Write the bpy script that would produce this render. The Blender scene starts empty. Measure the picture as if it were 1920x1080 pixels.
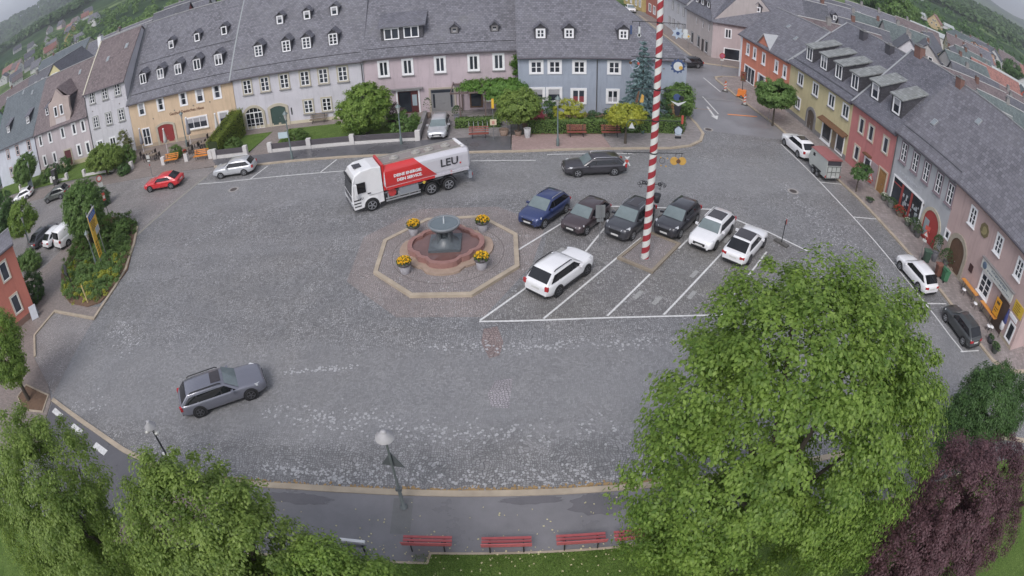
import bpy, bmesh, math, random
import numpy as np
from mathutils import Vector, Matrix
random.seed(7)
PI = math.pi
SC = bpy.context.scene
COL = SC.collection

# ------------------------------------------------------------------ materials
MATS = {}
def new_mat(name):
    m = bpy.data.materials.new(name); m.use_nodes = True
    nt = m.node_tree; b = nt.nodes['Principled BSDF']
    return m, nt, b
def nd(nt, typ, **kw):
    n = nt.nodes.new(typ)
    for k, v in kw.items():
        if hasattr(n, k): setattr(n, k, v)
        else: n.inputs[k.replace('_', ' ')].default_value = v
    return n
def lk(nt, a, b): nt.links.new(a, b)
def mixc(nt, fac, a, b, mode='MIX'):
    n = nt.nodes.new('ShaderNodeMix'); n.data_type = 'RGBA'; n.blend_type = mode
    for i, v in ((0, fac), (6, a), (7, b)):
        if isinstance(v, (int, float)): n.inputs[i].default_value = v
        elif isinstance(v, tuple): n.inputs[i].default_value = v if len(v) == 4 else (*v, 1)
        else: nt.links.new(v, n.inputs[i])
    return n.outputs[2]
def ramp(nt, src, p0, p1, c0=(0, 0, 0, 1), c1=(1, 1, 1, 1)):
    n = nt.nodes.new('ShaderNodeValToRGB')
    n.color_ramp.elements[0].position = p0; n.color_ramp.elements[1].position = p1
    n.color_ramp.elements[0].color = c0; n.color_ramp.elements[1].color = c1
    nt.links.new(src, n.inputs[0]); return n.outputs[0]
def noise(nt, vec, scale, detail=4, rough=.55, dist=0):
    n = nt.nodes.new('ShaderNodeTexNoise'); n.inputs['Scale'].default_value = scale
    n.inputs['Detail'].default_value = detail; n.inputs['Roughness'].default_value = rough
    n.inputs['Distortion'].default_value = dist
    if vec is not None: nt.links.new(vec, n.inputs['Vector'])
    return n.outputs['Fac']
def world_pos(nt, sx=1, sy=1, sz=1):
    g = nt.nodes.new('ShaderNodeNewGeometry'); m = nt.nodes.new('ShaderNodeMapping')
    m.inputs['Scale'].default_value = (sx, sy, sz); nt.links.new(g.outputs['Position'], m.inputs['Vector'])
    return m.outputs['Vector']
def obj_pos(nt):
    return nt.nodes.new('ShaderNodeTexCoord').outputs['Object']
def uvm(nt):
    return nt.nodes.new('ShaderNodeTexCoord').outputs['UV']
def bump(nt, b, h, strength=.3, dist=.02):
    n = nt.nodes.new('ShaderNodeBump'); n.inputs['Strength'].default_value = strength
    n.inputs['Distance'].default_value = dist
    nt.links.new(h, n.inputs['Height']); nt.links.new(n.outputs['Normal'], b.inputs['Normal'])
def plain(name, c, rough=.6, metal=0, coat=0, vary=.12, scale=3, spec=None):
    if name in MATS: return MATS[name]
    m, nt, b = new_mat(name)
    v = noise(nt, obj_pos(nt), scale, 3)
    d = tuple(x * (1 - vary) for x in c); e = tuple(min(1, x * (1 + vary)) for x in c)
    lk(nt, mixc(nt, v, d, e), b.inputs['Base Color'])
    b.inputs['Roughness'].default_value = rough; b.inputs['Metallic'].default_value = metal
    b.inputs['Coat Weight'].default_value = coat; b.inputs['Coat Roughness'].default_value = .04
    if spec is not None: b.inputs['Specular IOR Level'].default_value = spec
    MATS[name] = m; return m
def plaster(name, c):
    if name in MATS: return MATS[name]
    m, nt, b = new_mat(name); w = world_pos(nt)
    n1 = noise(nt, w, .6, 5, .6); n2 = noise(nt, world_pos(nt, 2.2, 2.2, .25), 1.2, 4, .7); n3 = noise(nt, w, 14, 2)
    col = mixc(nt, ramp(nt, n1, .3, .7), tuple(x * .9 for x in c), tuple(min(1, x * 1.05) for x in c))
    col = mixc(nt, ramp(nt, n2, .50, .78, (0, 0, 0, 1), (.5, .5, .5, 1)), col, tuple(x * .6 for x in c))
    col = mixc(nt, n3, col, col)
    lk(nt, col, b.inputs['Base Color']); b.inputs['Roughness'].default_value = .9
    bump(nt, b, n3, .25, .01); MATS[name] = m; return m
def roofing(name, c, bw=.3, bh=.22, moss=.35, vary=.35, rough=.6, mosscol=(.10, .105, .06)):
    if name in MATS: return MATS[name]
    m, nt, b = new_mat(name); u = uvm(nt)
    br = nt.nodes.new('ShaderNodeTexBrick'); lk(nt, u, br.inputs['Vector'])
    br.inputs['Scale'].default_value = 1; br.inputs['Brick Width'].default_value = bw; br.inputs['Row Height'].default_value = bh
    br.inputs['Mortar Size'].default_value = .018; br.inputs['Mortar Smooth'].default_value = .3; br.inputs['Bias'].default_value = 0
    br.inputs['Color1'].default_value = (*[x * (1 - vary) for x in c], 1); br.inputs['Color2'].default_value = (*[x * (1 + vary) for x in c], 1)
    br.inputs['Mortar'].default_value = (*[x * .35 for x in c], 1)
    w = world_pos(nt); n1 = noise(nt, w, .35, 5, .65); n2 = noise(nt, w, 3.5, 4, .7)
    col = mixc(nt, ramp(nt, n1, .35, .7), br.outputs['Color'], tuple(x * 1.35 for x in c))
    col = mixc(nt, .45, br.outputs['Color'], col)
    mm = nt.nodes.new('ShaderNodeMath'); mm.operation = 'MULTIPLY'
    lk(nt, ramp(nt, n1, .5, .75), mm.inputs[0]); lk(nt, ramp(nt, n2, .45, .65, (0, 0, 0, 1), (moss, moss, moss, 1)), mm.inputs[1])
    col = mixc(nt, mm.outputs[0], col, mosscol)
    lk(nt, col, b.inputs['Base Color']); b.inputs['Roughness'].default_value = rough
    bump(nt, b, br.outputs['Fac'], -.5, .02); MATS[name] = m; return m
def cobbles(name, c, size=8.5, contrast=.3, rough=.42, lane=False, tint=(.24, .21, .17), tfac=.25):
    if name in MATS: return MATS[name]
    m, nt, b = new_mat(name); w = world_pos(nt)
    wob = nt.nodes.new('ShaderNodeVectorMath'); wob.operation = 'ADD'
    nz = nt.nodes.new('ShaderNodeTexNoise'); nz.inputs['Scale'].default_value = .7; lk(nt, w, nz.inputs['Vector'])
    lk(nt, w, wob.inputs[0]); lk(nt, nz.outputs['Color'], wob.inputs[1])
    vo = nt.nodes.new('ShaderNodeTexVoronoi'); vo.voronoi_dimensions = '2D'; vo.inputs['Scale'].default_value = size; vo.inputs['Randomness'].default_value = .55
    ve = nt.nodes.new('ShaderNodeTexVoronoi'); ve.voronoi_dimensions = '2D'; ve.feature = 'DISTANCE_TO_EDGE'; ve.inputs['Scale'].default_value = size; ve.inputs['Randomness'].default_value = .55
    lk(nt, wob.outputs[0], vo.inputs['Vector']); lk(nt, wob.outputs[0], ve.inputs['Vector'])
    sep = nt.nodes.new('ShaderNodeSeparateColor'); lk(nt, vo.outputs['Color'], sep.inputs[0])
    stone = mixc(nt, sep.outputs[0], tuple(x * (1 - contrast) for x in c), tuple(x * (1 + contrast) for x in c))
    stone = mixc(nt, ramp(nt, sep.outputs[1], .84, .96, (0, 0, 0, 1), (.6, .6, .6, 1)), stone, (.46, .46, .46))
    n1 = noise(nt, w, .11, 6, .62); n2 = noise(nt, w, .45, 5, .65); n3 = noise(nt, world_pos(nt, .05, .38, 1), 1, 5, .6, .4)
    stone = mixc(nt, ramp(nt, n1, .42, .66, (0, 0, 0, 1), (tfac, tfac, tfac, 1)), stone, tint)
    stone = mixc(nt, ramp(nt, n2, .36, .6, (.5, .5, .5, 1), (0, 0, 0, 1)), stone, tuple(x * .62 for x in c))
    stone = mixc(nt, ramp(nt, n3, .5, .68, (0, 0, 0, 1), (.35, .35, .35, 1)), stone, tuple(x * 1.35 for x in c))
    joint = ramp(nt, ve.outputs['Distance'], .03, .17)
    fac = joint
    if lane:   # the driven lanes are ground smooth: joints show less there
        sp = nt.nodes.new('ShaderNodeSeparateXYZ'); lk(nt, world_pos(nt), sp.inputs[0])
        md = nt.nodes.new('ShaderNodeMath'); md.operation = 'MULTIPLY_ADD'; md.inputs[1].default_value = 1 / 60; md.inputs[2].default_value = 0
        add = nt.nodes.new('ShaderNodeMath'); add.operation = 'MULTIPLY_ADD'; add.inputs[1].default_value = 3.0; lk(nt, n2, add.inputs[0]); lk(nt, sp.outputs[1], add.inputs[2])
        lk(nt, add.outputs[0], md.inputs[0])
        cr = nt.nodes.new('ShaderNodeValToRGB'); e = cr.color_ramp.elements
        e[0].position = .31; e[0].color = (0, 0, 0, 1); e[1].position = .335; e[1].color = (1, 1, 1, 1)
        for p, v in ((.415, 1), (.44, 0), (.70, 0), (.725, .8), (.80, .8), (.83, 0)):
            q = e.new(p); q.color = (v, v, v, 1)
        lk(nt, md.outputs[0], cr.inputs[0])
        stone = mixc(nt, cr.outputs[0], stone, mixc(nt, .55, stone, tuple(x * .88 for x in c)))
        mx = nt.nodes.new('ShaderNodeMath'); mx.operation = 'MULTIPLY_ADD'; mx.inputs[1].default_value = .6; lk(nt, cr.outputs[0], mx.inputs[0]); lk(nt, joint, mx.inputs[2]); mx.use_clamp = True
        fac = mx.outputs[0]
    col = mixc(nt, fac, tuple(x * .42 for x in c), stone)
    lk(nt, col, b.inputs['Base Color'])
    rr = mixc(nt, n2, (rough - .1,) * 3, (rough + .15,) * 3); lk(nt, rr, b.inputs['Roughness'])
    bump(nt, b, joint, .45, .015); MATS[name] = m; return m
def asphalt(name, c, rough=.45, streak=.3):
    if name in MATS: return MATS[name]
    m, nt, b = new_mat(name); w = world_pos(nt)
    n1 = noise(nt, w, .25, 6, .65); n2 = noise(nt, w, 40, 2); n3 = noise(nt, w, 1.7, 4, .7)
    col = mixc(nt, ramp(nt, n1, .35, .68), tuple(x * .72 for x in c), tuple(x * 1.2 for x in c))
    col = mixc(nt, ramp(nt, n3, .55, .72, (0, 0, 0, 1), (streak, streak, streak, 1)), col, tuple(x * .6 for x in c))
    col = mixc(nt, n2, col, mixc(nt, .35, col, (.3, .3, .3)))
    lk(nt, col, b.inputs['Base Color'])
    lk(nt, mixc(nt, ramp(nt, n1, .4, .65), (rough - .18,) * 3, (rough + .15,) * 3), b.inputs['Roughness'])
    bump(nt, b, n2, .2, .006); MATS[name] = m; return m
def pavers(name, c, bw=.2, bh=.1, vary=.2, rough=.6, mort=.5):
    if name in MATS: return MATS[name]
    m, nt, b = new_mat(name); w = world_pos(nt)
    br = nt.nodes.new('ShaderNodeTexBrick'); lk(nt, w, br.inputs['Vector']); br.inputs['Scale'].default_value = 1
    br.inputs['Brick Width'].default_value = bw; br.inputs['Row Height'].default_value = bh; br.inputs['Mortar Size'].default_value = .008
    br.inputs['Color1'].default_value = (*[x * (1 - vary) for x in c], 1); br.inputs['Color2'].default_value = (*[x * (1 + vary) for x in c], 1)
    br.inputs['Mortar'].default_value = (*[x * mort for x in c], 1)
    n1 = noise(nt, w, .5, 6, .65); n2 = noise(nt, w, 2.5, 4, .7)
    col = mixc(nt, ramp(nt, n1, .38, .65, (0, 0, 0, 1), (.5, .5, .5, 1)), br.outputs['Color'], tuple(x * .7 for x in c))
    col = mixc(nt, ramp(nt, n2, .58, .75, (0, 0, 0, 1), (.35, .35, .35, 1)), col, (.16, .15, .1))
    lk(nt, col, b.inputs['Base Color']); b.inputs['Roughness'].default_value = rough
    bump(nt, b, br.outputs['Fac'], -.3, .01); MATS[name] = m; return m
def grassy(name, c0, c1, scale=1.2):
    if name in MATS: return MATS[name]
    m, nt, b = new_mat(name); w = world_pos(nt)
    n1 = noise(nt, w, scale, 6, .7); n2 = noise(nt, w, 22, 3, .7)
    col = mixc(nt, ramp(nt, n1, .3, .7), c0, c1)
    col = mixc(nt, ramp(nt, n2, .35, .65), tuple(x * .5 for x in c0), col)
    lk(nt, col, b.inputs['Base Color']); b.inputs['Roughness'].default_value = .95
    b.inputs['Specular IOR Level'].default_value = .2
    bump(nt, b, n2, .8, .06); MATS[name] = m; return m
def leafy(name, c0, c1, trans=.35, rough=.5):
    """leaves: every leaf (mesh island) gets its own tone between c0 and c1, and lets some light through"""
    if name in MATS: return MATS[name]
    m = bpy.data.materials.new(name); m.use_nodes = True; nt = m.node_tree; b = nt.nodes['Principled BSDF']
    g = nt.nodes.new('ShaderNodeNewGeometry'); n1 = noise(nt, world_pos(nt), .9, 3)
    mx = nt.nodes.new('ShaderNodeMath'); mx.operation = 'MULTIPLY_ADD'; mx.inputs[1].default_value = .55
    lk(nt, g.outputs['Random Per Island'], mx.inputs[0]); lk(nt, ramp(nt, n1, .3, .7, (0, 0, 0, 1), (.45, .45, .45, 1)), mx.inputs[2])
    col = mixc(nt, mx.outputs[0], c0, c1)
    lk(nt, col, b.inputs['Base Color']); b.inputs['Roughness'].default_value = rough; b.inputs['Specular IOR Level'].default_value = .35
    tr = nt.nodes.new('ShaderNodeBsdfTranslucent'); lk(nt, mixc(nt, .5, col, tuple(min(1, x * 1.6) for x in c1)), tr.inputs['Color'])
    ms = nt.nodes.new('ShaderNodeMixShader'); ms.inputs[0].default_value = trans
    lk(nt, b.outputs[0], ms.inputs[1]); lk(nt, tr.outputs[0], ms.inputs[2])
    lk(nt, ms.outputs[0], nt.nodes['Material Output'].inputs['Surface']); MATS[name] = m; return m
def glass(name='window_glass', c=(.03, .035, .045), rough=.06):
    if name in MATS: return MATS[name]
    m, nt, b = new_mat(name); v = noise(nt, world_pos(nt), .35, 2)
    lk(nt, mixc(nt, ramp(nt, v, .35, .65), tuple(x * .5 for x in c), tuple(x * 1.7 for x in c)), b.inputs['Base Color'])
    b.inputs['Roughness'].default_value = rough; b.inputs['Specular IOR Level'].default_value = .6; MATS[name] = m; return m
def paint(name, c, flake=0, rough=.3):
    if name in MATS: return MATS[name]
    m, nt, b = new_mat(name); v = noise(nt, obj_pos(nt), 2.5, 4, .6)
    lk(nt, mixc(nt, ramp(nt, v, .4, .75, (0, 0, 0, 1), (.25, .25, .25, 1)), c, tuple(x * .8 + .02 for x in c)), b.inputs['Base Color'])
    b.inputs['Metallic'].default_value = flake; b.inputs['Roughness'].default_value = rough
    b.inputs['Coat Weight'].default_value = 1; b.inputs['Coat Roughness'].default_value = .05; MATS[name] = m; return m
def lamp_glass(name, c, rough=.15):
    return plain(name, c, rough, 0, .6, .05)
WHITE = lambda: plain('white_paint', (.82, .82, .83), .5)
SAND = lambda: plain('sandstone', (.46, .42, .33), .85, vary=.2)
GREYST = lambda: plain('grey_stone', (.24, .23, .23), .85, vary=.2)
DARKMET = lambda: plain('dark_metal', (.05, .052, .055), .45, .6)
STEEL = lambda: plain('galvanised_steel', (.33, .34, .35), .45, .7)
RUBBER = lambda: plain('tyre_rubber', (.018, .018, .019), .8)
WOODBR = lambda: plain('brown_wood', (.16, .085, .045), .6, vary=.3)
KERB = lambda: plain('kerb_granite', (.41, .345, .265), .8, vary=.35, scale=1.5)
BARK = lambda: plain('tree_bark', (.085, .07, .055), .95, vary=.35, scale=5)
GLASS = lambda: glass()

# ------------------------------------------------------------------ mesh building
class MB:
    def __init__(s): s.v = []; s.f = []; s.mi = []; s.sm = []
    def add(s, vs, fs, m=0, smooth=False):
        o = len(s.v); s.v += [tuple(p) for p in vs]
        for f in fs: s.f.append(tuple(i + o for i in f)); s.mi.append(m); s.sm.append(smooth)
        return s
    def box(s, x0, x1, y0, y1, z0, z1, m=0):
        if x0 > x1: x0, x1 = x1, x0
        if y0 > y1: y0, y1 = y1, y0
        if z0 > z1: z0, z1 = z1, z0
        v = [(x, y, z) for z in (z0, z1) for y in (y0, y1) for x in (x0, x1)]
        return s.add(v, [(0, 2, 3, 1), (4, 5, 7, 6), (0, 1, 5, 4), (2, 6, 7, 3), (0, 4, 6, 2), (1, 3, 7, 5)], m)
    def obox(s, c, size, rz=0, m=0, rx=0, ry=0):
        hx, hy, hz = (q / 2 for q in size); R = Matrix.Rotation(rz, 3, 'Z') @ Matrix.Rotation(ry, 3, 'Y') @ Matrix.Rotation(rx, 3, 'X')
        v = [Vector(c) + R @ Vector((x, y, z)) for z in (-hz, hz) for y in (-hy, hy) for x in (-hx, hx)]
        return s.add(v, [(0, 2, 3, 1), (4, 5, 7, 6), (0, 1, 5, 4), (2, 6, 7, 3), (0, 4, 6, 2), (1, 3, 7, 5)], m)
    def tube(s, pts, r, n=8, m=0, smooth=True, cap=True):
        pts = [Vector(p) for p in pts]; rs = r if isinstance(r, (list, tuple)) else [r] * len(pts); rings = []
        for i, p in enumerate(pts):
            t = (pts[min(i + 1, len(pts) - 1)] - pts[max(i - 1, 0)]).normalized()
            a = t.cross(Vector((0, 0, 1))); a = a if a.length > 1e-3 else t.cross(Vector((0, 1, 0))); a.normalize(); b = t.cross(a)
            rings.append([p + (a * math.cos(2 * PI * k / n) + b * math.sin(2 * PI * k / n)) * rs[i] for k in range(n)])
        vs = [p for q in rings for p in q]; fs = []
        for i in range(len(pts) - 1):
            for k in range(n): fs.append((i * n + k, i * n + (k + 1) % n, (i + 1) * n + (k + 1) % n, (i + 1) * n + k))
        s.add(vs, fs, m, smooth)
        if cap: s.add(rings[0], [tuple(range(n))], m); s.add(rings[-1], [tuple(range(n))[::-1]], m)
        return s
    def lathe(s, prof, c=(0, 0, 0), n=16, m=0, smooth=True, cap=True):
        vs = []; fs = []
        for r, z in prof:
            for k in range(n): a = 2 * PI * k / n; vs.append((c[0] + r * math.cos(a), c[1] + r * math.sin(a), c[2] + z))
        for i in range(len(prof) - 1):
            for k in range(n): fs.append((i * n + k, i * n + (k + 1) % n, (i + 1) * n + (k + 1) % n, (i + 1) * n + k))
        s.add(vs, fs, m, smooth)
        if cap:
            s.add(vs[:n], [tuple(range(n))[::-1]], m); s.add(vs[-n:], [tuple(range(n))], m)
        return s
    def prism(s, poly, z0, z1, m=0, top=None):
        """poly: counter-clockwise outline in the ground plane"""
        a = sum(poly[i][0] * poly[(i + 1) % len(poly)][1] - poly[(i + 1) % len(poly)][0] * poly[i][1] for i in range(len(poly)))
        if a < 0: poly = poly[::-1]
        n = len(poly); v = [(x, y, z0) for x, y in poly] + [(x, y, z1) for x, y in poly]
        s.add(v, [(i, (i + 1) % n, n + (i + 1) % n, n + i) for i in range(n)], m)
        s.add(v, [tuple(range(n, 2 * n))], m if top is None else top); s.add(v, [tuple(range(n))[::-1]], m)
        return s
    def yzprism(s, prof, x0, x1, m=0, capm=None, mats=None):
        """prof: outline of (y, z), swept along x"""
        n = len(prof); v = [(x0, y, z) for y, z in prof] + [(x1, y, z) for y, z in prof]
        for i in range(n): s.add(v, [(i, n + i, n + (i + 1) % n, (i + 1) % n)], m if mats is None else mats[i])
        c = m if capm is None else capm
        s.add(v, [tuple(range(n))], c); s.add(v, [tuple(range(n, 2 * n))[::-1]], c); return s
    def sheet(s, poly, z, m=0):
        a = sum(poly[i][0] * poly[(i + 1) % len(poly)][1] - poly[(i + 1) % len(poly)][0] * poly[i][1] for i in range(len(poly)))
        if a < 0: poly = poly[::-1]
        return s.add([(x, y, z) for x, y in poly], [tuple(range(len(poly)))], m)
    def strip(s, pts, w, z0, z1, m=0, closed=False):
        """a band of width w along a ground line (kerbs, painted lines)"""
        P = [Vector((p[0], p[1], 0)) for p in pts]; n = len(P); L = []; R = []
        for i in range(n):
            a = P[(i - 1) % n] if closed or i else P[0]; b = P[(i + 1) % n] if closed or i < n - 1 else P[-1]
            d1 = (P[i] - a); d2 = (b - P[i]); d1 = d1.normalized() if d1.length else d2.normalized(); d2 = d2.normalized() if d2.length else d1
            t = (d1 + d2).normalized(); nn = Vector((-t.y, t.x, 0)); k = 1 / max(.4, nn.dot(Vector((-d1.y, d1.x, 0))))
            L.append(P[i] + nn * w / 2 * k); R.append(P[i] - nn * w / 2 * k)
        rng = range(n if closed else n - 1)
        for i in rng:
            j = (i + 1) % n; q = [L[i], R[i], R[j], L[j]]
            if z0 == z1: s.add([(p.x, p.y, z1) for p in q], [(0, 1, 2, 3)], m)
            else:
                v = [(p.x, p.y, z0) for p in q] + [(p.x, p.y, z1) for p in q]
                fs = [(4, 5, 6, 7), (0, 4, 7, 3), (1, 2, 6, 5)]
                if not closed and i == 0: fs.append((0, 1, 5, 4))
                if not closed and i == n - 2: fs.append((3, 7, 6, 2))
                s.add(v, fs, m)
        return s
    def xf(s, mat, start=0):
        for i in range(start, len(s.v)): s.v[i] = tuple(mat @ Vector(s.v[i]))
        return s
    def mesh(s, name, mats):
        me = bpy.data.meshes.new(name); me.from_pydata(s.v, [], s.f)
        for m in (mats if isinstance(mats, (list, tuple)) else [mats]): me.materials.append(m)
        me.polygons.foreach_set('material_index', s.mi); me.polygons.foreach_set('use_smooth', s.sm)
        me.update(); uv = me.uv_layers.new(name='UVMap'); dat = np.zeros(len(me.loops) * 2, np.float32)
        V = s.v
        for p in me.polygons:
            n = p.normal
            if abs(n.z) > .999: tx, ty, bx, by, bz = 1, 0, 0, 1, 0
            else:
                l = math.hypot(n.x, n.y); tx, ty = -n.y / l, n.x / l
                bx, by, bz = -n.z * ty, n.z * tx, n.x * ty - n.y * tx
            for li in p.loop_indices:
                q = V[me.loops[li].vertex_index]
                dat[2 * li] = q[0] * tx + q[1] * ty; dat[2 * li + 1] = q[0] * bx + q[1] * by + q[2] * bz
        uv.data.foreach_set('uv', dat); return me
    def build(s, name, mats, parent=None, loc=(0, 0, 0), rz=0):
        return place(name, s.mesh(name, mats), parent, loc, rz)
def place(name, me, parent=None, loc=(0, 0, 0), rz=0):
    o = bpy.data.objects.new(name, me); COL.objects.link(o); o.location = loc; o.rotation_euler = (0, 0, rz)
    if parent is not None: o.parent = parent
    return o
def tag(o, label=None, cat=None, group=None, kind=None):
    if label: o['label'] = label
    if cat: o['category'] = cat
    if group: o['group'] = group
    if kind: o['kind'] = kind
    return o
def thing(name, label, cat, loc=(0, 0, 0), rz=0, group=None):
    o = bpy.data.objects.new(name, None); COL.objects.link(o); o.location = loc; o.rotation_euler = (0, 0, rz); o.empty_display_size = .3
    return tag(o, label, cat, group)
def struct(o): o['kind'] = 'structure'; return o
def dup(root, loc, rz, label=None):
    r = root.copy(); COL.objects.link(r); r.location = loc; r.rotation_euler = (0, 0, rz)
    if label: r['label'] = label
    for ch in list(root.children):
        c = ch.copy(); COL.objects.link(c); c.parent = r
        for g in list(ch.children):
            d = g.copy(); COL.objects.link(d); d.parent = c
    return r
def text_mesh(txt, size, mat, name, depth=.006, bold=0, align='CENTER', shear=0):
    cu = bpy.data.curves.new(name, 'FONT'); cu.body = txt; cu.size = size; cu.extrude = depth; cu.offset = bold
    cu.align_x = align; cu.align_y = 'CENTER'; cu.shear = shear; cu.resolution_u = 2
    o = bpy.data.objects.new(name, cu); COL.objects.link(o); dg = bpy.context.evaluated_depsgraph_get(); dg.update()
    me = bpy.data.meshes.new_from_object(o.evaluated_get(dg)); bpy.data.objects.remove(o); bpy.data.curves.remove(cu)
    me.name = name; me.materials.clear(); me.materials.append(mat); return me

# ------------------------------------------------------------------ camera (a wide webcam lens), light, sky
cam = bpy.data.cameras.new('camera'); cam.type = 'PANO'; cam.panorama_type = 'FISHEYE_LENS_POLYNOMIAL'
cam.fisheye_fov = math.radians(175); cam.sensor_width = 36; cam.sensor_fit = 'HORIZONTAL'
cam.fisheye_polynomial_k0 = 0
cam.fisheye_polynomial_k1, cam.fisheye_polynomial_k2, cam.fisheye_polynomial_k3, cam.fisheye_polynomial_k4 = (-0.042638436520373094, -0.0007140965070821845, 6.481065789326379e-05, -2.7002550239952055e-06)
cam.clip_end = 9000; cam.clip_start = .1
co = bpy.data.objects.new('camera', cam); COL.objects.link(co); SC.camera = co
CR = Vector((0.999555, -0.017158, -0.024394)); CU = Vector((0.029819, 0.575155, 0.817501)); CF = Vector((0, 0.817865, -0.575410))
CR = (CR - CF * CR.dot(CF)).normalized(); CU = CF.cross(CR) * -1
co.matrix_world = Matrix(((CR.x, CU.x, -CF.x, 0), (CR.y, CU.y, -CF.y, 0), (CR.z, CU.z, -CF.z, 20.563), (0, 0, 0, 1)))

SUN_EL, SUN_AZ = math.radians(48), math.radians(200)
w = bpy.data.worlds.new('World'); SC.world = w; w.use_nodes = True; wt = w.node_tree; bg = wt.nodes['Background']
sky = wt.nodes.new('ShaderNodeTexSky'); sky.sky_type = 'NISHITA'; sky.sun_disc = False
sky.sun_elevation = SUN_EL; sky.sun_rotation = SUN_AZ; sky.altitude = 600; sky.air_density = 1; sky.dust_density = 2.5; sky.ozone_density = 1
hs = wt.nodes.new('ShaderNodeHueSaturation'); hs.inputs['Saturation'].default_value = .30; hs.inputs['Value'].default_value = 1.0
wt.links.new(sky.outputs[0], hs.inputs['Color'])
tc = wt.nodes.new('ShaderNodeTexCoord'); mp = wt.nodes.new('ShaderNodeMapping'); mp.inputs['Scale'].default_value = (1, 1, 5)
wt.links.new(tc.outputs['Generated'], mp.inputs['Vector'])
cn = noise(wt, mp.outputs[0], 2.2, 6, .6)
cl = mixc(wt, ramp(wt, cn, .35, .7), (.72, .74, .80), (1.08, 1.05, 1.06))
wt.links.new(mixc(wt, 1.0, hs.outputs[0], cl, 'MULTIPLY'), bg.inputs['Color'])
bg.inputs['Strength'].default_value = .15
sl = bpy.data.lights.new('sun', 'SUN'); sl.energy = 1.2; sl.angle = math.radians(25); sl.color = (1, .95, .92)
so = bpy.data.objects.new('sun', sl); COL.objects.link(so)
d = Vector((math.sin(SUN_AZ) * math.cos(SUN_EL), math.cos(SUN_AZ) * math.cos(SUN_EL), math.sin(SUN_EL)))
so.rotation_euler = d.to_track_quat('Z', 'Y').to_euler()
SC.view_settings.view_transform = 'Standard'; SC.view_settings.look = 'None'; SC.view_settings.exposure = 0.7; SC.view_settings.gamma = 1
SC.cycles.max_bounces = 6; SC.cycles.diffuse_bounces = 5; SC.cycles.transparent_max_bounces = 4
# ------------------------------------------------------------------ ground and setting
COB = cobbles('square_cobbles', (.262, .262, .268), 8.5, .4, .42, lane=True)
SIDE = cobbles('side_street_setts', (.315, .295, .29), 8, .28, .5, tint=(.25, .22, .18), tfac=.35)
OCTC = cobbles('plinth_setts', (.315, .28, .272), 9, .25, .6, tint=(.31, .265, .235), tfac=.5)
BAYC = cobbles('bay_setts', (.25, .242, .24), 8, .38, .5, tint=(.2, .19, .14), tfac=.4)
ASPH = asphalt('road_asphalt', (.215, .213, .228), .5)
ASPHD = asphalt('dark_asphalt', (.085, .083, .095), .4)
ASPHS = asphalt('pavement_asphalt', (.19, .183, .195), .42, .25)
PAVB = pavers('brown_pavers', (.275, .235, .215), .22, .11)
PAVR = pavers('reddish_pavers', (.40, .29, .27), .2, .1, .14)
PAVG = pavers('grey_pavers', (.29, .265, .26), .3, .15)
PAVE = pavers('street_slabs', (.30, .262, .25), .3, .3)
CONC = pavers('concrete_slabs', (.38, .38, .38), .5, .5, .06)
LAWN = grassy('lawn_grass', (.10, .17, .035), (.20, .29, .075))
SOIL = plain('bare_soil', (.16, .10, .065), .95, vary=.4, scale=4)
LINE = plain('road_paint_white', (.64, .64, .63), .6, vary=.4, scale=6)
ORPAINT = plain('road_paint_orange', (.75, .28, .10), .6)

def flat(name, poly, z, mat): return struct(MB().sheet(poly, z).build(name, mat))
def slab(name, poly, z0, z1, mat): return struct(MB().prism(poly, z0, z1).build(name, mat))

# far terrain: a polar mesh around the square that falls a little, then rises into wooded hills
def hill_el(az):
    """height of the skyline, in degrees above eye level, by compass bearing from straight ahead"""
    pts = [(-180, 2.5), (-70, 4.2), (-52, 3.9), (-44, 3.3), (-30, 3.0), (0, 2.6), (30, 2.0), (44, 1.35), (50, 1.15), (56, 1.1), (75, 1.6), (180, 2.5)]
    for (a, x), (b, y) in zip(pts, pts[1:]):
        if a <= az <= b: return x + (y - x) * (az - a) / (b - a)
    return 2
def terrain_z(r, az):
    if r <= 130: return -.12
    wob = math.sin(az * .21 + 1) * .3 + math.sin(az * .53) * .2 + math.sin(az * 1.3 + 2) * .08
    e = hill_el(az) + wob * .5
    left = az < 0
    if left:
        prof = [(130, -.12), (220, -5), (400, -7), (620, 8), (900, 34), (1250, 48), (1500, 40), (2600, 20.5 + 2600 * math.tan(math.radians(e))), (3400, -40)]
    else:
        prof = [(130, -.12), (240, -2), (420, 0), (620, 6), (900, 14), (1100, 20.5 + 1100 * math.tan(math.radians(e * .62))), (1500, 0), (1900, 10), (4600, 20.5 + 4600 * math.tan(math.radians(e + 1.15))), (5600, -60)]
    for (a, x), (b, y) in zip(prof, prof[1:]):
        if a <= r <= b:
            t = (r - a) / (b - a); t = t * t * (3 - 2 * t); return x + (y - x) * t
    return prof[-1][1]
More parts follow.
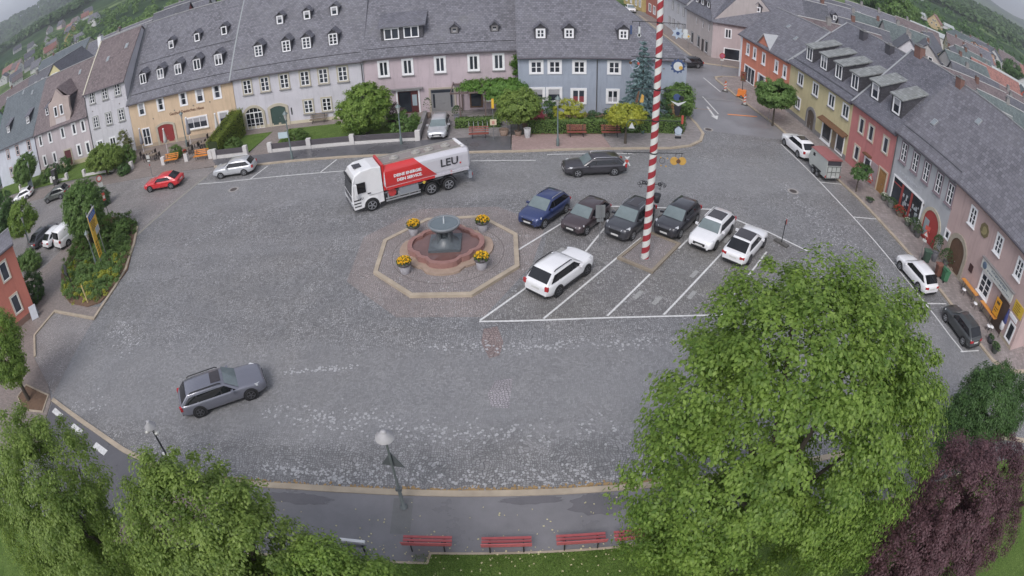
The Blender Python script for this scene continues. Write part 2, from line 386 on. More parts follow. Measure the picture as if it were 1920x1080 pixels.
def terrain():
    azs = list(np.arange(-180, -75, 7.5)) + list(np.arange(-75, 75.1, 1.5)) + list(np.arange(82.5, 180, 7.5))
    rs = [60, 130, 170, 220, 300, 400, 500, 620, 750, 900, 1000, 1100, 1250, 1500, 1900, 2300, 2600, 3000, 3400, 3600, 4400, 4600, 5000, 5600]
    rnd = random.Random(3); V = [(0, 0, -.12)]; F = []; n = len(azs)
    for r in rs:
        for a in azs:
            j = 0 if r < 300 else rnd.uniform(-1, 1) * r * .0028
            V.append((r * math.sin(math.radians(a)), r * math.cos(math.radians(a)), terrain_z(r, a) + j))
    for k in range(n): F.append((0, 1 + (k + 1) % n, 1 + k))
    for i in range(len(rs) - 1):
        for k in range(n): F.append((1 + i * n + k, 1 + i * n + (k + 1) % n, 1 + (i + 1) * n + (k + 1) % n, 1 + (i + 1) * n + k))
    m, nt, b = new_mat('hill_fields_and_woods'); wp = world_pos(nt)
    n1 = noise(nt, wp, .0035, 5, .6, .6); n2 = noise(nt, wp, .03, 5, .7); n3 = noise(nt, wp, .0017, 4, .6, .3)
    c = mixc(nt, ramp(nt, n1, .49, .53), (.07, .115, .055), (.20, .27, .11))
    c = mixc(nt, ramp(nt, n3, .55, .6), c, (.05, .09, .055))
    c = mixc(nt, ramp(nt, n2, .35, .65), tuple([.035, .06, .032]), c)
    lk(nt, c, b.inputs['Base Color']); b.inputs['Roughness'].default_value = 1; b.inputs['Specular IOR Level'].default_value = 0
    mb = MB(); mb.add(V, F, 0, True); return struct(mb.build('terrain', m))
terrain()
flat('town_ground', [(-128, -60), (128, -60), (128, 40), (95, 100), (40, 126), (-40, 126), (-95, 100), (-128, 40)], -.06, pavers('yard_surface', (.17, .16, .15), .6, .6))
flat('cobbled_square', [(-60, -25), (75, -25), (75, 17), (34.6, 17), (33.2, 52), (18, 54.6), (16, 50.5), (-23, 50.8), (-27.2, 50.9), (-28.15, 48.9), (-31.1, 37.3), (-29.4, 32), (-40, 24)], 0, COB)
flat('side_street', [(-28.15, 48.9), (-27.5, 50.9), (-60, 51.6), (-120, 51.6), (-120, 33), (-42, 33), (-31.1, 37.3)], -.004, SIDE)
flat('main_road', [(18, 54.6), (33.2, 52), (31, 76), (29.6, 86), (29, 112), (28, 125), (16, 125), (16.4, 90), (16, 60)], -.004, ASPH)
flat('car_park', [(285, 345), (305, 330), (238, 262), (222, 275)], 1.2, plain('pale_lot', (.42, .40, .38), .8))
flat('cross_road', [(31, 75.6), (29.6, 86), (75, 78), (75, 68)], -.008, ASPH)

# kerbs
def kerb(pts, w=.3, h=.12, closed=False): return struct(MB().strip(pts, w, -.05, h, 0, closed).build('kerb', KERB()))
SK = [(-28.2, 18.81), (-22.6, 16.95), (-19.8, 15.96), (-16, 15.05), (-12.73, 14.94), (-9.25, 15.03), (-6.8, 15.02), (-2.6, 14.96), (2.1, 14.93), (6, 14.95), (12, 15.1), (18, 15.3), (24, 14.6), (30, 12)]
kerb(SK, .3, .10)
NK = [(-28.12, 50.9), (-27.3, 50.25), (-23.4, 50.02), (-18.7, 50.02), (-14, 49.8), (-6, 49.1), (1.2, 48.8), (6, 49.1), (11.3, 49.4), (14.2, 49.6), (16.2, 50.3), (17.6, 51.6), (18.4, 53.4), (18.5, 56), (18.3, 58.8), (17.6, 63), (17.2, 70), (17, 90), (16.8, 120)]
kerb(NK, .28, .12)
EK = [(26.5, 73.4), (26.75, 67), (27.4, 61), (28.0, 57.2), (28.3, 51.6), (28.9, 44.9), (29.3, 41), (29.5, 36.5), (29.7, 32), (30.0, 27.6), (30.2, 24), (30.25, 21.6), (30.7, 19.5), (31.6, 18.45), (32.6, 18.0), (34, 17.7), (40, 17.2)]
kerb(EK, .28, .12)
kerb([(26.5, 73.4), (26.8, 74.6), (28.1, 75.2), (30, 75.3)], .28, .12)
kerb([(26.2, 119), (26.3, 99.7), (26.7, 87), (26.9, 83.7), (27.6, 81.7), (29.2, 81.3), (32.4, 80.6), (45, 78)], .3, .12)
WB = [(-28.7, 30.7), (-28.65, 33), (-30.3, 37.0), (-31.6, 39.8), (-33.6, 41.6), (-37.5, 42.6), (-39.6, 41.8), (-39.9, 39.9), (-38.6, 36), (-37.4, 33), (-35.2, 30.3), (-33, 28.9), (-30.5, 28.4), (-29.2, 28.9)]
struct(MB().strip([(-31.6, 39.8), (-30.3, 37), (-28.9, 33), (-28.7, 30.6), (-28.7, 27), (-34.4, 27.9), (-35.1, 24.9), (-33.2, 22.6)], .22, -.03, .12).build('kerb', KERB()))
struct(MB().strip([(-31.1, 37.3), (-28.15, 48.9)], .3, -.02, .012).build('kerb', plain('gutter_stone', (.28, .27, .24), .7)))
# pavements
slab('pavement', [(-28.0, 51), (-27.3, 50.35), (-23.4, 50.13), (-14, 49.93), (-6, 49.23), (.2, 48.95), (.3, 52.4), (-8, 52.4), (-29.2, 52.6)], -.04, .1, ASPHD)
slab('pavement', [(-28.15, 51.05), (-29.3, 53.2), (-44, 53.6), (-60, 54.6), (-90, 57), (-90, 52), (-60, 51.2), (-40, 50.9)], -.04, .03, PAVB)
slab('forecourt', [(-7.7, 52.42), (.3, 52.42), (.35, 60.5), (-7.9, 60.5)], -.04, .06, PAVG)
slab('pavement', [(.32, 48.96), (6, 49.25), (8.8, 49.4), (8.4, 52.6), (.4, 52.6)], -.04, .104, PAVR)
slab('pavement', [(8.82, 49.42), (14.2, 49.75), (16.1, 50.45), (17.5, 51.7), (18.25, 53.4), (18.36, 56), (18.1, 59), (17.4, 63), (17.05, 70), (16.85, 90), (16.6, 120), (14, 120), (14, 58), (8.42, 52.6)], -.04, .1, PAVG)
slab('pavement', [(26.65, 73.3), (26.9, 67), (27.55, 61), (28.15, 57.2), (28.45, 51.6), (29.05, 44.9), (29.45, 41), (29.65, 36.5), (29.85, 32), (30.15, 27.6), (30.35, 24), (30.4, 21.6), (30.8, 19.6), (31.7, 18.6), (32.6, 18.15), (34, 17.85), (60, 16), (60, 19), (34.2, 20.2), (33.2, 60), (31.4, 76), (28, 75.1)], -.04, .1, PAVE)
slab('pavement', [(26.45, 119), (26.5, 99.7), (26.85, 87), (27.05, 83.8), (27.7, 81.9), (29.2, 81.5), (32.4, 80.8), (45, 78.2), (45, 83.5), (30.2, 86), (29.4, 97), (29, 119)], -.04, .1, PAVB)
slab('south_pavement', [(-11.4, 14.83), (-9.25, 14.88), (-6.8, 14.87), (-2.6, 14.81), (2.1, 14.78), (6, 14.8), (12, 14.95), (18, 15.15), (24, 14.4), (24, 11.9), (-3.3, 11.98), (-3.5, 11.6), (-6.9, 11.6), (-9.5, 11.4), (-14, 11)], -.04, .06, ASPHS)
slab('pavement', [(-15.9, 14.95), (-12.73, 14.8), (-11.4, 14.8), (-14.1, 11), (-19, 10)], -.04, .072, PAVR)
slab('path', [(-12.2, 14.78), (-11.1, 14.78), (-12.6, 11.2), (-13.9, 11.2)], -.04, .08, CONC)
slab('ramp', [(-28.1, 18.6), (-22.6, 16.8), (-19.8, 15.8), (-16.1, 14.92), (-19.5, 10), (-27, 13.5)], -.04, .05, ASPHD)
slab('west_pavement', [(-28.3, 18.7), (-27.1, 13.6), (-60, 12), (-60, 33), (-42, 33), (-39.9, 39.9), (-38.6, 36), (-37.4, 33), (-35.2, 30.3), (-33, 28.9), (-30.5, 28.4), (-28.75, 28.4), (-28.75, 27.1), (-34.5, 28), (-35.3, 24.9), (-33.2, 22.5), (-29.5, 20)], -.04, .04, PAVB)
flat('bay', [(-28.7, 26.9), (-34.4, 27.8), (-35.1, 24.9), (-33.2, 22.6), (-28.4, 19.2)], .006, SIDE)
slab('planting_bed', WB, -.04, .1, SOIL)
slab('gravel_bed', [(-32.3, 19.7), (-28.9, 19.1), (-28.6, 17.6), (-31.2, 17.4), (-32.6, 18.4)], -.04, .06, SOIL)
struct(MB().strip([(-32.3, 19.7), (-28.9, 19.1), (-28.6, 17.6), (-31.2, 17.4), (-32.6, 18.4)], .12, -.03, .1, 0, True).build('bed_edging', KERB()))
lawn = slab('lawn', [(-3.35, 12.0), (24, 11.9), (30, 11), (45, 10), (45, -30), (-60, -30), (-60, 9), (-19, 9.9), (-14, 10.9), (-9.5, 11.35), (-6.9, 11.5), (-3.5, 11.5)], -.04, .075, LAWN)
struct(MB().strip([(-14, 11), (-9.5, 11.4), (-6.9, 11.55), (-3.45, 11.55), (-3.35, 12.02), (4, 12.02), (12, 12), (24, 11.95)], .1, -.03, .085).build('lawn_edging', KERB()))
slab('garden_lawn', [(-29, 53.2), (-25.3, 53.2), (-24.4, 58.6), (-28.6, 58.6)], -.04, .12, LAWN)
slab('garden_lawn', [(-22.6, 53.2), (-8.1, 53.2), (-8.1, 58.9), (-22.6, 58.9)], -.04, .12, LAWN)
slab('garden_path', [(-25.25, 52.4), (-22.65, 52.4), (-22.6, 58.9), (-8.1, 58.92), (-8.1, 60.45), (-29.1, 60.45), (-28.6, 58.65), (-24.4, 58.65)], -.04, .115, PAVB)
slab('hotel_terrace', [(-29.2, 53.0), (-44.4, 53.4), (-44.6, 60.45), (-29.2, 60.45)], -.04, .05, PAVB)
slab('front_garden', [(1.5, 52.75), (8.4, 52.75), (13.9, 55.5), (16.6, 53.6), (16.8, 58.4), (1.3, 58.4)], -.04, .14, SOIL)
slab('front_garden', [(-45, 54.4), (-60, 55.4), (-78, 56.4), (-78, 60.45), (-45, 60.45)], -.04, .06, LAWN)

# the two octagons round the fountain
FC = (-3.85, 33.1)
def octo(pts): return [(x, y) for x, y in pts]
OO = [(-9.84, 30.4), (-9.7, 35.6), (-6.2, 39.1), (-.8, 38.9), (2.3, 36.2), (1.2, 31.5), (-1.5, 26.7), (-6.25, 26.8)]
OI = [(-8.1, 31.1), (-8.06, 34.75), (-5.5, 37.3), (-1.9, 37.3), (.31, 34.78), (.33, 31.2), (-2.2, 28.6), (-5.6, 28.66)]
struct(MB().strip([(FC[0] + 3.45 * math.cos(2 * PI * k / 40), FC[1] - .15 + 3.3 * math.sin(2 * PI * k / 40)) for k in range(40)], .05, .141, .144, 0, True).build('plinth_groove', plain('dark_joint', (.17, .15, .14), .9)))
flat('outer_plinth', OO, .006, OCTC)
slab('inner_plinth', OI, -.02, .14, OCTC)
struct(MB().strip(OI, .27, -.02, .19, 0, True).build('plinth_kerb', KERB()))
# parking bays
flat('parking_bay', [(1.6, 31.2), (-1.6, 26.4), (11.3, 26.1), (20.1, 32.4), (17.8, 35.1), (14.5, 38.3), (6.8, 38.7), (2.4, 35.5)], .004, BAYC)
def line(name, pts, w=.12, z=.012, mat=None): return struct(MB().strip(pts, w, z, z).build(name, mat or LINE))
line('bay_line', [(-1.73, 26.31), (4.9, 26.24), (11.6, 26.04)], .13, .017)
for a, b in [((-1.7, 26.4), (.8, 29.25)), ((.46, 33.17), (3.3, 36.3)), ((1.56, 26.4), (8.37, 34.4)), ((4.05, 32.02), (6.13, 35.68)), ((4.97, 26.4), (8.1, 30.2)), ((8.13, 26.3), (13.14, 32.05)), ((10.6, 33.0), (12.2, 34.9)), ((13.14, 32.05), (16.6, 36.14)), ((11.36, 26.2), (16.77, 32.48))]:
    line('bay_line', [a, b])
line('bay_line', [(6.3, 38.75), (14.47, 38.29), (16.59, 36.14), (17.84, 35.11), (20.11, 32.44)], .15, .016)
for x, y in [(4.1, 31.0), (7.0, 28.2), (10.9, 30.1), (10.2, 28.0), (14.0, 29.6), (2.9, 32.9), (14.3, 34.0), (8.0, 27.6), (12.6, 27.6)]:
    struct(MB().obox((x, y, .014), (.9, .28, .003), math.radians(50)).build('worn_marking', plain('worn_paint', (.32, .32, .31), .7, vary=.4, scale=9)))
line('lane_line', [(-28.4, 47.2), (-25.6, 46.95), (-18, 46.9), (-10.5, 46.8)], .12, .008)
for x in (-22.1, -15.3): line('lane_line', [(x - .5, 46.95), (x + .35, 49.5)], .12, .0085)
line('lane_line', [(-3, 47.2), (2.2, 46.9)], .12); line('lane_line', [(3.2, 48.1), (10.4, 48.3)], .12)
line('lane_line', [(26.25, 51.9), (26.55, 46), (26.75, 40), (27.05, 34), (27.2, 29.4), (27.4, 26), (27.7, 22.5), (28.0, 20.8)], .12, .008)
for y in (37.5, 26.0, 20.9, 43.6, 30.9): line('lane_line', [(26.9 + (38 - y) * .05, y), (29.3 + (38 - y) * .03, y - .2)], .12, .0085)
for a, b in [((22.15, 65.7), (22.1, 59.7)), ((24.9, 74), (25.2, 68)), ((20.6, 84), (20.9, 78))]: line('lane_line', [a, b], .14)
line('arrow_marking', [(21.56, 62.0), (21.36, 58.9)], .22); struct(MB().add([(21.0, 59.0, .013), (21.9, 59.1, .013), (21.34, 57.8, .013)], [(0, 1, 2)]).build('arrow_marking', LINE))
line('roadworks_line', [(23.2, 59.75), (26.7, 59.65)], .3, .013, ORPAINT); line('roadworks_line', [(18.6, 61.2), (21.8, 61.0)], .12, .013, plain('faded_orange', (.4, .28, .22), .7))
line('stop_line', [(20.5, 65.2), (27, 64.6)], .18, .012, plain('faded_paint', (.33, .33, .33), .7))
for x, y in [(-26.5, 18.0), (-23.9, 17.05), (-21.2, 16.0)]:
    struct(MB().obox((x - .45, y - .25, .058), (1.25, .42, .004), math.radians(-20)).build('ramp_marking', LINE))
# mended patches, drains, scattered pale setts
def patch(name, pts, z, mat):
    return flat(name, pts, z, mat)
rp = random.Random(5)
def blob(cx, cy, rx, ry, n=40, j=.16): return [(cx + rx * math.cos(2 * PI * k / n) * (1 + rp.uniform(-j, j)), cy + ry * math.sin(2 * PI * k / n) * (1 + rp.uniform(-j, j))) for k in range(n)]
patch('mended_patch', [(-1.1, 20.0), (-.3, 19.9), (-.2, 20.9), (-.1, 21.9), (-.9, 21.8), (-1.25, 20.9)], .005, cobbles('new_setts', (.36, .34, .36), 7, .12, .6))
patch('mended_patch', [(-1.2, 23.4), (-.7, 23.6), (-.5, 24.6), (-.8, 25.9), (-1.5, 25.7), (-1.6, 24.6)], .005, cobbles('reddish_setts', (.29, .23, .22), 7, .12, .6))
patch('wet_patch', blob(-9.2, 14.4, 1.6, .3), .064, asphalt('wet_asphalt', (.125, .118, .13), .25))
patch('wet_patch', blob(3.2, 14.2, 1.2, .55), .064, MATS['wet_asphalt'])
patch('wet_patch', blob(.5, 14.55, 1.3, .2), .064, MATS['wet_asphalt'])
patch('mended_patch', [(-5.0, 12.9), (-4.2, 12.9), (-4.2, 14.7), (-5.0, 14.7)], .064, asphalt('patch_asphalt', (.15, .15, .15), .5))
def setts(name, n, regions, size, mat, z):
    mb = MB(); r = random.Random(11)
    for (x0, y0, x1, y1, w, cnt) in regions:
        for _ in range(cnt):
            t = r.random(); x = x0 + (x1 - x0) * t + r.gauss(0, w); y = y0 + (y1 - y0) * t + r.gauss(0, w); s = size * r.uniform(.5, 1)
            mb.obox((x, y, z), (s, s * r.uniform(.6, 1), .004 + r.uniform(0, .004)), r.uniform(0, 3))
    o = mb.build(name, mat); o['kind'] = 'stuff'; o['label'] = 'pale setts scattered through the grey cobbles'; o['category'] = 'paving stones'; return o
setts('pale_setts', 0, [(-12, 19.6, -6, 19.2, .35, 90), (-10, 18.7, -2, 18.5, .4, 70), (-6, 18.4, 4, 18.2, .5, 120), (-11, 16.1, -7, 15.7, .2, 110), (-7, 15.9, 6, 15.6, .35, 260), (-25.5, 26.5, -23.5, 24, .5, 90), (-24, 36, -20, 40.5, .3, 60), (-11.7, 22.4, -8, 22.8, .12, 60), (-26, 18, -23, 19, .5, 40), (22, 43, 25, 30, .5, 120), (23, 36, 26, 24, .6, 110), (-12, 46, -20, 44, .6, 40), (-4, 24.3, 7, 24.1, .25, 140)], .14, plain('pale_sett', (.40, .40, .41), .6, vary=.25), .004)
def petals():
    mb = MB(); r = random.Random(4)
    for _ in range(420):
        x = r.uniform(-12, 8); y = r.gauss(12.0, .5) if r.random() < .6 else r.uniform(9.5, 14.6); s = r.uniform(.03, .075)
        mb.obox((x, y, .09), (s, s * .7, .01 + r.uniform(0, .006)), r.uniform(0, 3))
    o = mb.build('fallen_petals', plain('petal', (.6, .55, .33), .8, vary=.4)); tag(o, 'pale fallen petals strewn over the pavement and lawn by the red benches', 'petals', kind='stuff')
petals()
def leaf_litter():
    mb = MB(); r = random.Random(8)
    for _ in range(500):
        x = r.uniform(-14, 6); y = 15.13 + abs(r.gauss(0, .1)); s = r.uniform(.03, .1)
        mb.obox((x, y, .01), (s * 1.5, s, .012 + r.uniform(0, .008)), r.uniform(0, 3))
    o = mb.build('leaf_litter', plain('dead_leaf', (.34, .23, .11), .9, vary=.5)); tag(o, 'brown leaf litter along the foot of the south kerb', 'leaves', kind='stuff')
leaf_litter()
def drain(x, y, ring=True):
    mb = MB(); mb.lathe([(.48, 0), (.48, .012), (.34, .014)], (x, y, 0), 20, 1, False); mb.lathe([(.33, 0), (.33, .02)], (x, y, 0), 20, 0, False)
    return mb
for i, (x, y, lab) in enumerate([(-23.57, 45.1, 'round iron manhole cover with a pale ring near the silver estate'), (19.4, 54.8, 'round manhole cover in the road mouth by the corner hedge'), (22.9, 41.6, 'round iron manhole cover in the lane opposite the horse trailer')]):
    o = thing('manhole_cover', lab, 'manhole', (x, y, .006)); mb = MB().lathe([(.33, 0), (.33, .012)], (0, 0, 0), 20, 0, False); mb.build('lid', plain('cast_iron', (.11, .09, .085), .5, .5), o)
    MB().lathe([(.5, 0), (.5, .008), (.335, .008), (.335, 0)], (0, 0, 0), 20, 0, False, False).build('ring', plain('manhole_ring', (.36, .34, .32), .8), o)
# ------------------------------------------------------------------ houses round the square
SLATE = roofing('slate_roof', (.135, .135, .158), .32, .22, .4)
SLATED = roofing('dark_slate_roof', (.10, .102, .12), .3, .2, .2)
SLATEB = roofing('blue_slate_roof', (.10, .12, .135), .35, .3, .2, .2)
TILEBR = roofing('brown_tile_roof', (.145, .115, .118), .3, .25, .25)
TILEGR = roofing('grey_tile_roof', (.155, .152, .172), .42, .38, .3, .28)
TILERED = roofing('red_tile_roof', (.26, .125, .105), .3, .35, .15)
CHEEK = roofing('slate_cladding', (.07, .068, .078), .25, .15, .1)
CURT = plain('net_curtain', (.36, .36, .38), .8, vary=.3, scale=2)
PVC = WHITE()
WCACHE = {}
def mulls(mb, w, h, cols, rows, y0, y1, t, m):
    for i in range(1, cols):
        x = -w / 2 + w * i / cols; tt = t * (1.7 if cols == 2 else 1); mb.box(x - tt / 2, x + tt / 2, y0, y1, -h / 2 + .002, h / 2 - .002, m)
    for j in range(1, rows):
        z = -h / 2 + h * j / rows; mb.box(-w / 2 + .002, w / 2 - .002, y0 + .003, y1, z - t / 2.6, z + t / 2.6, m)
def win_meshes(w, h, sur, sw, cols, rows, curtain, frame):
    key = (w, h, sur.name if sur else None, sw, cols, rows, curtain, frame.name)
    if key in WCACHE: return WCACHE[key]
    a = MB(); W, H = w / 2, h / 2
    if sur:
        a.box(-W - sw, -W, -.07, 0, -H - sw * .8, H + sw, 0); a.box(W, W + sw, -.07, 0, -H - sw * .8, H + sw, 0)
        a.box(-W, W, -.07, 0, H, H + sw, 0); a.box(-W, W, -.07, 0, -H - sw * .8, -H, 0)
    f = .07
    a.box(-W, -W + f, -.04, 0, -H, H, 1); a.box(W - f, W, -.04, 0, -H, H, 1)
    a.box(-W + f, W - f, -.04, 0, H - f, H, 1); a.box(-W + f, W - f, -.04, 0, -H, -H + f, 1)
    mulls(a, w - 2 * f, h - 2 * f, cols, rows, -.044, -.0, .07, 1)
    fm = a.mesh('window', [sur or frame, frame])
    p = MB(); p.box(-W + f, W - f, -.012, -.003, -H + f, H - f, 0)
    if curtain == 1: p.box(-W + f + .02, W - f - .02, -.016, -.012, -H + f, -H * .1, 1)
    elif curtain == 2: p.box(-W + f, W - f, -.016, -.012, H * .1, H - f, 1)
    elif curtain == 3:
        p.box(-W + f, -W * .55, -.016, -.012, -H + f, H - f, 1); p.box(W * .55, W - f, -.016, -.012, -H + f, H - f, 1)
    pm = p.mesh('pane', [GLASS(), CURT])
    WCACHE[key] = (fm, pm); return fm, pm
SILLS = {}
wr = random.Random(21)
def window(par, x, z, w, h, sur=None, sw=.14, cols=2, rows=1, sill=None, y=0, curtain=None, frame=None, flat=False):
    """a window on the wall face y; flat: one mesh (frame, panes) for windows that are themselves sub-parts"""
    frame = frame or PVC
    if curtain is None: curtain = wr.choice([0, 0, 0, 1, 2, 3])
    fm, pm = win_meshes(w, h, sur, sw, cols, rows, curtain, frame)
    if flat:
        key = ('flat', fm.name, pm.name)
        if key not in WCACHE:
            bmm = bmesh.new(); bmm.from_mesh(fm); n0 = len(bmm.faces); bmm.from_mesh(pm); bmm.faces.ensure_lookup_table()
            for f in bmm.faces[n0:]: f.material_index += 2
            me = bpy.data.meshes.new('window'); bmm.to_mesh(me); bmm.free()
            for mm in list(fm.materials) + list(pm.materials): me.materials.append(mm)
            WCACHE[key] = me
        return place('window', WCACHE[key], par, (x, y, z))
    o = place('window', fm, par, (x, y, z)); place('pane', pm, o)
    if sill:
        k = (w, sw, sill.name)
        if k not in SILLS: SILLS[k] = MB().box(-w / 2 - sw - .06, w / 2 + sw + .06, -.16, -.0, -.09, 0).mesh('sill', sill)
        place('sill', SILLS[k], o, (0, 0, -h / 2 - (sw * .8 if sur else 0)))
    return o
def arch_pts(w, h, spring, n=10):
    """outline of an arched opening standing on z=0: (x, z)"""
    rise = h - spring; R = ((w / 2) ** 2 + rise ** 2) / (2 * rise); cz = h - R; a0 = math.asin(min(1, (w / 2) / R))
    if rise >= w / 2 - 1e-6: a0 = PI / 2
    P = [(-w / 2, 0), (-w / 2, spring)] + [(R * math.sin(-a0 + 2 * a0 * k / n), cz + R * math.cos(-a0 + 2 * a0 * k / n)) for k in range(1, n)] + [(w / 2, spring), (w / 2, 0)]
    return P
def xzprism(mb, P, y0, y1, m=0):
    n = len(P); v = [(x, y0, z) for x, z in P] + [(x, y1, z) for x, z in P]
    mb.add(v, [(i, n + i, n + (i + 1) % n, (i + 1) % n) for i in range(n)], m); mb.add(v, [tuple(range(n))[::-1]], m); mb.add(v, [tuple(range(n, 2 * n))], m); return mb
def arch_ring(mb, w, h, spring, sw, y0, y1, m=0):
    I = arch_pts(w, h, spring); O = arch_pts(w + 2 * sw, h + sw, spring + (0 if h - spring > .3 else sw * .5)); n = len(I)
    for i in range(n - 1):
        q = [I[i], I[i + 1], O[i + 1], O[i]]; xzprism(mb, q, y0, y1, m)
    return mb
def rect_pts(w, h): return [(-w / 2, 0), (-w / 2, h), (w / 2, h), (w / 2, 0)]
def doorway(par, x, w, h, sur, sw, leaf, spring=None, name='door', z=0, double=True, y=0, handle=True, light=None):
    mb = MB()
    if spring is None: spring = h
    P = arch_pts(w, h, spring) if spring < h else rect_pts(w, h)
    xzprism(mb, P, -.02, .0)
    if double: mb.box(-.02, .02, -.035, -.02, .02, min(h, spring) - .02)
    for s in (-1, 1):
        for zz in (.12, .52):
            mb.box(s * w * .25 - w * .17, s * w * .25 + w * .17, -.04, -.02, zz * spring, (zz + .34) * spring)
    o = mb.build(name, leaf, par, (x, y, z))
    if sur:
        s2 = MB()
        if spring < h: arch_ring(s2, w, h, spring, sw, -.10, 0)
        else:
            s2.box(-w / 2 - sw, -w / 2, -.09, 0, 0, h + sw); s2.box(w / 2, w / 2 + sw, -.09, 0, 0, h + sw); s2.box(-w / 2, w / 2, -.09, 0, h, h + sw)
        s2.build('door_surround', sur, o)
    if light: MB().box(-w * .42, w * .42, -.045, -.03, h * .82, h * .96).build('fanlight', GLASS(), o)
    if handle: MB().box(.06, .14, -.09, -.036, .98, 1.03).build('handle', STEEL(), o)
    return o
class House: pass
def house(name, label, A, ang, L, D, eave, ridge, rd, wall, roof, ov=.32, vl=.1, vr=.1, cat='house', gutter=True, pipes=(), plinth=None, hip=None, group=None, capm=None, z0=-.1, th=.16):
    h = House(); h.sl = (ridge - eave) / rd; h.eave = eave; h.th = th; h.ridge = ridge; h.rd = rd; h.L = L
    r = thing(name, label, cat, (A[0], A[1], 0), ang, group); h.root = r
    slb = h.sl if D - rd <= rd + .01 else (ridge - eave) / (D - rd)
    eb = ridge - slb * (D - rd)
    m = MB()
    if hip:   # hipped right end: the end wall stops at the eaves
        m.yzprism([(0, z0), (D, z0), (D, eb), (0, eave)], 0, L)
    else: m.yzprism([(0, z0), (D, z0), (D, eb), (rd, ridge - .02), (0, eave)], 0, L)
    m.build('wall', wall, r)
    R = MB(); zf = eave - ov * h.sl; zb = eb - ov * slb
    if hip:
        x1 = L + ov; hx = L - (ridge - eave) / hip; ze = eave - ov * hip
        b = [(-vl, -ov, zf), (x1, -ov, zf), (x1, D + ov, zb), (-vl, D + ov, zb), (-vl, rd, ridge), (hx, rd, ridge)]
        t = [(x, y, z + th) for x, y, z in b]
        R.add(b + t, [(6, 7, 11, 10), (7, 8, 11), (8, 9, 10, 11), (0, 4, 5, 1), (1, 5, 2), (3, 2, 5, 4), (0, 1, 7, 6), (1, 2, 8, 7), (2, 3, 9, 8), (0, 6, 10, 4), (4, 10, 9, 3)])
    else:
        R.yzprism([(-ov, zf), (-ov, zf + th), (rd, ridge + th), (D + ov, zb + th), (D + ov, zb), (rd, ridge)], -vl, L + vr)
    ro = R.build('roof', roof, r); h.roof = ro
    c = MB(); c.tube([(-vl, rd, ridge + th), ((L + vr) if not hip else hx, rd, ridge + th)], .09, 6); c.build('ridge_cap', capm or plain('ridge_lead', (.26, .26, .265), .5), ro)
    if gutter:
        g = MB(); g.tube([(-vl, -ov - .07, zf + .06), (L + vr, -ov - .07, zf + .06)], .075, 7); g.build('gutter', plain('gutter_zinc', (.11, .10, .115), .5, .3), r)
    for px in pipes:
        g = MB(); g.tube([(px, -ov - .07, zf), (px, -.08, zf - .35), (px, -.08, .1)], .05, 7); g.build('downpipe', plain('zinc_pipe', (.20, .20, .205), .5, .5), r)
    if plinth: MB().box(.01, L - .01, -.035, -.002, 0, plinth[1]).build('plinth', plinth[0], r)
    return h
def zr(h, y): return h.eave + h.th + h.sl * y
def dormer(h, x, w, hh, yf, kind='gable', face=None, roof=None, win=None, sl=.0, gh=None, name='dormer', ov=.14, drop=.05):
    """a dormer whose front stands at depth yf on the front roof slope; its window is a sub-part"""
    z0 = zr(h, yf) - drop; z1 = z0 + hh; face = face or CHEEK; roof = roof or SLATE; m = MB(); W = w / 2
    if kind == 'gable':
        gh = gh or w * .45; yb = yf + (hh + gh) / h.sl + .2; ye = yf + hh / h.sl + .1
        xzprism(m, [(x - W, z0), (x - W, z1), (x, z1 + gh - .05), (x + W, z1), (x + W, z0)], yf, yb, 0)
        t = .09; P = [(x - W - ov, z1 - ov * gh / W), (x, z1 + gh), (x + W + ov, z1 - ov * gh / W), (x + W + ov, z1 - ov * gh / W + t), (x, z1 + gh + t), (x - W - ov, z1 - ov * gh / W + t)]
        n = len(P); v = [(a, yf - ov, b) for a, b in P] + [(a, yb, b) for a, b in P]
        m.add(v, [(i, n + i, n + (i + 1) % n, (i + 1) % n) for i in range(n)], 1); m.add(v, [tuple(range(n))[::-1], tuple(range(n, 2 * n))], 1)
    else:
        yb = yf + hh / max(.2, h.sl - sl) + .15
        m.add([(x - W, yf, z0), (x + W, yf, z0), (x + W, yb, z0), (x - W, yb, z0), (x - W, yf, z1), (x + W, yf, z1), (x + W, yb, z1 + sl * (yb - yf)), (x - W, yb, z1 + sl * (yb - yf))],
              [(0, 1, 5, 4), (1, 2, 6, 5), (3, 0, 4, 7), (4, 5, 6, 7), (0, 3, 2, 1), (2, 3, 7, 6)], 0)
        a, b = yf - ov - .05, yb; za = z1 - sl * (ov + .05); zb2 = z1 + sl * (yb - yf)
        v = [(x - W - ov, a, za), (x + W + ov, a, za), (x + W + ov, b, zb2), (x - W - ov, b, zb2)]; v += [(p, q, z + .12) for p, q, z in v]
        m.add(v, [(4, 5, 6, 7), (0, 3, 2, 1), (0, 1, 5, 4), (1, 2, 6, 5), (3, 0, 4, 7), (2, 3, 7, 6)], 1)
    o = m.build(name, [face, roof], h.root)
    for (dx, dz, ww, wh, kw) in (win or []):
        window(o, x + dx, z0 + dz, ww, wh, y=yf - .002, flat=True, **kw)
    return o
def chimney(h, x, y, w=.6, d=.5, top=1.0, mat=None, cap=True):
    zz = (h.ridge - abs(y - h.rd) * h.sl) - .3; mat = mat or plain('brick_stack', (.20, .11, .09), .9, vary=.3, scale=6)
    m = MB(); m.box(x - w / 2, x + w / 2, y - d / 2, y + d / 2, zz, zz + top + .45, 0)
    if cap: m.box(x - w / 2 - .06, x + w / 2 + .06, y - d / 2 - .06, y + d / 2 + .06, zz + top + .45, zz + top + .53, 1); m.box(x - w / 4, x + w / 4, y - d / 4, y + d / 4, zz + top + .53, zz + top + .7, 1)
    return m.build('chimney', [mat, plain('chimney_cap', (.2, .2, .2), .7)], h.roof)
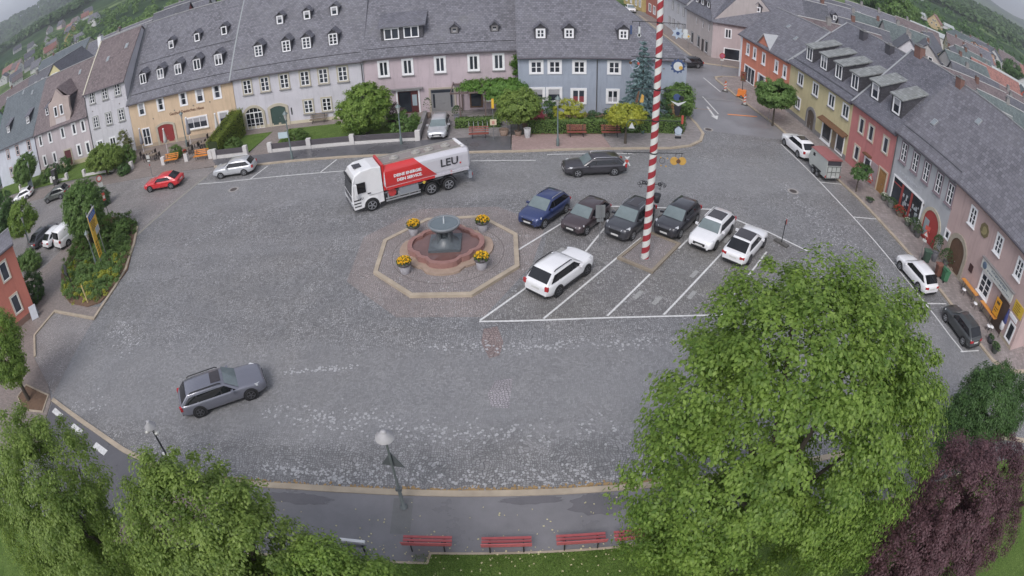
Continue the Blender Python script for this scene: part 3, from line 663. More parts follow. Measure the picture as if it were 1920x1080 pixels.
def skylight(h, x, y, w=.55, d=.75, mat=None):
    s = math.atan(h.sl); m = MB(); m.obox((0, 0, .0), (w, d, .12), 0, 0); m.obox((0, 0, .065), (w - .12, d - .12, .02), 0, 1)
    m.xf(Matrix.Translation((x, y, zr(h, y) + .05)) @ Matrix.Rotation(s, 4, 'X')); return m.build('skylight', [mat or plain('zinc_frame', (.38, .39, .4), .4, .3), plain('skylight_glass', (.25, .28, .3), .1)], h.roof)
def verge(h, x, w=.3, mat=None):
    """the capping along a gable end"""
    t = h.th + .03; m = MB(); zf = h.eave - .32 * h.sl
    m.yzprism([(-.34, zf + t), (-.34, zf + t + .05), (h.rd, h.ridge + t + .05), (h.rd, h.ridge + t)], x - w / 2, x + w / 2); return m.build('verge', mat or plain('zinc_flashing', (.42, .43, .44), .45, .3), h.roof)

Y0 = 60.4
SD, GS = SAND(), GREYST()
def vents(h, spots):
    for x, z in spots: MB().box(x - .07, x + .07, -.05, 0, z - .08, z + .08).build('wall_vent', plain('vent_metal', (.22, .2, .18), .6), h.root)
# hotel
P_HOT = plaster('hotel_plaster', (.62, .475, .33))
h = house('guesthouse', 'apricot plastered guesthouse with brown wall lettering, big red door and two rows of dormers', (-44.6, Y0), 0, 15.45, 14, 6.4, 14.9, 6.9, P_HOT, SLATE, cat='guesthouse', vl=.14, plinth=(plain('hotel_plinth', (.42, .34, .25), .9), .5))
for x, z in [(2.1, 5.14), (5.2, 5.14), (8.65, 5.16), (11.0, 5.15), (13.35, 5.18)]: window(h.root, x, z, .82, 1.5, PVC, .17, 1, 2, None, curtain=wr.choice([1, 2, 2, 3]))
window(h.root, 12.95+.75, 1.85, 1.15, 1.55, PVC, .16, 1, 1, SD, curtain=2)
window(h.root, 9.95, 1.95, 2.9, 1.3, PVC, .14, 3, 1, SD, curtain=2)
o = window(h.root, 2.15, 1.45, 1.15, 2.15, PVC, .1, 2, 2, None, curtain=0)
doorway(h.root, 5.3, 2.4, 2.55, SD, .3, plain('red_door_wood', (.27, .045, .045), .45, vary=.25), 2.3)
t = text_mesh('Gasthof Deutsches Haus', .50, plain('brown_lettering', (.16, .075, .045), .7), 'lettering', .01, .006, shear=.12); place('lettering', t, h.root, (8.75, -.02, 3.62)).rotation_euler = (PI / 2, 0, 0)
vents(h, [(3.7, 3.55), (7.1, 4.0), (9.9, 4.1), (12.2, 4.15)])
for x in (2.3, 5.15, 7.85, 10.6, 13.55): dormer(h, x, 1.2, 1.35, 1.15, 'gable', win=[(0, .74, .92, 1.22, dict(sur=PVC, sw=.05, cols=2, rows=1))], gh=.5)
for x in (5.8, 9.7, 13.5): dormer(h, x, 1.0, 1.05, 3.65, 'gable', win=[(0, .58, .62, .9, dict(sur=PVC, sw=.07, cols=1, rows=1))], gh=.42)
verge(h, 0.1, .5, plain('lead_verge', (.13, .135, .15), .5)); verge(h, 15.35, .28, plain('pale_verge', (.25, .27, .28), .5))
chimney(h, 4.5, 8, .7, .7, 1.2)
MB().tube([(.4, 2.95, zr(h, 2.95) + .12), (15.1, 2.95, zr(h, 2.95) + .12)], .03, 5).build('snow_guard', plain('guard_rail', (.10, .10, .11), .6), h.roof)
MB().tube([(.2, .35, zr(h, .35) + .12), (15.2, .35, zr(h, .35) + .12)], .03, 5).build('snow_guard', plain('guard_rail', (.10, .10, .11), .6), h.roof)
# white town house with the arched window
P_WH = plaster('white_plaster', (.565, .55, .59))
h = house('town_house', 'long white house with an arched glazed doorway, dark green gate and sandstone window frames', (-29.1, Y0), 0, 14.9, 14, 6.55, 15.2, 7.0, P_WH, SLATE, cat='house', plinth=(plain('cream_plinth', (.55, .5, .38), .9), .45), pipes=(14.75,))
for x in (1.75, 3.9, 6.2, 8.55, 10.6, 12.7): window(h.root, x, 5.08, .95, 1.55, SD, .15, 2, 3, GS, curtain=0)
for x in (8.55, 10.6): window(h.root, x, 1.9, .95, 1.4, SD, .15, 2, 3, GS, curtain=0)
mb = MB(); xzprism(mb, arch_pts(2.1, 2.55, 1.95), -.02, 0); ad = mb.build('arched_window', GLASS(), h.root, (2.05, 0, .05))
mb = MB(); arch_ring(mb, 2.1, 2.55, 1.95, .3, -.12, 0); mb.build('door_surround', SD, ad)
mb = MB(); mb.box(-1.05, 1.05, -.06, -.02, 1.9, 2.02); mb.box(-.06, .06, -.06, -.02, 0, 1.9); mb.box(-1.05, -.97, -.06, -.02, 0, 1.9); mb.box(.97, 1.05, -.06, -.02, 0, 1.9); mb.box(-1.05, 1.05, -.055, -.02, 0, .1)
for x in (-.52, .52): mb.box(x - .025, x + .025, -.05, -.02, .1, 1.9)
for z in (.68, 1.28): mb.box(-.97, .97, -.048, -.02, z - .02, z + .02)
for x in (-.5, 0, .5): mb.box(x - .02, x + .02, -.045, -.02, 2.02, 2.45)
mb.build('frame', PVC, ad)
doorway(h.root, 5.0, 1.8, 2.4, SD, .32, plain('dark_green_gate', (.05, .085, .075), .5, vary=.25), 2.15)
MB().box(6.5, 6.62, -.06, 0, 1.2, 2.0).build('letter_box', DARKMET(), h.root)
for x in (3.2, 6.5, 8.8, 11.75): dormer(h, x, 1.15, 1.35, 1.1, 'gable', win=[(0, .72, .85, 1.15, dict(sur=PVC, sw=.06, cols=2, rows=3, curtain=0))], gh=.5)
for x in (5.2, 8.4, 11.5): dormer(h, x, 1.0, 1.05, 3.45, 'gable', win=[(0, .58, .6, .85, dict(sur=PVC, sw=.08, cols=1, rows=1, curtain=2))], gh=.42)
MB().tube([(.2, .3, zr(h, .3) + .1), (14.7, .3, zr(h, .3) + .1)], .03, 5).build('snow_guard', plain('guard_rail', (.10, .10, .11), .6), h.roof)
chimney(h, 9, 8, .8, .6, 1.2)
# mauve shop house
P_PK = plaster('mauve_plaster', (.52, .435, .465))
h = house('town_house', 'mauve house with a broad twin-window dormer, glazed shop bay and vine pergola', (-14.15, Y0), 0, 15.3, 14, 6.65, 14.6, 7.0, P_PK, SLATE, cat='house')
for x in (2.05, 4.5, 7.75, 11.05, 13.5): window(h.root, x, 5.14, .85, 1.5, PVC, .17, 2, 1, GS, curtain=0)
sh = doorway(h.root, 4.3, 2.1, 2.55, PVC, .16, plain('maroon_shopfront', (.10, .03, .03), .5), double=False, handle=False)
MB().box(-.95, .3, -.05, -.041, .25, 2.45).build('shop_glass', GLASS(), sh); MB().box(.42, .9, -.055, -.045, .9, 2.1).build('door_glass', plain('frosted_glass', (.33, .40, .44), .3), sh)
MB().box(-1.75, 1.6, -.42, -.1, 2.78, 2.9).build('awning_hood', GS, sh)
d = doorway(h.root, 7.8, 2.35, 2.5, plain('beige_surround', (.42, .37, .31), .85), .18, plain('grey_door', (.23, .23, .235), .45), double=False)
for s in (-1, 1): MB().box(s * .88 - .1, s * .88 + .1, -.055, -.045, .5, 2.0).build('side_light', GLASS(), d)
MB().box(-1.1, 1.1, -.055, -.041, 2.12, 2.42).build('fanlight', GLASS(), d)
window(h.root, 11.15, 1.4, 1.15, 2.1, WOODBR(), .06, 1, 1, curtain=0, frame=WOODBR()); window(h.root, 12.6, 1.55, 1.2, 1.15, PVC, .08, 1, 1, SD, curtain=0)
dormer(h, 4.0, 4.3, 1.55, 1.0, 'shed', sl=.42, ov=.3, win=[(-1.05, .72, 1.45, 1.15, dict(sur=PVC, sw=.05, cols=2, rows=1, curtain=0)), (.95, .76, 1.45, 1.15, dict(sur=PVC, sw=.05, cols=2, rows=1, curtain=0))])
for x in (9.25, 13.2): dormer(h, x, .85, .7, 1.15, 'gable', win=[(0, .4, .5, .48, dict(sur=GS, sw=.05, cols=1, rows=1, curtain=1, frame=GS))], gh=.4)
MB().tube([(.2, .35, zr(h, .35) + .1), (15.1, .35, zr(h, .35) + .1)], .03, 5).build('snow_guard', plain('guard_rail', (.10, .10, .11), .6), h.roof)
# blue-grey house
P_BL = plaster('blue_grey_plaster', (.335, .375, .445))
h = house('town_house', 'blue-grey rendered house with white window surrounds and hipped slate roof behind the hedge', (1.2, 58.3), 0, 16.6, 13, 6.35, 14.2, 6.5, P_BL, SLATE, cat='house', hip=.74, pipes=(7.55,))
for x in (1.72, 3.47, 5.83, 9.22): window(h.root, x, 5.02, 1.0, 1.15, PVC, .19, 2, 2, None, curtain=0)
for x in (1.75, 3.4): window(h.root, x, 2.1, 1.2, 1.3, PVC, .19, 1, 1, None, curtain=2)
window(h.root, 5.78, 1.95, 1.2, 1.35, PVC, .2, 2, 1, None, curtain=0)
MB().box(5.25, 6.31, -.02, -.017, 1.32, 1.95).build('red_half_curtain', plain('red_curtain', (.25, .05, .06), .9), h.root)
window(h.root, 9.15, 1.98, .98, 1.25, PVC, .19, 2, 1, None, curtain=1)
for x in (2.23, 4.95, 10.25): dormer(h, x, 1.15, 1.15, 1.0, 'gable', win=[(0, .6, .68, .78, dict(sur=PVC, sw=.11, cols=2, rows=2, curtain=0))], gh=.48)
vents(h, [(11.6, 5.0), (12.6, 5.2), (12.0, 3.9), (13.2, 3.7), (14.2, 5.1)])
# C, B, A: to the left of the guesthouse
P_W2 = plaster('white_plaster_cool', (.56, .55, .58))
h = house('town_house', 'tall white three-storey house under a brown tiled roof, next to the guesthouse', (-52.45, Y0), 0, 7.8, 11.5, 9.55, 15.1, 5.7, P_W2, TILEBR, cat='house', gutter=True, pipes=(.05,))
for z in (8.55, 5.1):
    for x in (1.5, 4.05, 6.42): window(h.root, x, z, .9, 1.45, plain('grey_surround', (.36, .37, .35), .8), .14, 2, 3, GS, curtain=0)
for x in (1.5, 4.0): window(h.root, x, 1.7, 1.0, 1.4, PVC, .12, 2, 1, GS)
for x, y in ((3.2, 2.9), (6.3, 3.7)): skylight(h, x, y)
vents(h, [(1.2, 6.7), (6.4, 6.6)]); verge(h, .1, .25, plain('cream_verge', (.5, .47, .38), .7))
chimney(h, -.5, 6.2, .7, .7, 1.3, PVC); 
P_LI = plaster('lilac_grey_plaster', (.50, .445, .46))
h = house('town_house', 'lilac-grey house with a curved stone gable dormer and dark red door', (-65.7, Y0), 0, 13.2, 11, 6.6, 13.3, 5.4, P_LI, TILEBR, cat='house', plinth=(plain('ochre_plinth', (.45, .40, .27), .9), .7))
for x in (1.55, 4.1, 7.3, 10.0, 12.0): window(h.root, x, 5.15, .62, 1.45, PVC, .2, 1, 1, None, curtain=0)
for x in (1.7, 4.3, 10.25, 12.2): window(h.root, x, 1.95, .62, 1.45, PVC, .2, 1, 1, None, curtain=0)
doorway(h.root, 7.6, 1.5, 2.45, SD, .2, plain('maroon_door', (.13, .045, .05), .5))
mb = MB(); prof = [(4.6, 6.5), (4.75, 7.6), (4.95, 8.4), (4.95, 10.0), (5.9, 10.35), (7.25, 11.7), (8.6, 10.35), (9.95, 10.0), (9.8, 8.6), (10.0, 7.6), (9.4, 6.5)]
xzprism(mb, prof, -.06, .35); gd = mb.build('gable_dormer', plaster('gable_stone', (.46, .38, .35)), h.root)
for x in (6.6, 8.0): window(gd, x, 8.55, .66, 1.4, PVC, .1, 1, 1, None, y=-.062, curtain=0, flat=True)
MB().box(6.2, 8.6, -.075, -.06, 6.7, 7.5).build('panel', plaster('panel_plaster', (.55, .5, .5)), gd)
mb = MB(); t2 = .1; P = [(4.7, 9.9), (7.25, 11.75), (9.8, 9.9), (9.8, 10.0), (7.25, 11.9), (4.7, 10.0)]; v = [(a, .36, b) for a, b in P] + [(a, 4.8, b) for a, b in P]
mb.add(v, [(i, 6 + i, 6 + (i + 1) % 6, (i + 1) % 6) for i in range(6)] + [(5, 4, 3, 2, 1, 0), (6, 7, 8, 9, 10, 11)], 0); mb.yzprism([(.35, 6.9), (4.6, 9.8), (.35, 9.8)], 4.95, 9.75, 1); mb.build('gable_roof', [TILEBR, CHEEK], gd)
dormer(h, 3.2, .85, 1.25, 1.2, 'shed', sl=.3, win=[(0, .66, .6, 1.0, dict(sur=PVC, sw=.07, cols=1, rows=2, curtain=0))]); dormer(h, 12.6, .85, 1.2, 1.2, 'shed', sl=.3, win=[(0, .66, .6, 1.0, dict(sur=PVC, sw=.07, cols=1, rows=2, curtain=0))])
chimney(h, 7.0, 6.8, 1.0, .6, .9); skylight(h, 9.3, 4.3, .5, .7)
MB().box(.05, .16, -.12, -.01, .1, 6.3).build('downpipe', plain('mauve_pipe', (.15, .12, .15), .5), h.root)
P_LB = plaster('pale_blue_plaster', (.56, .58, .64))
h = house('town_house', 'pale bluish house with reddish window frames and blue-grey roof beside the lilac-grey house', (-78.6, Y0), 0, 12.85, 11, 6.7, 13.4, 5.6, P_LB, SLATEB, cat='house')
RS = plain('red_sandstone', (.35, .22, .2), .85, vary=.2)
for x in (4.2, 7.4, 11.05): window(h.root, x, 5.15, .75, 1.5, RS, .14, 1, 2, None); window(h.root, x, 2.0, .75, 1.5, RS, .14, 1, 2, None)
for x in (4.2, 10.6): dormer(h, x, 1.2, 1.3, 1.2, 'shed', sl=.35, win=[(0, .66, .7, 1.0, dict(sur=PVC, sw=.08, cols=2, rows=2, curtain=0))])
skylight(h, 9.3, 4.6, .5, .7); skylight(h, 6.0, 5.2, .5, .7)
h = house('town_house', 'house with a mauve-grey roof and a bright skylight at the far left edge', (-98, 57), .15, 17, 12, 7, 12.5, 6, plaster('mint_plaster', (.40, .52, .46)), roofing('mauve_roof', (.17, .16, .19), .4, .35, .1), cat='house')
skylight(h, 12.5, 3.2, .9, 1.1, PVC); skylight(h, 14.6, 2.2, .5, .6)
for x in (4, 8, 12): window(h.root, x, 5, .9, 1.4, PVC, .12, 2, 1)
# the east row: one straight street front, built from north to south
EA = Vector((31.5, 66.5)); ET = Vector((2.1, -46.5)).normalized(); EANG = math.atan2(ET.y, ET.x)
def eat(s): p = EA + ET * s; return (p.x, p.y)
P_OR = plaster('orange_plaster', (.66, .25, .165))
IANG = math.atan2(62.5 - 76.3, 31.68 - 30.72)
h = house('corner_house', 'orange-red corner house with a small gable and shop windows at the road junction', (30.72, 76.3), IANG, 13.85, 11, 6.1, 10.4, 5.5, P_OR, TILEGR, cat='house', vl=.3)
for x in (2.35, 4.4, 7.0, 10.45, 12.6): window(h.root, x, 4.5, .62, 1.3, PVC, .16, 1, 1, PVC, curtain=wr.choice([0, 2]))
for x, w_ in ((3.3, 3.0),): window(h.root, x, 1.15, w_, 2.1, PVC, .12, 3, 1, curtain=0)
window(h.root, 6.8, 1.2, 1.9, 2.0, PVC, .14, 1, 1, curtain=3)
mb = MB(); xzprism(mb, [(4.9, 5.9), (6.85, 7.6), (8.75, 5.9)], -.04, .2); gd = mb.build('gable', P_OR, h.root)
mb = MB(); v = [(4.6, -.25, 5.85), (6.85, -.25, 7.8), (9.05, -.25, 5.85), (4.6, 2.2, 5.85), (6.85, 2.2, 7.8), (9.05, 2.2, 5.85)]; v += [(a, b, c - .16) for a, b, c in v]
mb.add(v, [(0, 1, 4, 3), (1, 2, 5, 4), (6, 9, 10, 7), (7, 10, 11, 8), (0, 6, 7, 1), (1, 7, 8, 2), (0, 3, 9, 6), (2, 8, 11, 5)]); mb.build('gable_roof', plain('pale_flashing', (.42, .43, .44), .5, .2), gd)
for x, y in ((6.5, 3.6), (10.2, 2.6)): skylight(h, x, y, .5, .7)
MB().box(.02, .5, -.03, -.004, 0, 6).build('corner_quoin', PVC, h.root); verge(h, 13.75, .3); 
P_YE = plaster('yellow_plaster', (.60, .53, .315))
h = house('town_house', 'pale yellow house with four long lean-to dormers and a wide shop window', eat(3.75), EANG, 14.05, 16, 6.2, 12.1, 8.0, P_YE, SLATE, cat='house', plinth=(GS, .6))
for x in (2.95, 6.45, 9.95, 12.85): window(h.root, x, 4.85, 1.1, 1.3, PVC, .12, 2, 1, GS, curtain=0)
window(h.root, 2.85, 2.0, 1.1, 1.15, PVC, .12, 2, 1, GS)
doorway(h.root, 6.2, 1.5, 2.35, GS, .35, plain('brown_arch_door', (.11, .085, .065), .6), 1.9)
window(h.root, 9.8, 1.3, 1.8, 1.95, PVC, .14, 1, 1, PVC, curtain=0); window(h.root, 12.65, 1.3, 1.4, 2.0, PVC, .1, 1, 1, curtain=0)
MB().box(11.0, 11.75, -.05, -.003, .25, 2.3).build('timber_panel', plain('tan_panel', (.25, .19, .13), .7), h.root)
mb = MB(); mb.add([(8.5, -.02, 2.75), (13.9, -.02, 2.75), (13.9, -.7, 2.45), (8.5, -.7, 2.45), (8.5, -.02, 2.62), (13.9, -.02, 2.62), (13.9, -.7, 2.38), (8.5, -.7, 2.38)], [(0, 1, 2, 3), (4, 7, 6, 5), (3, 2, 6, 7), (0, 3, 7, 4), (1, 5, 6, 2)]); mb.build('awning', WOODBR(), h.root)
LICHEN = roofing('lichened_dormer_roof', (.23, .24, .235), .5, .4, .9, .3, mosscol=(.07, .08, .05))
for x in (2.8, 6.05, 9.25, 12.5): dormer(h, x, 1.75, 1.75, 1.0, 'shed', face=CHEEK, roof=LICHEN, sl=.28, ov=.16, win=[(0, .92, 1.15, 1.45, dict(sur=PVC, sw=.07, cols=2, rows=1, curtain=wr.choice([0, 2])))])
for x in (5.2, 10.6): chimney(h, x, 7.0, .95, .7, .9, plain('slate_stack', (.07, .068, .08), .6))
MB().tube([(.1, .35, zr(h, .35) + .1), (13.9, .35, zr(h, .35) + .1)], .03, 5).build('snow_guard', plain('guard_rail', (.10, .10, .11), .6), h.roof)
verge(h, .05, .2); verge(h, 13.95, .25)
P_RE = plaster('rose_red_plaster', (.54, .215, .205))
h = house('town_house', 'rose-red house with two lean-to dormers and a wooden double door, left of the grey shop', eat(17.8), EANG, 7.9, 15, 6.45, 12.95, 7.5, P_RE, SLATE, cat='house')
CRS = plain('cream_surround', (.55, .47, .37), .8)
for x in (1.95, 3.7, 6.3): window(h.root, x, 4.6, .82, 1.45, CRS, .15, 1, 1, None, curtain=3)
window(h.root, 1.85, 1.75, .85, 1.35, CRS, .15, 1, 1, None, curtain=3)
window(h.root, 3.95, 1.4, 1.0, 1.5, PVC, .12, 1, 1, PVC, curtain=0)
doorway(h.root, 6.75, 1.25, 2.3, CRS, .16, plain('honey_oak_door', (.34, .19, .075), .5, vary=.3))
MB().box(4.65, 5.8, -.06, -.003, .05, 2.3).build('rose_door_panel', plain('greyish_rose', (.38, .3, .31), .6), h.root)
MB().box(3.4, 4.5, -.5, -.05, 2.45, 2.6).build('door_hood', WOODBR(), h.root)
for x in (2.2, 5.9): dormer(h, x, 1.85, 1.8, 1.0, 'shed', roof=LICHEN, sl=.32, ov=.18, win=[(0, .95, 1.0, 1.4, dict(sur=PVC, sw=.1, cols=1, rows=1, curtain=2))])
chimney(h, 1.6, 7.4, 1.1, .8, 1.0); verge(h, .05, .22); 
P_GY = plaster('grey_plaster', (.44, .45, .47))
PURP = plain('mauve_sandstone', (.25, .20, .225), .85, vary=.2)
h = house('town_house', 'grey shop house with red-framed display windows, arched red entrance and five mauve-framed windows', eat(25.7), EANG, 9.1, 14.4, 6.75, 12.8, 7.2, P_GY, TILEGR, cat='house', pipes=(.05,))
for x in (1.35, 3.2, 4.95, 6.85, 8.6): window(h.root, x, 5.28, .78, 1.65, PURP, .13, 2, 3, PURP, curtain=0)
RW = plain('red_shop_frame', (.30, .06, .055), .5)
mb = MB(); mb.box(.7, 5.3, -.02, 0, .1, 2.75, 0); sh = mb.build('shop_window', GLASS(), h.root)
mb = MB()
for x in (2.2, 3.7): mb.box(x - .14, x + .14, -.06, -.02, .05, 2.7)
mb.box(.75, 5.25, -.05, -.02, .05, .45); mb.box(.75, 2.06, -.05, -.02, 2.2, 2.3); mb.build('red_frame', RW, sh)
mb = MB(); mb.box(.55, 5.45, -.1, 0, 2.75, 2.9); mb.box(.55, .7, -.08, 0, 0, 2.75); mb.box(5.3, 5.45, -.08, 0, 0, 2.75); mb.build('shop_surround', PVC, sh)
mb = MB(); rr = random.Random(2)
for _ in range(22): mb.obox((rr.uniform(.9, 5.1), -.023, rr.uniform(.5, 2.0)), (rr.uniform(.1, .35), .004, rr.uniform(.15, .4)))
mb.build('window_display', plain('display_goods', (.35, .38, .4), .7, vary=.6, scale=2), sh)
d = doorway(h.root, 7.1, 2.3, 2.85, SD, .28, plain('red_entrance_door', (.36, .055, .05), .5), 1.75)
MB().box(-.95, -.25, -.06, -.042, .4, 1.9).build('door_glass', plain('pale_glass', (.30, .34, .36), .2), d)
vents(h, [(5.55, 2.6)])
mb = MB(); rr = random.Random(6); x = 1.2
while x < 4.9:
    ww = rr.uniform(.1, .2); mb.box(x, x + .03, -.03, -.005, 3.28, 3.28 + rr.uniform(.16, .3)); mb.box(x + .03, x + ww, -.025, -.005, rr.choice([3.3, 3.4, 3.5]), rr.choice([3.52, 3.54])); x += ww + .06
mb.build('faint_lettering', plain('faint_letters', (.50, .52, .55), .7), h.root)
for x, y in ((2.5, 2.3), (6.3, 4.9)): skylight(h, x, y, .6, .8)
chimney(h, 1.3, 6.8, .8, .7, .8); MB().tube([(.1, .5, zr(h, .5) + .1), (9, .5, zr(h, .5) + .1)], .03, 5).build('snow_guard', plain('guard_rail', (.10, .10, .11), .6), h.roof)
P_SA = plaster('salmon_plaster', (.50, .375, .355))
h = house('town_house', 'salmon-pink inn with an arched wooden gate, octagonal wall emblem and a long white sign board', eat(34.8), EANG, 11.75, 14.4, 6.85, 12.75, 7.2, P_SA, TILEGR, cat='inn', plinth=(plain('sand_plinth', (.42, .36, .28), .9), .35))
for x in (2.85, 6.6, 9.6): window(h.root, x, 5.3, .72, 1.3, PVC, .12, 2, 3, PVC, curtain=0)
window(h.root, 6.5, 1.8, 1.3, 1.45, PVC, .14, 2, 3, PVC, curtain=0)
d = doorway(h.root, 2.1, 2.0, 2.85, plain('carved_stone', (.36, .32, .26), .9, vary=.25), .38, plain('brown_gate', (.12, .07, .045), .6, vary=.3), 1.85)
window(h.root, .35, 2.2, .5, .62, PVC, .13, 1, 1, curtain=0)
mb = MB(); mb.add([(.56 * math.cos(2 * PI * k / 8 + PI / 8), yy, .56 * math.sin(2 * PI * k / 8 + PI / 8)) for yy in (-.08, 0) for k in range(8)], [(7, 6, 5, 4, 3, 2, 1, 0)] + [(k, (k + 1) % 8, 8 + (k + 1) % 8, 8 + k) for k in range(8)])
em = mb.build('wall_emblem', plain('bronze_frame', (.17, .14, .07), .6), h.root, (4.6, 0, 5.2))
mb = MB(); mb.lathe([(.05, 0), (.22, .01), (.3, 0)], (0, 0, 0), 12); mb.xf(Matrix.Translation((.05, -.085, .02)) @ Matrix.Rotation(PI / 2, 4, 'X')); mb.box(-.3, .1, -.1, -.085, -.34, -.2); mb.build('emblem_relief', plain('gilt_relief', (.36, .31, .16), .5, .3), em)
sg = MB().box(5.5, 9.95, -.28, -.05, 2.78, 3.55).build('sign_board', plain('sign_white', (.55, .56, .53), .5), h.root)
MB().box(5.4, 10.05, -.34, -.004, 3.55, 3.63).build('sign_hood', GS, sg)
mb = MB(); mb.lathe([(.2, 0), (.27, .01), (.27, .02), (.2, .02)], (0, 0, 0), 16); mb.box(-.12, .12, -.03, .03, 0, .02); mb.box(-.03, .03, -.16, .16, 0, .018); mb.xf(Matrix.Translation((5.95, -.285, 3.16)) @ Matrix.Rotation(PI / 2, 4, 'X')); mb.build('sign_emblem', plain('sign_blue_grey', (.12, .17, .24), .5), sg)
mb = MB(); rr = random.Random(9)
for zc, hh_, x0, x1 in ((3.3, .17, 6.9, 9.2), (3.03, .1, 6.4, 9.7)):
    x = x0
    while x < x1:
        ww = rr.uniform(.07, .13); mb.box(x, x + .025, -.292, -.281, zc - hh_ / 2, zc + hh_ / 2); mb.box(x + .025, x + ww, -.29, -.281, zc + rr.choice([-.5, -.05, .4]) * hh_, zc + rr.choice([.5, .45]) * hh_); x += ww + .05
mb.build('sign_lettering', plain('sign_ink', (.13, .16, .2), .6), sg)
mb = MB(); mb.box(4.05, 4.55, -.06, -.003, 1.5, 2.1); mb.build('menu_case', plain('dark_case', (.07, .035, .035), .4), h.root)
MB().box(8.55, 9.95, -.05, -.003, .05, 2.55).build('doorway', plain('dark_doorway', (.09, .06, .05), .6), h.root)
mb = MB(); mb.box(10.35, 11.6, -.07, -.003, 2.5, 3.4); yb = mb.build('notice_panel', plain('mustard_panel', (.62, .42, .05), .6), h.root)
mb = MB()
for k in range(5): mb.box(10.5, 11.1 + .1 * (k % 3), -.08, -.071, 3.25 - k * .16, 3.29 - k * .16)
mb.build('panel_lettering', plain('brown_ink', (.12, .05, .02), .7), yb)
MB().box(10.25, 11.3, -.1, -.003, 2.0, 2.3).build('name_plate', PVC, h.root)
window(h.root, 11.0, 1.1, .7, 1.3, PVC, .1, 1, 1, curtain=0)
for x, y in ((8, 2.8),): skylight(h, x, y, .6, .8)
# houses on the far side of the junction
P_BE = plaster('beige_shop_plaster', (.47, .425, .41)); P_BP = plaster('pinkish_plaster', (.50, .42, .42))
h = house('corner_shop', 'mauve-beige corner shop across the junction with big display windows', (29.8, 85.55), math.atan2(-3.1, 14.2), 15, 12, 5.95, 12.6, 7, P_BP, SLATE, cat='shop', hip=None, vl=.2)
window(h.root, 2.35, 4.2, .85, 1.35, PVC, .12, 2, 1, None, curtain=0); window(h.root, 8, 4.2, .85, 1.35, PVC, .12, 2, 1, None)
window(h.root, 3.1, 1.0, 2.4, 1.75, PVC, .1, 1, 1, None, curtain=0)
for x in (3.2, 7.1): dormer(h, x, 1.3, 1.1, 2.0, 'gable', win=[(0, .55, .6, .65, dict(sur=PVC, sw=.1, cols=1, rows=1, curtain=0))], gh=.6)
h = house('shop_house', 'beige-grey shop house on the far road with a row of tall ground floor windows', (29.16, 97), math.atan2(85.55 - 97, 29.8 - 29.16), 11.45, 12, 5.95, 12, 6, P_BE, SLATE, cat='shop', vr=0)
for x in (3.0, 5.9, 9.3): window(h.root, x, 1.25, 1.1, 1.8, GS, .1, 1, 1, curtain=0)
for x in (4.8, 7.6, 10.1): window(h.root, x, 4.45, .45, 1.1, P_BE, .12, 1, 1, curtain=2)
doorway(h.root, 7.7, .9, 2.1, None, .1, plain('brown_shop_door', (.06, .05, .05), .5), double=False)
for x in (2.0, 4.5, 7.0): dormer(h, x, 1.5, 1.2, 1.0, 'shed', sl=.3, win=[(0, .65, .7, .8, dict(sur=PVC, sw=.1, cols=1, rows=1, curtain=0))])
h = house('row_house', 'pale grey house further along the far road, beyond the beige-grey shop house', (28.85, 111), math.atan2(97 - 111, 29.14 - 28.85), 14, 12, 6.6, 12.5, 6, plaster('pale_grey_plaster', (.54, .54, .56)), SLATE, cat='house')
for x in (6.0, 9.3, 12.4): window(h.root, x, 4.75, .7, 1.5, GS, .1, 2, 1, curtain=0)
for x in (4.2, 6.8, 9.6, 12.4): window(h.root, x, 1.6, .8, 1.4, GS, .1, 2, 1, curtain=0)
h = house('row_house', 'brick-red house with pale shutters beyond the pale grey one', (28.3, 123), math.atan2(111 - 123, .5), 12, 11, 7, 12.5, 5.5, plaster('brick_red_plaster', (.42, .15, .11)), SLATE, cat='house')
for x in (3, 6.2, 9.4): window(h.root, x, 5, .9, 1.3, PVC, .1, 2, 1); window(h.root, x, 1.7, 1.5, 1.6, PVC, .1, 2, 1)
h = house('row_house', 'house with ochre and white striped front at the far end of the road', (26.2, 136), math.atan2(124 - 136, 1.6), 12, 11, 7, 12, 5.5, plaster('ochre_plaster', (.58, .45, .2)), SLATED, cat='house')
for x in (2, 5, 8.2, 10.6): window(h.root, x, 5, .9, 1.4, PVC, .16, 2, 1); window(h.root, x, 1.7, .9, 1.6, PVC, .16, 2, 1)
# red house at the left edge, seen from behind and above
h = house('red_house', 'terracotta-red house with white-framed windows at the left edge by the planting bed', (-37.0 - 10 * math.cos(math.radians(54)), 27.68 - 10 * math.sin(math.radians(54))), math.radians(54), 10, 3.6, 6.45, 7.1, 1.8, plaster('terracotta_plaster', (.55, .20, .15)), TILEGR, cat='house', vr=.12, ov=.22, plinth=(plain('brown_plinth', (.22, .14, .11), .9), .55))
for z in (4.95, 1.95):
    for x in (8.35, 4.8): window(h.root, x, z, .82, 1.5, plain('cream_frame', (.62, .55, .45), .7), .14, 1, 1, None, curtain=0)
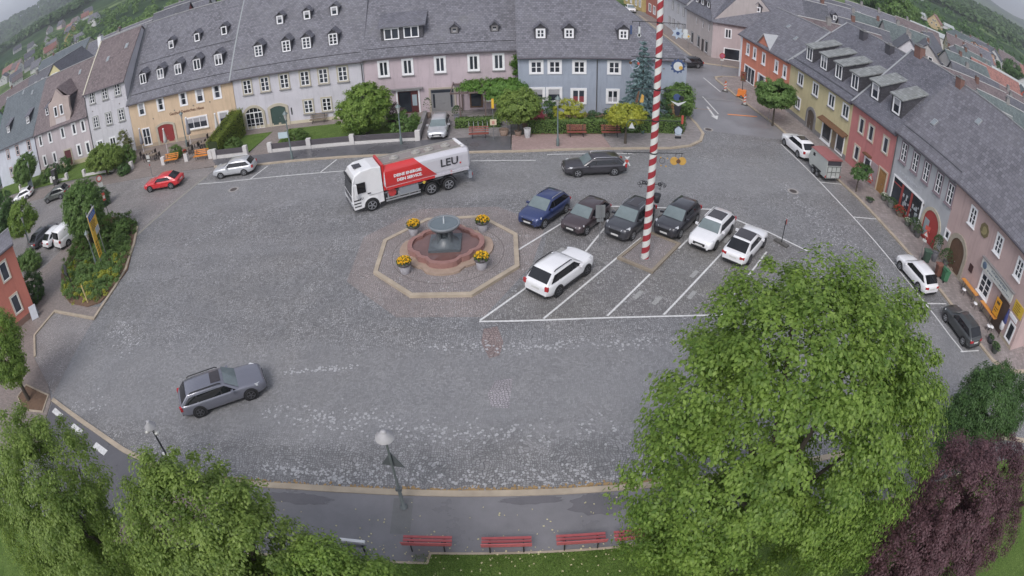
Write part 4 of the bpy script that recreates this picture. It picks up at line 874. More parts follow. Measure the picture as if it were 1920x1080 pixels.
# ------------------------------------------------------------------ vehicles
TINT = plain('tinted_glass', (.012, .013, .016), .06, 0, 0, .3, 2, .6)
SCREEN = plain('windscreen_glass', (.16, .20, .205), .08, 0, .3, .35, 1.5, .7)
TRIM = plain('black_trim', (.02, .02, .022), .5)
HEADL = lamp_glass('headlamp_glass', (.62, .64, .66)); TAILL = lamp_glass('tail_lamp', (.42, .02, .025)); PLATE = plain('number_plate', (.62, .62, .6), .5)
ALLOY = plain('alloy_rim', (.42, .43, .45), .35, .7); ALLOYD = plain('dark_alloy_rim', (.12, .12, .13), .4, .6)
WHEELS = {}
def wheel_meshes(R, wd, rim):
    k = (R, wd, rim.name)
    if k in WHEELS: return WHEELS[k]
    t = MB(); t.lathe([(R * .66, -wd / 2), (R * .93, -wd / 2), (R, -wd / 2 + .04), (R, wd / 2 - .04), (R * .93, wd / 2), (R * .66, wd / 2)], (0, 0, 0), 22, 0, True)
    t.xf(Matrix.Rotation(-PI / 2, 4, 'X'))
    r = MB(); r.lathe([(R * .67, 0), (R * .67, .012), (R * .6, .016), (R * .58, -.02)], (0, 0, wd / 2), 22, 0, False, False)
    r.lathe([(R * .14, -.02), (R * .14, .03)], (0, 0, wd / 2), 10, 0, False)
    for k2 in range(5):
        a = 2 * PI * k2 / 5; r.obox((R * .36 * math.cos(a), R * .36 * math.sin(a), wd / 2 + .004), (R * .5, R * .16, .03), a)
    r.lathe([(R * .6, 0), (R * .6, .002)], (0, 0, wd / 2 - .02), 18, 1, False)
    r.xf(Matrix.Rotation(-PI / 2, 4, 'X'))
    WHEELS[k] = (t.mesh('tyre', RUBBER()), r.mesh('rim', [rim, TRIM])); return WHEELS[k]
def add_wheel(par, x, y, R, wd=.22, rim=None, turn=0):
    t, r = wheel_meshes(R, wd, rim or ALLOY)
    o = thing('wheel', None, None, (x, y, R), (PI if y < 0 else 0) + turn); o.parent = par
    place('tyre', t, o); place('rim', r, o); return o
KINDS = dict(   # rear window foot, roof rear, roof front, windscreen foot (share of length from the tail); belt, bonnet front, deck height (share of height)
    estate=(.03, .135, .565, .715, .63, .53, .62), suv=(.03, .15, .56, .735, .63, .58, .62), hatch=(.035, .18, .555, .745, .63, .50, .61),
    coupe=(.075, .27, .56, .72, .64, .52, .64), saloon=(.16, .31, .56, .73, .63, .52, .63), van=(.012, .03, .74, .86, .56, .56, .56))
def car(label, pos, heading, L, W, H, body, kind, wb=None, R=.33, rim=None, glass_=None, rails=None, sunroof=None, cladding=False, cat='car', name='parked_car', group=None, third=True, screen=None, windows=True, roofmat=None, turn=0):
    ub, ut, vt, vb, belt, hood, deck = KINDS[kind]; r = thing(name, label, cat, (pos[0], pos[1], 0), heading, group)
    zb = belt * H; zh = hood * H; zd = deck * H; W2 = W / 2; gc = glass_ or TINT
    X = lambda u: (u - .5) * L
    def ztop(u):
        if u > vb: t = (u - vb) / (1 - vb); return zb + (zh - zb) * (t ** 1.6)
        if u < ub: t = (ub - u) / max(ub, .01); return zd - .02 * t
        return zb
    def wid(u):
        e = abs(2 * u - 1); f = 1 - .05 * e ** 3
        if u > .9: f -= .16 * ((u - .9) / .1) ** 2.4
        if u < .10: f -= .15 * ((.10 - u) / .10) ** 2.2
        return W2 * f
    us = [0, .008, .03, .08, .16, .25, .35, .45, .55, .65, .72, .78, .84, .89, .93, .96, .982, .994, 1]
    if kind == 'van': us = [0, .006, .02, .1, .2, .3, .4, .5, .6, .7, .8, .86, .92, .96, .985, .995, 1]
    V = []; F = []; MI = []; n = 9
    for u in us:
        w = wid(u); z0 = .22 if .1 < u < .9 else .22 + .10 * (abs(2 * u - 1) - .8) / .2; zt = ztop(u)
        if u >= .982: zt = zh - (zh - .62 * zh) * ((u - .975) / .025) ** 1.5 * .6
        if u <= .008: zt = zd * (.80 if u == 0 else .93)
        xx = X(u); cr = .05 if u > vb else .02
        P = [(0, z0), (w * .88, z0), (w * .97, z0 + .09), (w, z0 + (zt - z0) * .45), (w * .985, z0 + (zt - z0) * .8), (w * .94, zt - .015), (w * .80, zt + cr * .5), (w * .45, zt + cr), (0, zt + cr * 1.2)]
        V += [(xx, y, z) for y, z in P] + [(xx, -y, z) for y, z in P]
    m = MB()
    for i in range(len(us) - 1):
        for k in range(n - 1):
            a, b = i * 2 * n + k, (i + 1) * 2 * n + k
            mi = 1 if (k <= 1 or (cladding and k == 2 and False)) else 0
            F.append((a, b, b + 1, a + 1)); MI.append(mi); a += n; b += n; F.append((a, a + 1, b + 1, b)); MI.append(mi)
    m.v = V; m.f = F; m.mi = MI; m.sm = [True] * len(F)
    e = (len(us) - 1) * 2 * n
    for off, rev in ((0, True), (e, False)):
        q = [off + k for k in range(n)] + [off + n + k for k in range(n - 1, -1, -1)]; m.f.append(tuple(q if rev else q[::-1])); m.mi.append(0); m.sm.append(False)
    wb = wb or L * .59; xf = wb / 2 + .03; xr = -wb / 2 + .03
    for x in (xf, xr):           # wheel arches: dark wells with a lip
        for s in (-1, 1):
            q = MB(); q.lathe([(R * 1.17, 0), (R * 1.17, .02)], (0, 0, 0), 22, 0, False); q.xf(Matrix.Translation((x, s * (wid(.5 + x / L) - .012 if s > 0 else wid(.5 + x / L) - .008), R * 1.0)) @ Matrix.Rotation(-s * PI / 2, 4, 'X'))
            m.add(q.v, q.f, 1)
    if cladding:
        for s in (-1, 1): m.box(xr + R * 1.2, xf - R * 1.2, s * (W2 * .95), s * (W2 + .012), .24, .42, 1)
    m.build('body', [body, TRIM], r)
    # cabin: roof, pillars
    c = MB(); wbt = W2 * .935; wt = W2 * (.76 if kind != 'van' else .90); zr_ = H - .03
    st = [ub, ut] + [ut + (vt - ut) * t for t in (.33, .67)] + [vt, vb]; V = []; F = []
    for i, u in enumerate(st):
        end = i in (0, len(st) - 1); f = wid(u) / W2
        crown = 0 if end else (.0 if i in (1, len(st) - 2) else .03)
        if end: P = [(wbt * f, zb - .03), (wbt * f * .97, zb - .02), (wbt * f * .9, zb - .01), (wbt * f * .5, zb + .0), (0, zb + .0)]
        else: wk = wt * (.93 if i in (1, len(st) - 2) else 1); P = [(wbt * f, zb - .03), (wk, zr_ - .085), (wk * .90, zr_ - .02 + crown * .5), (wk * .5, zr_ + crown), (0, zr_ + crown * 1.15)]
        V += [(X(u), y, z) for y, z in P] + [(X(u), -y, z) for y, z in P]
    for i in range(len(st) - 1):
        for k in range(4):
            a, b = i * 10 + k, (i + 1) * 10 + k; F.append((a, b, b + 1, a + 1)); F.append((a + 5, a + 6, b + 6, b + 5))
    c.add(V, F, 0, True); c.build('cabin', roofmat or body, r)
    def patch_(name, p00, p10, p01, p11, mat, bulge=.05, off=.012, nn=5):
        """curved pane: p00..p10 lower edge, p01..p11 upper edge"""
        q = MB(); vs = []; a, b, cc, d_ = map(Vector, (p00, p10, p01, p11)); nrm = (b - a).cross(cc - a).normalized()
        for j in range(2):
            for i in range(nn):
                t = i / (nn - 1); p = (a.lerp(b, t)).lerp(cc.lerp(d_, t), j); vs.append(p + nrm * (off + bulge * 4 * t * (1 - t) * .4))
        q.add(vs, [(i, i + 1, nn + i + 1, nn + i) for i in range(nn - 1)], 0, True); return q.build(name, mat, r)
    scr = screen or SCREEN
    fb = wid(vb) / W2; s0, s1 = .06, .94
    lo = lambda u0, z0, w0, u1, z1, w1, t: (X(u0 + (u1 - u0) * t), w0 + (w1 - w0) * t, z0 + (z1 - z0) * t)
    a = lo(vb, zb, wbt * fb * .88, vt, zr_, wt * .93, s0); b = lo(vb, zb, wbt * fb * .88, vt, zr_, wt * .93, s1)
    patch_('windscreen', (a[0], -a[1], a[2]), a, (b[0], -b[1], b[2]), b, scr)
    if windows or kind != 'van':
        fr = wid(ub) / W2; a = lo(ub, zb, wbt * fr * .86, ut, zr_, wt * .9, .10 if kind != 'coupe' else .08); b = lo(ub, zb, wbt * fr * .86, ut, zr_, wt * .9, .90)
        patch_('rear_window', a, (a[0], -a[1], a[2]), b, (b[0], -b[1], b[2]), gc, .04)
    v0, v1 = .10, .86
    fx = lambda v: X(vb + (vt - vb) * v); rx = lambda v: X(ub + (ut - ub) * v)
    zz = lambda v: (zb - .03) + (zr_ - .085 - zb + .03) * v; yy = lambda v: wbt + (wt - wbt) * v + .012
    span0 = (rx(v0) + (.16 if kind != 'coupe' else .42), fx(v0) - .16); span1 = (rx(v1) + .16, fx(v1) - .14)
    if kind == 'van': span0 = (X(.62), fx(v0) - .3); span1 = (X(.62), fx(v1) - .2)
    bp = .5 * (xf + xr) + .02; cuts = [bp]
    if third and kind in ('estate', 'suv'): cuts = [xr + .12, bp]
    if kind == 'van': cuts = []
    edges0 = [span0[0]] + cuts + [span0[1]]; edges1 = [max(span1[0], span0[0] if kind != 'coupe' else -9)] + cuts + [span1[1]]
    for s in (-1, 1):
        q = MB(); vs = [(edges0[0] - .02, s * (yy(v0) - .004), zz(v0) + .05), (edges0[-1] + .03, s * (yy(v0) - .004), zz(v0) - .012), (edges1[-1] + .02, s * (yy(v1) - .004), zz(v1) + .012), (edges1[0] - .02, s * (yy(v1) - .004), zz(v1) - .01)]
        if kind != 'van': q.add(vs, [(0, 1, 2, 3) if s < 0 else (3, 2, 1, 0)]); q.build('window_trim', TRIM, r)
        for i in range(len(edges0) - 1):
            g = .04; x0, x1 = edges0[i] + (g if i else 0), edges0[i + 1] - (g if i < len(edges0) - 2 else 0); t0, t1 = edges1[i] + (g if i else 0), edges1[i + 1] - (g if i < len(edges0) - 2 else 0)
            q = MB(); vs = [(x0, s * yy(v0), zz(v0) + (.05 if i == 0 else .01)), (x1, s * yy(v0), zz(v0)), (t1, s * yy(v1), zz(v1)), (t0, s * yy(v1), zz(v1))]
            q.add(vs, [(0, 1, 2, 3) if s < 0 else (3, 2, 1, 0)]); q.build('side_window', gc, r)
        q = MB(); q.obox((X(vb) - .42, s * (W2 + .07), zb + .05), (.13, .22, .14), 0); q.build('mirror', body, r)
    # lamps, grille, plates
    for s in (-1, 1):
        q = MB(); ww = wid(.965)
        vs = []
        for (u, wf, dz) in ((.995, .55, -.10), (.955, .93, -.10), (.90, .985, -.05), (.895, .95, .06), (.945, .80, .05), (.99, .55, .01)):
            vs.append((X(u) + .012, s * wid(u) * wf * 1.012, zh - .05 + dz * 1.1 + (1 - u) * .9))
        q.add(vs, [tuple(range(6)) if s > 0 else tuple(range(5, -1, -1))]); cx = X(.94); q.add([(x - .15, y * .93, z - .03) for x, y, z in vs], [tuple(range(5, -1, -1)) if s > 0 else tuple(range(6))])
        for k in range(6): q.add([vs[k], vs[(k + 1) % 6], tuple((vs[(k + 1) % 6][0] - .15, vs[(k + 1) % 6][1] * .93, vs[(k + 1) % 6][2] - .03)), tuple((vs[k][0] - .15, vs[k][1] * .93, vs[k][2] - .03))], [(0, 1, 2, 3) if s < 0 else (3, 2, 1, 0)])
        q.build('headlight', HEADL, r)
        q = MB(); zt = zd - .14
        if kind in ('coupe', 'hatch', 'saloon'): q.obox((X(.012), s * W2 * .70, zt), (.12, W2 * .36, .15), s * -.22)
        else: q.obox((X(.014), s * W2 * .80, zt), (.14, W2 * .22, .24), s * -.2)
        q.build('tail_light', TAILL, r)
    q = MB(); q.box(X(.985), X(1) + .012, -W2 * .46, W2 * .46, zh * .62, zh * .86); q.box(X(.985), X(1) + .01, -W2 * .6, W2 * .6, .30, .42); q.build('grille', TRIM, r)
    q = MB(); q.box(X(1), X(1) + .022, -.26, .26, .45, .56); q.build('number_plate', PLATE, r)
    q = MB(); q.box(X(0) - .012, X(0) + .05, -.26, .26, zd * .66, zd * .66 + .11); q.build('number_plate', PLATE, r)
    q = MB(); q.box(X(0) - .008, X(.02), -W2 * .72, W2 * .72, .27, .40); q.build('rear_diffuser', TRIM, r)
    if rails:
        for s in (-1, 1): q = MB(); q.tube([(X(ut + .03), s * wt * .94, zr_ - .0), (X(ut + .06), s * wt * .94, zr_ + .06), (X(vt - .06), s * wt * .94, zr_ + .06), (X(vt - .03), s * wt * .94, zr_ - .0)], .028, 6); q.build('roof_rail', rails, r)
    if sunroof:
        a, b, wf = sunroof; q = MB(); q.add([(X(a), -wt * wf, zr_ + .024), (X(b), -wt * wf, zr_ + .024), (X(b), wt * wf, zr_ + .024), (X(a), wt * wf, zr_ + .024), (X(a), 0, zr_ + .047), (X(b), 0, zr_ + .047)], [(0, 1, 5, 4), (4, 5, 2, 3)], 0, True)
        q.build('sunroof', plain('roof_glass', (.05, .045, .05), .08), r)
    for x in (xf, xr):
        for s in (-1, 1): add_wheel(r, x, s * (W2 - .105), R, .22, rim, turn if x == xf else 0)
    return r
def contact(front, rear, side, W, heading=None, back=.05):
    f, q = Vector(front), Vector(rear); hd = math.atan2(f.y - q.y, f.x - q.x) if heading is None else math.radians(heading)
    fw = Vector((math.cos(hd), math.sin(hd))); lf = Vector((-fw.y, fw.x)); c = (f + q) / 2 - lf * side * (W / 2 - .06) - fw * back
    return (c.x, c.y), hd
def pcar(label, front, rear, side, L, W, H, body, kind, heading=None, **k):
    p, hd = contact(front, rear, side, W, heading); return car(label, p, hd, L, W, H, body, kind, **k)
SILV = paint('silver_paint', (.55, .565, .585), .35, .32); WHT = paint('white_car_paint', (.82, .82, .83), 0, .3); BLKP = paint('black_paint', (.022, .022, .026), .1, .25)
GRYP = paint('slate_grey_paint', (.19, .195, .235), .35, .3); REDP = paint('signal_red_paint', (.62, .022, .03), 0, .3); BLUP = paint('deep_blue_paint', (.035, .055, .16), .25, .3)
BRNP = paint('aubergine_paint', (.07, .05, .055), .25, .3); DGRP = paint('dark_grey_paint', (.06, .062, .072), .3, .3); ANTH = paint('anthracite_paint', (.055, .06, .062), .25, .3); OLIV = paint('olive_grey_paint', (.10, .11, .10), .3, .35)
CHROME = plain('bright_trim', (.55, .55, .57), .25, .8)
BAY = 'cars parked in the slanted bays'
pcar('slate-grey estate car driving alone across the middle of the cobbles', (-12.97, 20.34), (-15.53, 18.95), -1, 4.93, 1.86, 1.47, GRYP, 'estate', wb=2.94, R=.35, rim=ALLOYD, rails=TRIM, sunroof=(.43, .545, .62), name='estate_car', turn=0)
pcar('black estate with bright roof rails driving past in front of the hedge', (5.25, 43.54), (8.08, 43.86), 1, 4.93, 1.87, 1.46, paint('black_metallic', (.045, .043, .05), .2, .3), 'estate', wb=2.91, R=.35, rails=CHROME, name='estate_car')
pcar('deep blue compact SUV, first of the parked row beside the fountain', (2.18, 35.71), (3.71, 37.82), 1, 4.08, 1.76, 1.62, BLUP, 'hatch', -128, wb=2.59, R=.33, rails=CHROME, cladding=True, group=BAY)
pcar('dark brownish hatchback behind the grey back of the parking sign', (4.76, 34.73), (6.41, 36.89), 1, 4.07, 1.72, 1.47, BRNP, 'hatch', -128.5, wb=2.6, R=.32, group=BAY)
pcar('dark grey SUV with pale roof rails partly behind the striped maypole', (7.74, 34.13), (9.35, 36.2), 1, 4.5, 1.86, 1.66, DGRP, 'suv', -128.5, wb=2.67, R=.35, rails=CHROME, sunroof=(.2, .5, .6), group=BAY)
pcar('black compact SUV parked between the maypole and the white estate', (11.0, 34.31), (12.69, 36.31), 1, 4.45, 1.82, 1.6, paint('black_blue_paint', (.04, .04, .048), .2, .3), 'suv', -130, wb=2.67, R=.35, group=BAY)
pcar('white estate with dark panoramic roof and black grille, nose toward the tree', (13.1, 32.84), (14.78, 34.77), 1, 4.66, 1.83, 1.46, WHT, 'estate', -130.5, wb=2.69, R=.34, rim=ALLOYD, sunroof=(.24, .5, .78), group=BAY, rails=WHT)
pcar('white coupe-like car with dark glass roof, tail toward the camera, last of the row', (16.71, 33.03), (14.92, 31.15), -1, 4.64, 1.8, 1.43, WHT, 'coupe', 48, wb=2.7, R=.34, rim=ALLOYD, sunroof=(.29, .55, .86), group=BAY)
pcar('white crossover parked alone in the front bay right beside the fountain kerb', (4.29, 30.29), (2.48, 28.38), -1, 4.45, 1.83, 1.58, WHT, 'suv', 47.5, wb=2.67, R=.35, rim=ALLOYD, rails=TRIM, cladding=True, group=BAY)
pcar('bright red coupe in front of the two orange benches', (-34.1, 46.85), (-31.42, 46.9), 1, 4.4, 1.8, 1.38, REDP, 'coupe', -178.5, wb=2.68, R=.33)
pcar('silver estate parked by the garden wall at the end of the marked bays', (-26.02, 47.75), (-23.55, 47.9), 1, 4.24, 1.68, 1.48, SILV, 'estate', -176.5, wb=2.46, R=.31, rails=SILV)
car('silver estate facing the square in the driveway of the mauve house', (-6.25, 54.45), -PI / 2, 4.6, 1.8, 1.46, SILV, 'estate', wb=2.75, R=.32)
pcar('white SUV with dark roof glass parked in front of the horse trailer', (26.4, 51.6), (26.72, 48.8), 1, 4.7, 1.85, 1.66, WHT, 'suv', 94.5, wb=2.8, R=.35, sunroof=(.28, .5, .7))
pcar('white hatchback parked beside the wheelie bins in front of the inn', (27.25, 30.05), (27.42, 27.5), 1, 4.3, 1.77, 1.46, WHT, 'hatch', 94.5, wb=2.6, R=.33)
pcar('black hatchback parked at the kerb corner beyond the big lime tree', (28.11, 24.01), (28.29, 21.53), 1, 3.98, 1.72, 1.46, ANTH, 'hatch', 94.5, wb=2.48, R=.31)
pcar('olive-grey car behind the round clipped tree at left', (-53.6, 49.1), (-51.0, 49.5), 1, 4.3, 1.75, 1.46, OLIV, 'hatch', -171, wb=2.6, R=.32)
car('white car half hidden by the young street tree at the far left', (-63.2, 52.6), math.radians(-160), 4.2, 1.75, 1.45, WHT, 'hatch', wb=2.55, R=.32)
car('white panel van parked with its tail toward the red house', (-40.4, 39.6), math.radians(72), 5.0, 1.95, 2.0, WHT, 'van', wb=3.0, R=.33, cat='van', name='panel_van')
car('small white car squeezed between the panel van and the dark car', (-43.2, 39.6), math.radians(76), 4.1, 1.7, 1.5, WHT, 'hatch', wb=2.5, R=.31)
car('dark grey hatchback with red tail lamps left of the white vehicles', (-46.0, 39.9), math.radians(76), 4.2, 1.75, 1.47, DGRP, 'hatch', wb=2.55, R=.32)
car('black estate coming out of the far road behind the guild wheel emblem', (24.1, 79.2), math.radians(-165), 4.6, 1.8, 1.5, BLKP, 'estate', wb=2.7, R=.33)
car('small white car far up the road behind the maypole', (25.3, 124), math.radians(-92), 4.2, 1.75, 1.5, WHT, 'hatch', wb=2.5, R=.31)
# --- the fuel tanker
def tanker():
    r = thing('tanker_lorry', 'red and white fuel tanker lorry with white cab driving round the fountain', 'lorry', (-10.25, 40.35, 0), math.radians(-153.8))
    CW = paint('cab_white', (.80, .80, .80), 0, .35); TW = paint('tank_silver', (.68, .67, .71), .25, .3); TR = paint('tank_red', (.60, .03, .03), 0, .35); GRY = plain('chassis_grey', (.25, .26, .27), .5, .3)
    W2 = 1.22
    # cab: swept side profile, corners drawn in at the top
    prof = [(-.95, .55), (1.34, .42), (1.40, .75), (1.40, 1.45), (1.22, 2.55), (1.02, 2.98), (.55, 3.22), (-.35, 3.28), (-.95, 3.2)]
    m = MB(); n = len(prof); V = []
    for yv in (-1, -.93, .93, 1):
        for x, z in prof:
            f = 1 if abs(yv) < .99 else .99; k = .0 if z < 2.4 else (z - 2.4) * .17
            V.append((x - (.05 if abs(yv) > .99 and x > 0 else 0), (W2 - k) * yv, z - (.04 if abs(yv) > .99 and z > 2.9 else 0)))
    for j in range(3):
        for i in range(n): m.add([V[j * n + i], V[j * n + (i + 1) % n], V[(j + 1) * n + (i + 1) % n], V[(j + 1) * n + i]], [(0, 1, 2, 3)])
    m.add(V[:n], [tuple(range(n))[::-1]]); m.add(V[3 * n:], [tuple(range(n))])
    cab = m.build('cab', CW, r)
    q = MB(); q.add([(1.408, -1.08, 1.52), (1.408, 1.08, 1.52), (1.235, 1.02, 2.56), (1.235, -1.02, 2.56)], [(0, 1, 2, 3)]); q.build('windscreen', TINT, cab)
    for s in (-1, 1):
        q = MB(); q.add([(1.12, s * 1.226, 1.62), (.32, s * 1.226, 1.62), (.32, s * 1.215, 2.42), (1.02, s * 1.215, 2.42)], [(0, 1, 2, 3) if s < 0 else (3, 2, 1, 0)]); q.build('side_window', TINT, cab)
        q = MB(); q.box(1.02, 1.2, s * 1.3, s * 1.52, 1.6, 2.45); q.box(1.08, 1.14, s * 1.2, s * 1.32, 2.3, 2.38); q.build('mirror', CW, cab)
        q = MB(); q.box(1.36, 1.44, s * .72, s * 1.18, .72, .95); q.build('headlight', HEADL, cab)
        q = MB(); q.box(-.02, .22, s * 1.21, s * 1.235, 1.42, 1.5); q.build('door_handle', TRIM, cab)
    q = MB(); q.box(1.39, 1.425, -.95, .95, 1.0, 1.38); q.box(1.38, 1.43, -1.15, 1.15, .38, .55); q.build('grille', plain('cab_grille', (.10, .10, .11), .5), cab)
    q = MB(); q.box(1.25, 1.34, -1.0, 1.0, 2.5, 2.72); q.build('sun_visor', TRIM, cab)
    q = MB(); q.box(.25, .85, -.35, .35, 3.255, 3.30); q.build('roof_hatch', plain('hatch_glass', (.05, .05, .06), .2), cab)
    t = text_mesh('LEU.', .24, plain('dark_letters', (.04, .04, .045), .5), 'lettering', .004); o = place('lettering', t, cab, (.75, 1.226, 1.2)); o.rotation_euler = (PI / 2, 0, PI)
    for s in (-1, 1):
        q = MB(); xzprism(q, [(.6 * math.cos(a), .5 + .6 * math.sin(a)) for a in np.linspace(-.3, PI + .3, 16)], min(s * 1.2, s * 1.234), max(s * 1.2, s * 1.234)); q.build('wheel_arch', TRIM, cab)
        q = MB()
        for z in (.62, .86, 1.1): q.box(.78, 1.3, s * 1.2, s * 1.232, z, z + .07)
        q.build('step', TRIM, cab)
        q = MB(); q.box(-.9, .1, s * 1.2, s * 1.222, 1.28, 1.32); q.build('waist_line', plain('cab_line', (.5, .5, .5), .5), cab)
    # chassis, steps, side guards
    m = MB()
    for s in (-1, 1): m.box(-7.6, 1.0, s * .38, s * .46, .75, 1.0)
    m.box(-7.6, -1.0, -1.0, 1.0, 1.02, 1.12); m.build('chassis', GRY, r)
    for s in (-1, 1):
        m = MB(); m.box(-3.75, -1.1, s * 1.12, s * 1.2, .42, .52); m.box(-3.75, -1.1, s * 1.12, s * 1.2, .62, .70)
        for x in (-1.3, -2.1, -2.9, -3.6): m.box(x - .05, x + .05, s * 1.08, s * 1.12, .4, 1.0)
        m.build('side_guard', plain('guard_grey', (.36, .37, .38), .5, .3), r)
        m = MB(); m.box(-3.6, -2.15, s * .6, s * 1.19, .68, 1.26); m.build('cabinet', plain('cabinet_grey', (.30, .32, .35), .45, .2), r)
        m = MB(); m.lathe([(.26, -.16), (.3, -.16), (.3, .16), (.26, .16)], (0, 0, 0), 14); m.xf(Matrix.Translation((-1.65, s * .95, .98)) @ Matrix.Rotation(PI / 2, 4, 'X')); m.build('hose_reel', plain('reel_red', (.5, .05, .05), .5), r)
        for x in (-4.6, -5.97):
            m = MB(); P = [(.66 * math.cos(a), .66 * math.sin(a)) for a in np.linspace(.12, PI - .12, 10)]; P2 = [(.62 * math.cos(a), .62 * math.sin(a)) for a in np.linspace(.12, PI - .12, 10)][::-1]
            xzprism(m, [(x + a, .52 + b) for a, b in P + P2], min(s * .72, s * 1.22), max(s * .72, s * 1.22)); m.build('mudguard', TRIM, r)
        m = MB(); m.box(-.62, -.5, s * .9, s * 1.23, .4, 1.25); P = [(.62 * math.cos(a), .62 * math.sin(a)) for a in np.linspace(.0, PI, 10)]; P2 = [(.56 * math.cos(a), .56 * math.sin(a)) for a in np.linspace(0, PI, 10)][::-1]
        xzprism(m, [(a, .52 + b) for a, b in P + P2], min(s * .9, s * 1.235), max(s * .9, s * 1.235)); m.build('mudguard', CW, r)
    m = MB(); m.box(-7.85, -7.6, -1.15, 1.15, .55, 1.1); m.build('rear_cabinet', plain('rear_grey', (.33, .36, .40), .45, .2), r)
    for s in (-1, 1): m = MB(); m.box(-7.92, -7.85, s * .8, s * 1.12, .75, .95); m.build('tail_light', TAILL, r)
    # tank: rounded box section swept along the chassis; red front part cut by a slanting edge
    def sec(k=1.0):
        pts = []
        for (cx, cz, a0) in ((.72, 1.75, -90), (.70, 2.62, 0), (-.70, 2.62, 90), (-.72, 1.75, 180)):
            for i in range(5):
                a = math.radians(a0 + 22.5 * i); rr = .50 if cz < 2 else .47; pts.append(((cx + rr * math.cos(a)) * k, cz + rr * math.sin(a) * k))
        return pts
    S = sec(); n = len(S)
    xs = [-1.05, -1.2, -3.0, -3.9, -5.0, -7.6, -7.75]; m = MB(); V = []
    for i, x in enumerate(xs):
        k = .9 if i in (0, len(xs) - 1) else 1
        V += [(x - (.0 if not 2 <= i <= 4 else 0), y * k, 2.2 + (z - 2.2) * k) for y, z in S]
    for i in range(len(xs) - 1):
        for k in range(n): m.add([V[i * n + k], V[(i + 1) * n + k], V[(i + 1) * n + (k + 1) % n], V[i * n + (k + 1) % n]], [(3, 2, 1, 0)], 0, True)
    m.add(V[:n], [tuple(range(n))], 1); m.add(V[-n:], [tuple(range(n))[::-1]], 0)
    tk = m.build('tank', [TW, TR], r)
    for s in (-1, 1):   # red livery: a skin 6 mm proud of the tank whose rear edge slants
        q = MB(); pr = [(y, z) for y, z in S if y * s > .3]; pr = sorted(set((round(a, 4), round(b, 4)) for a, b in pr), key=lambda p: p[1]); vs = []
        for y, z in pr:
            xe = -5.35 + (z - 1.3) * 1.0; vs += [(-1.18, y + s * .006, z), (xe, y + s * .006, z)]
        q.add(vs, [((2 * i, 2 * i + 1, 2 * i + 3, 2 * i + 2) if s < 0 else (2 * i + 2, 2 * i + 3, 2 * i + 1, 2 * i)) for i in range(len(pr) - 1)], 0, True); q.build('red_livery', TR, tk)
        q = MB(); q.box(-7.6, -1.2, s * 1.16, s * 1.26, 1.34, 1.52, 0); q.build('side_rail', [TR if False else TW], tk)
        q = MB(); q.box(-4.9, -1.2, s * 1.262, s * 1.27, 1.33, 1.53); q.build('red_rail', TR, tk)
    for txt, sz, x, z, mat in (('LEU', .84, -6.1, 2.3, plain('dark_letters', (.04, .04, .045), .5)), ('DEINE ENERGIE.', .30, -2.9, 2.28, PVC), ('DEIN SERVICE.', .30, -3.0, 1.9, PVC)):
        t = text_mesh(txt, sz, mat, 'lettering', .004, .014); o = place('lettering', t, tk, (x, 1.236, z)); o.rotation_euler = (PI / 2, 0, PI)
    q = MB(); q.obox((-6.95, 1.24, 2.06), (.12, .012, .12)); q.build('red_stop', TR, tk)
    m = MB(); m.box(-7.5, -1.3, -.62, .62, 3.06, 3.10, 0)
    for s in (-1, 1): m.box(-7.5, -1.2, s * .66, s * .72, 3.05, 3.24, 1)
    for x in (-2.3, -4.0, -5.0, -6.3):
        m.lathe([(.36, 0), (.36, .1), (.28, .14)], (x, 0, 3.1), 14, 1, False); m.lathe([(.17, 0), (.17, .08)], (x, 0, 3.24), 10, 2, False)
    m.box(-7.45, -7.25, -.9, .9, 3.12, 3.24, 3); m.build('catwalk', [plain('catwalk_grey', (.26, .23, .22), .7), plain('dome_metal', (.42, .40, .37), .5, .4), plain('dome_lid', (.5, .48, .44), .5, .4), PVC], tk)
    m = MB(); m.box(-1.2, -1.02, -1.12, 1.12, 1.3, 3.3); m.build('headboard', TR, tk)
    m = MB(); m.obox((-6.2, 1.25, 1.43), (.22, .012, .22), 0, 0, 0, PI / 4); m.build('hazard_diamond', plain('hazard_red', (.6, .08, .05), .5), tk)
    m = MB(); m.obox((-4.05, 1.25, 1.2), (.2, .012, .2), 0, 0, 0, PI / 4); m.build('hazard_diamond', plain('hazard_yellow', (.7, .5, .08), .5), tk)
    for s in (-1, 1):
        add_wheel(r, 0, s * 1.115, .5, .3, ALLOY, .0)
        for x in (-4.6, -5.97): add_wheel(r, x, s * 1.05, .5, .36, ALLOY)
tanker()
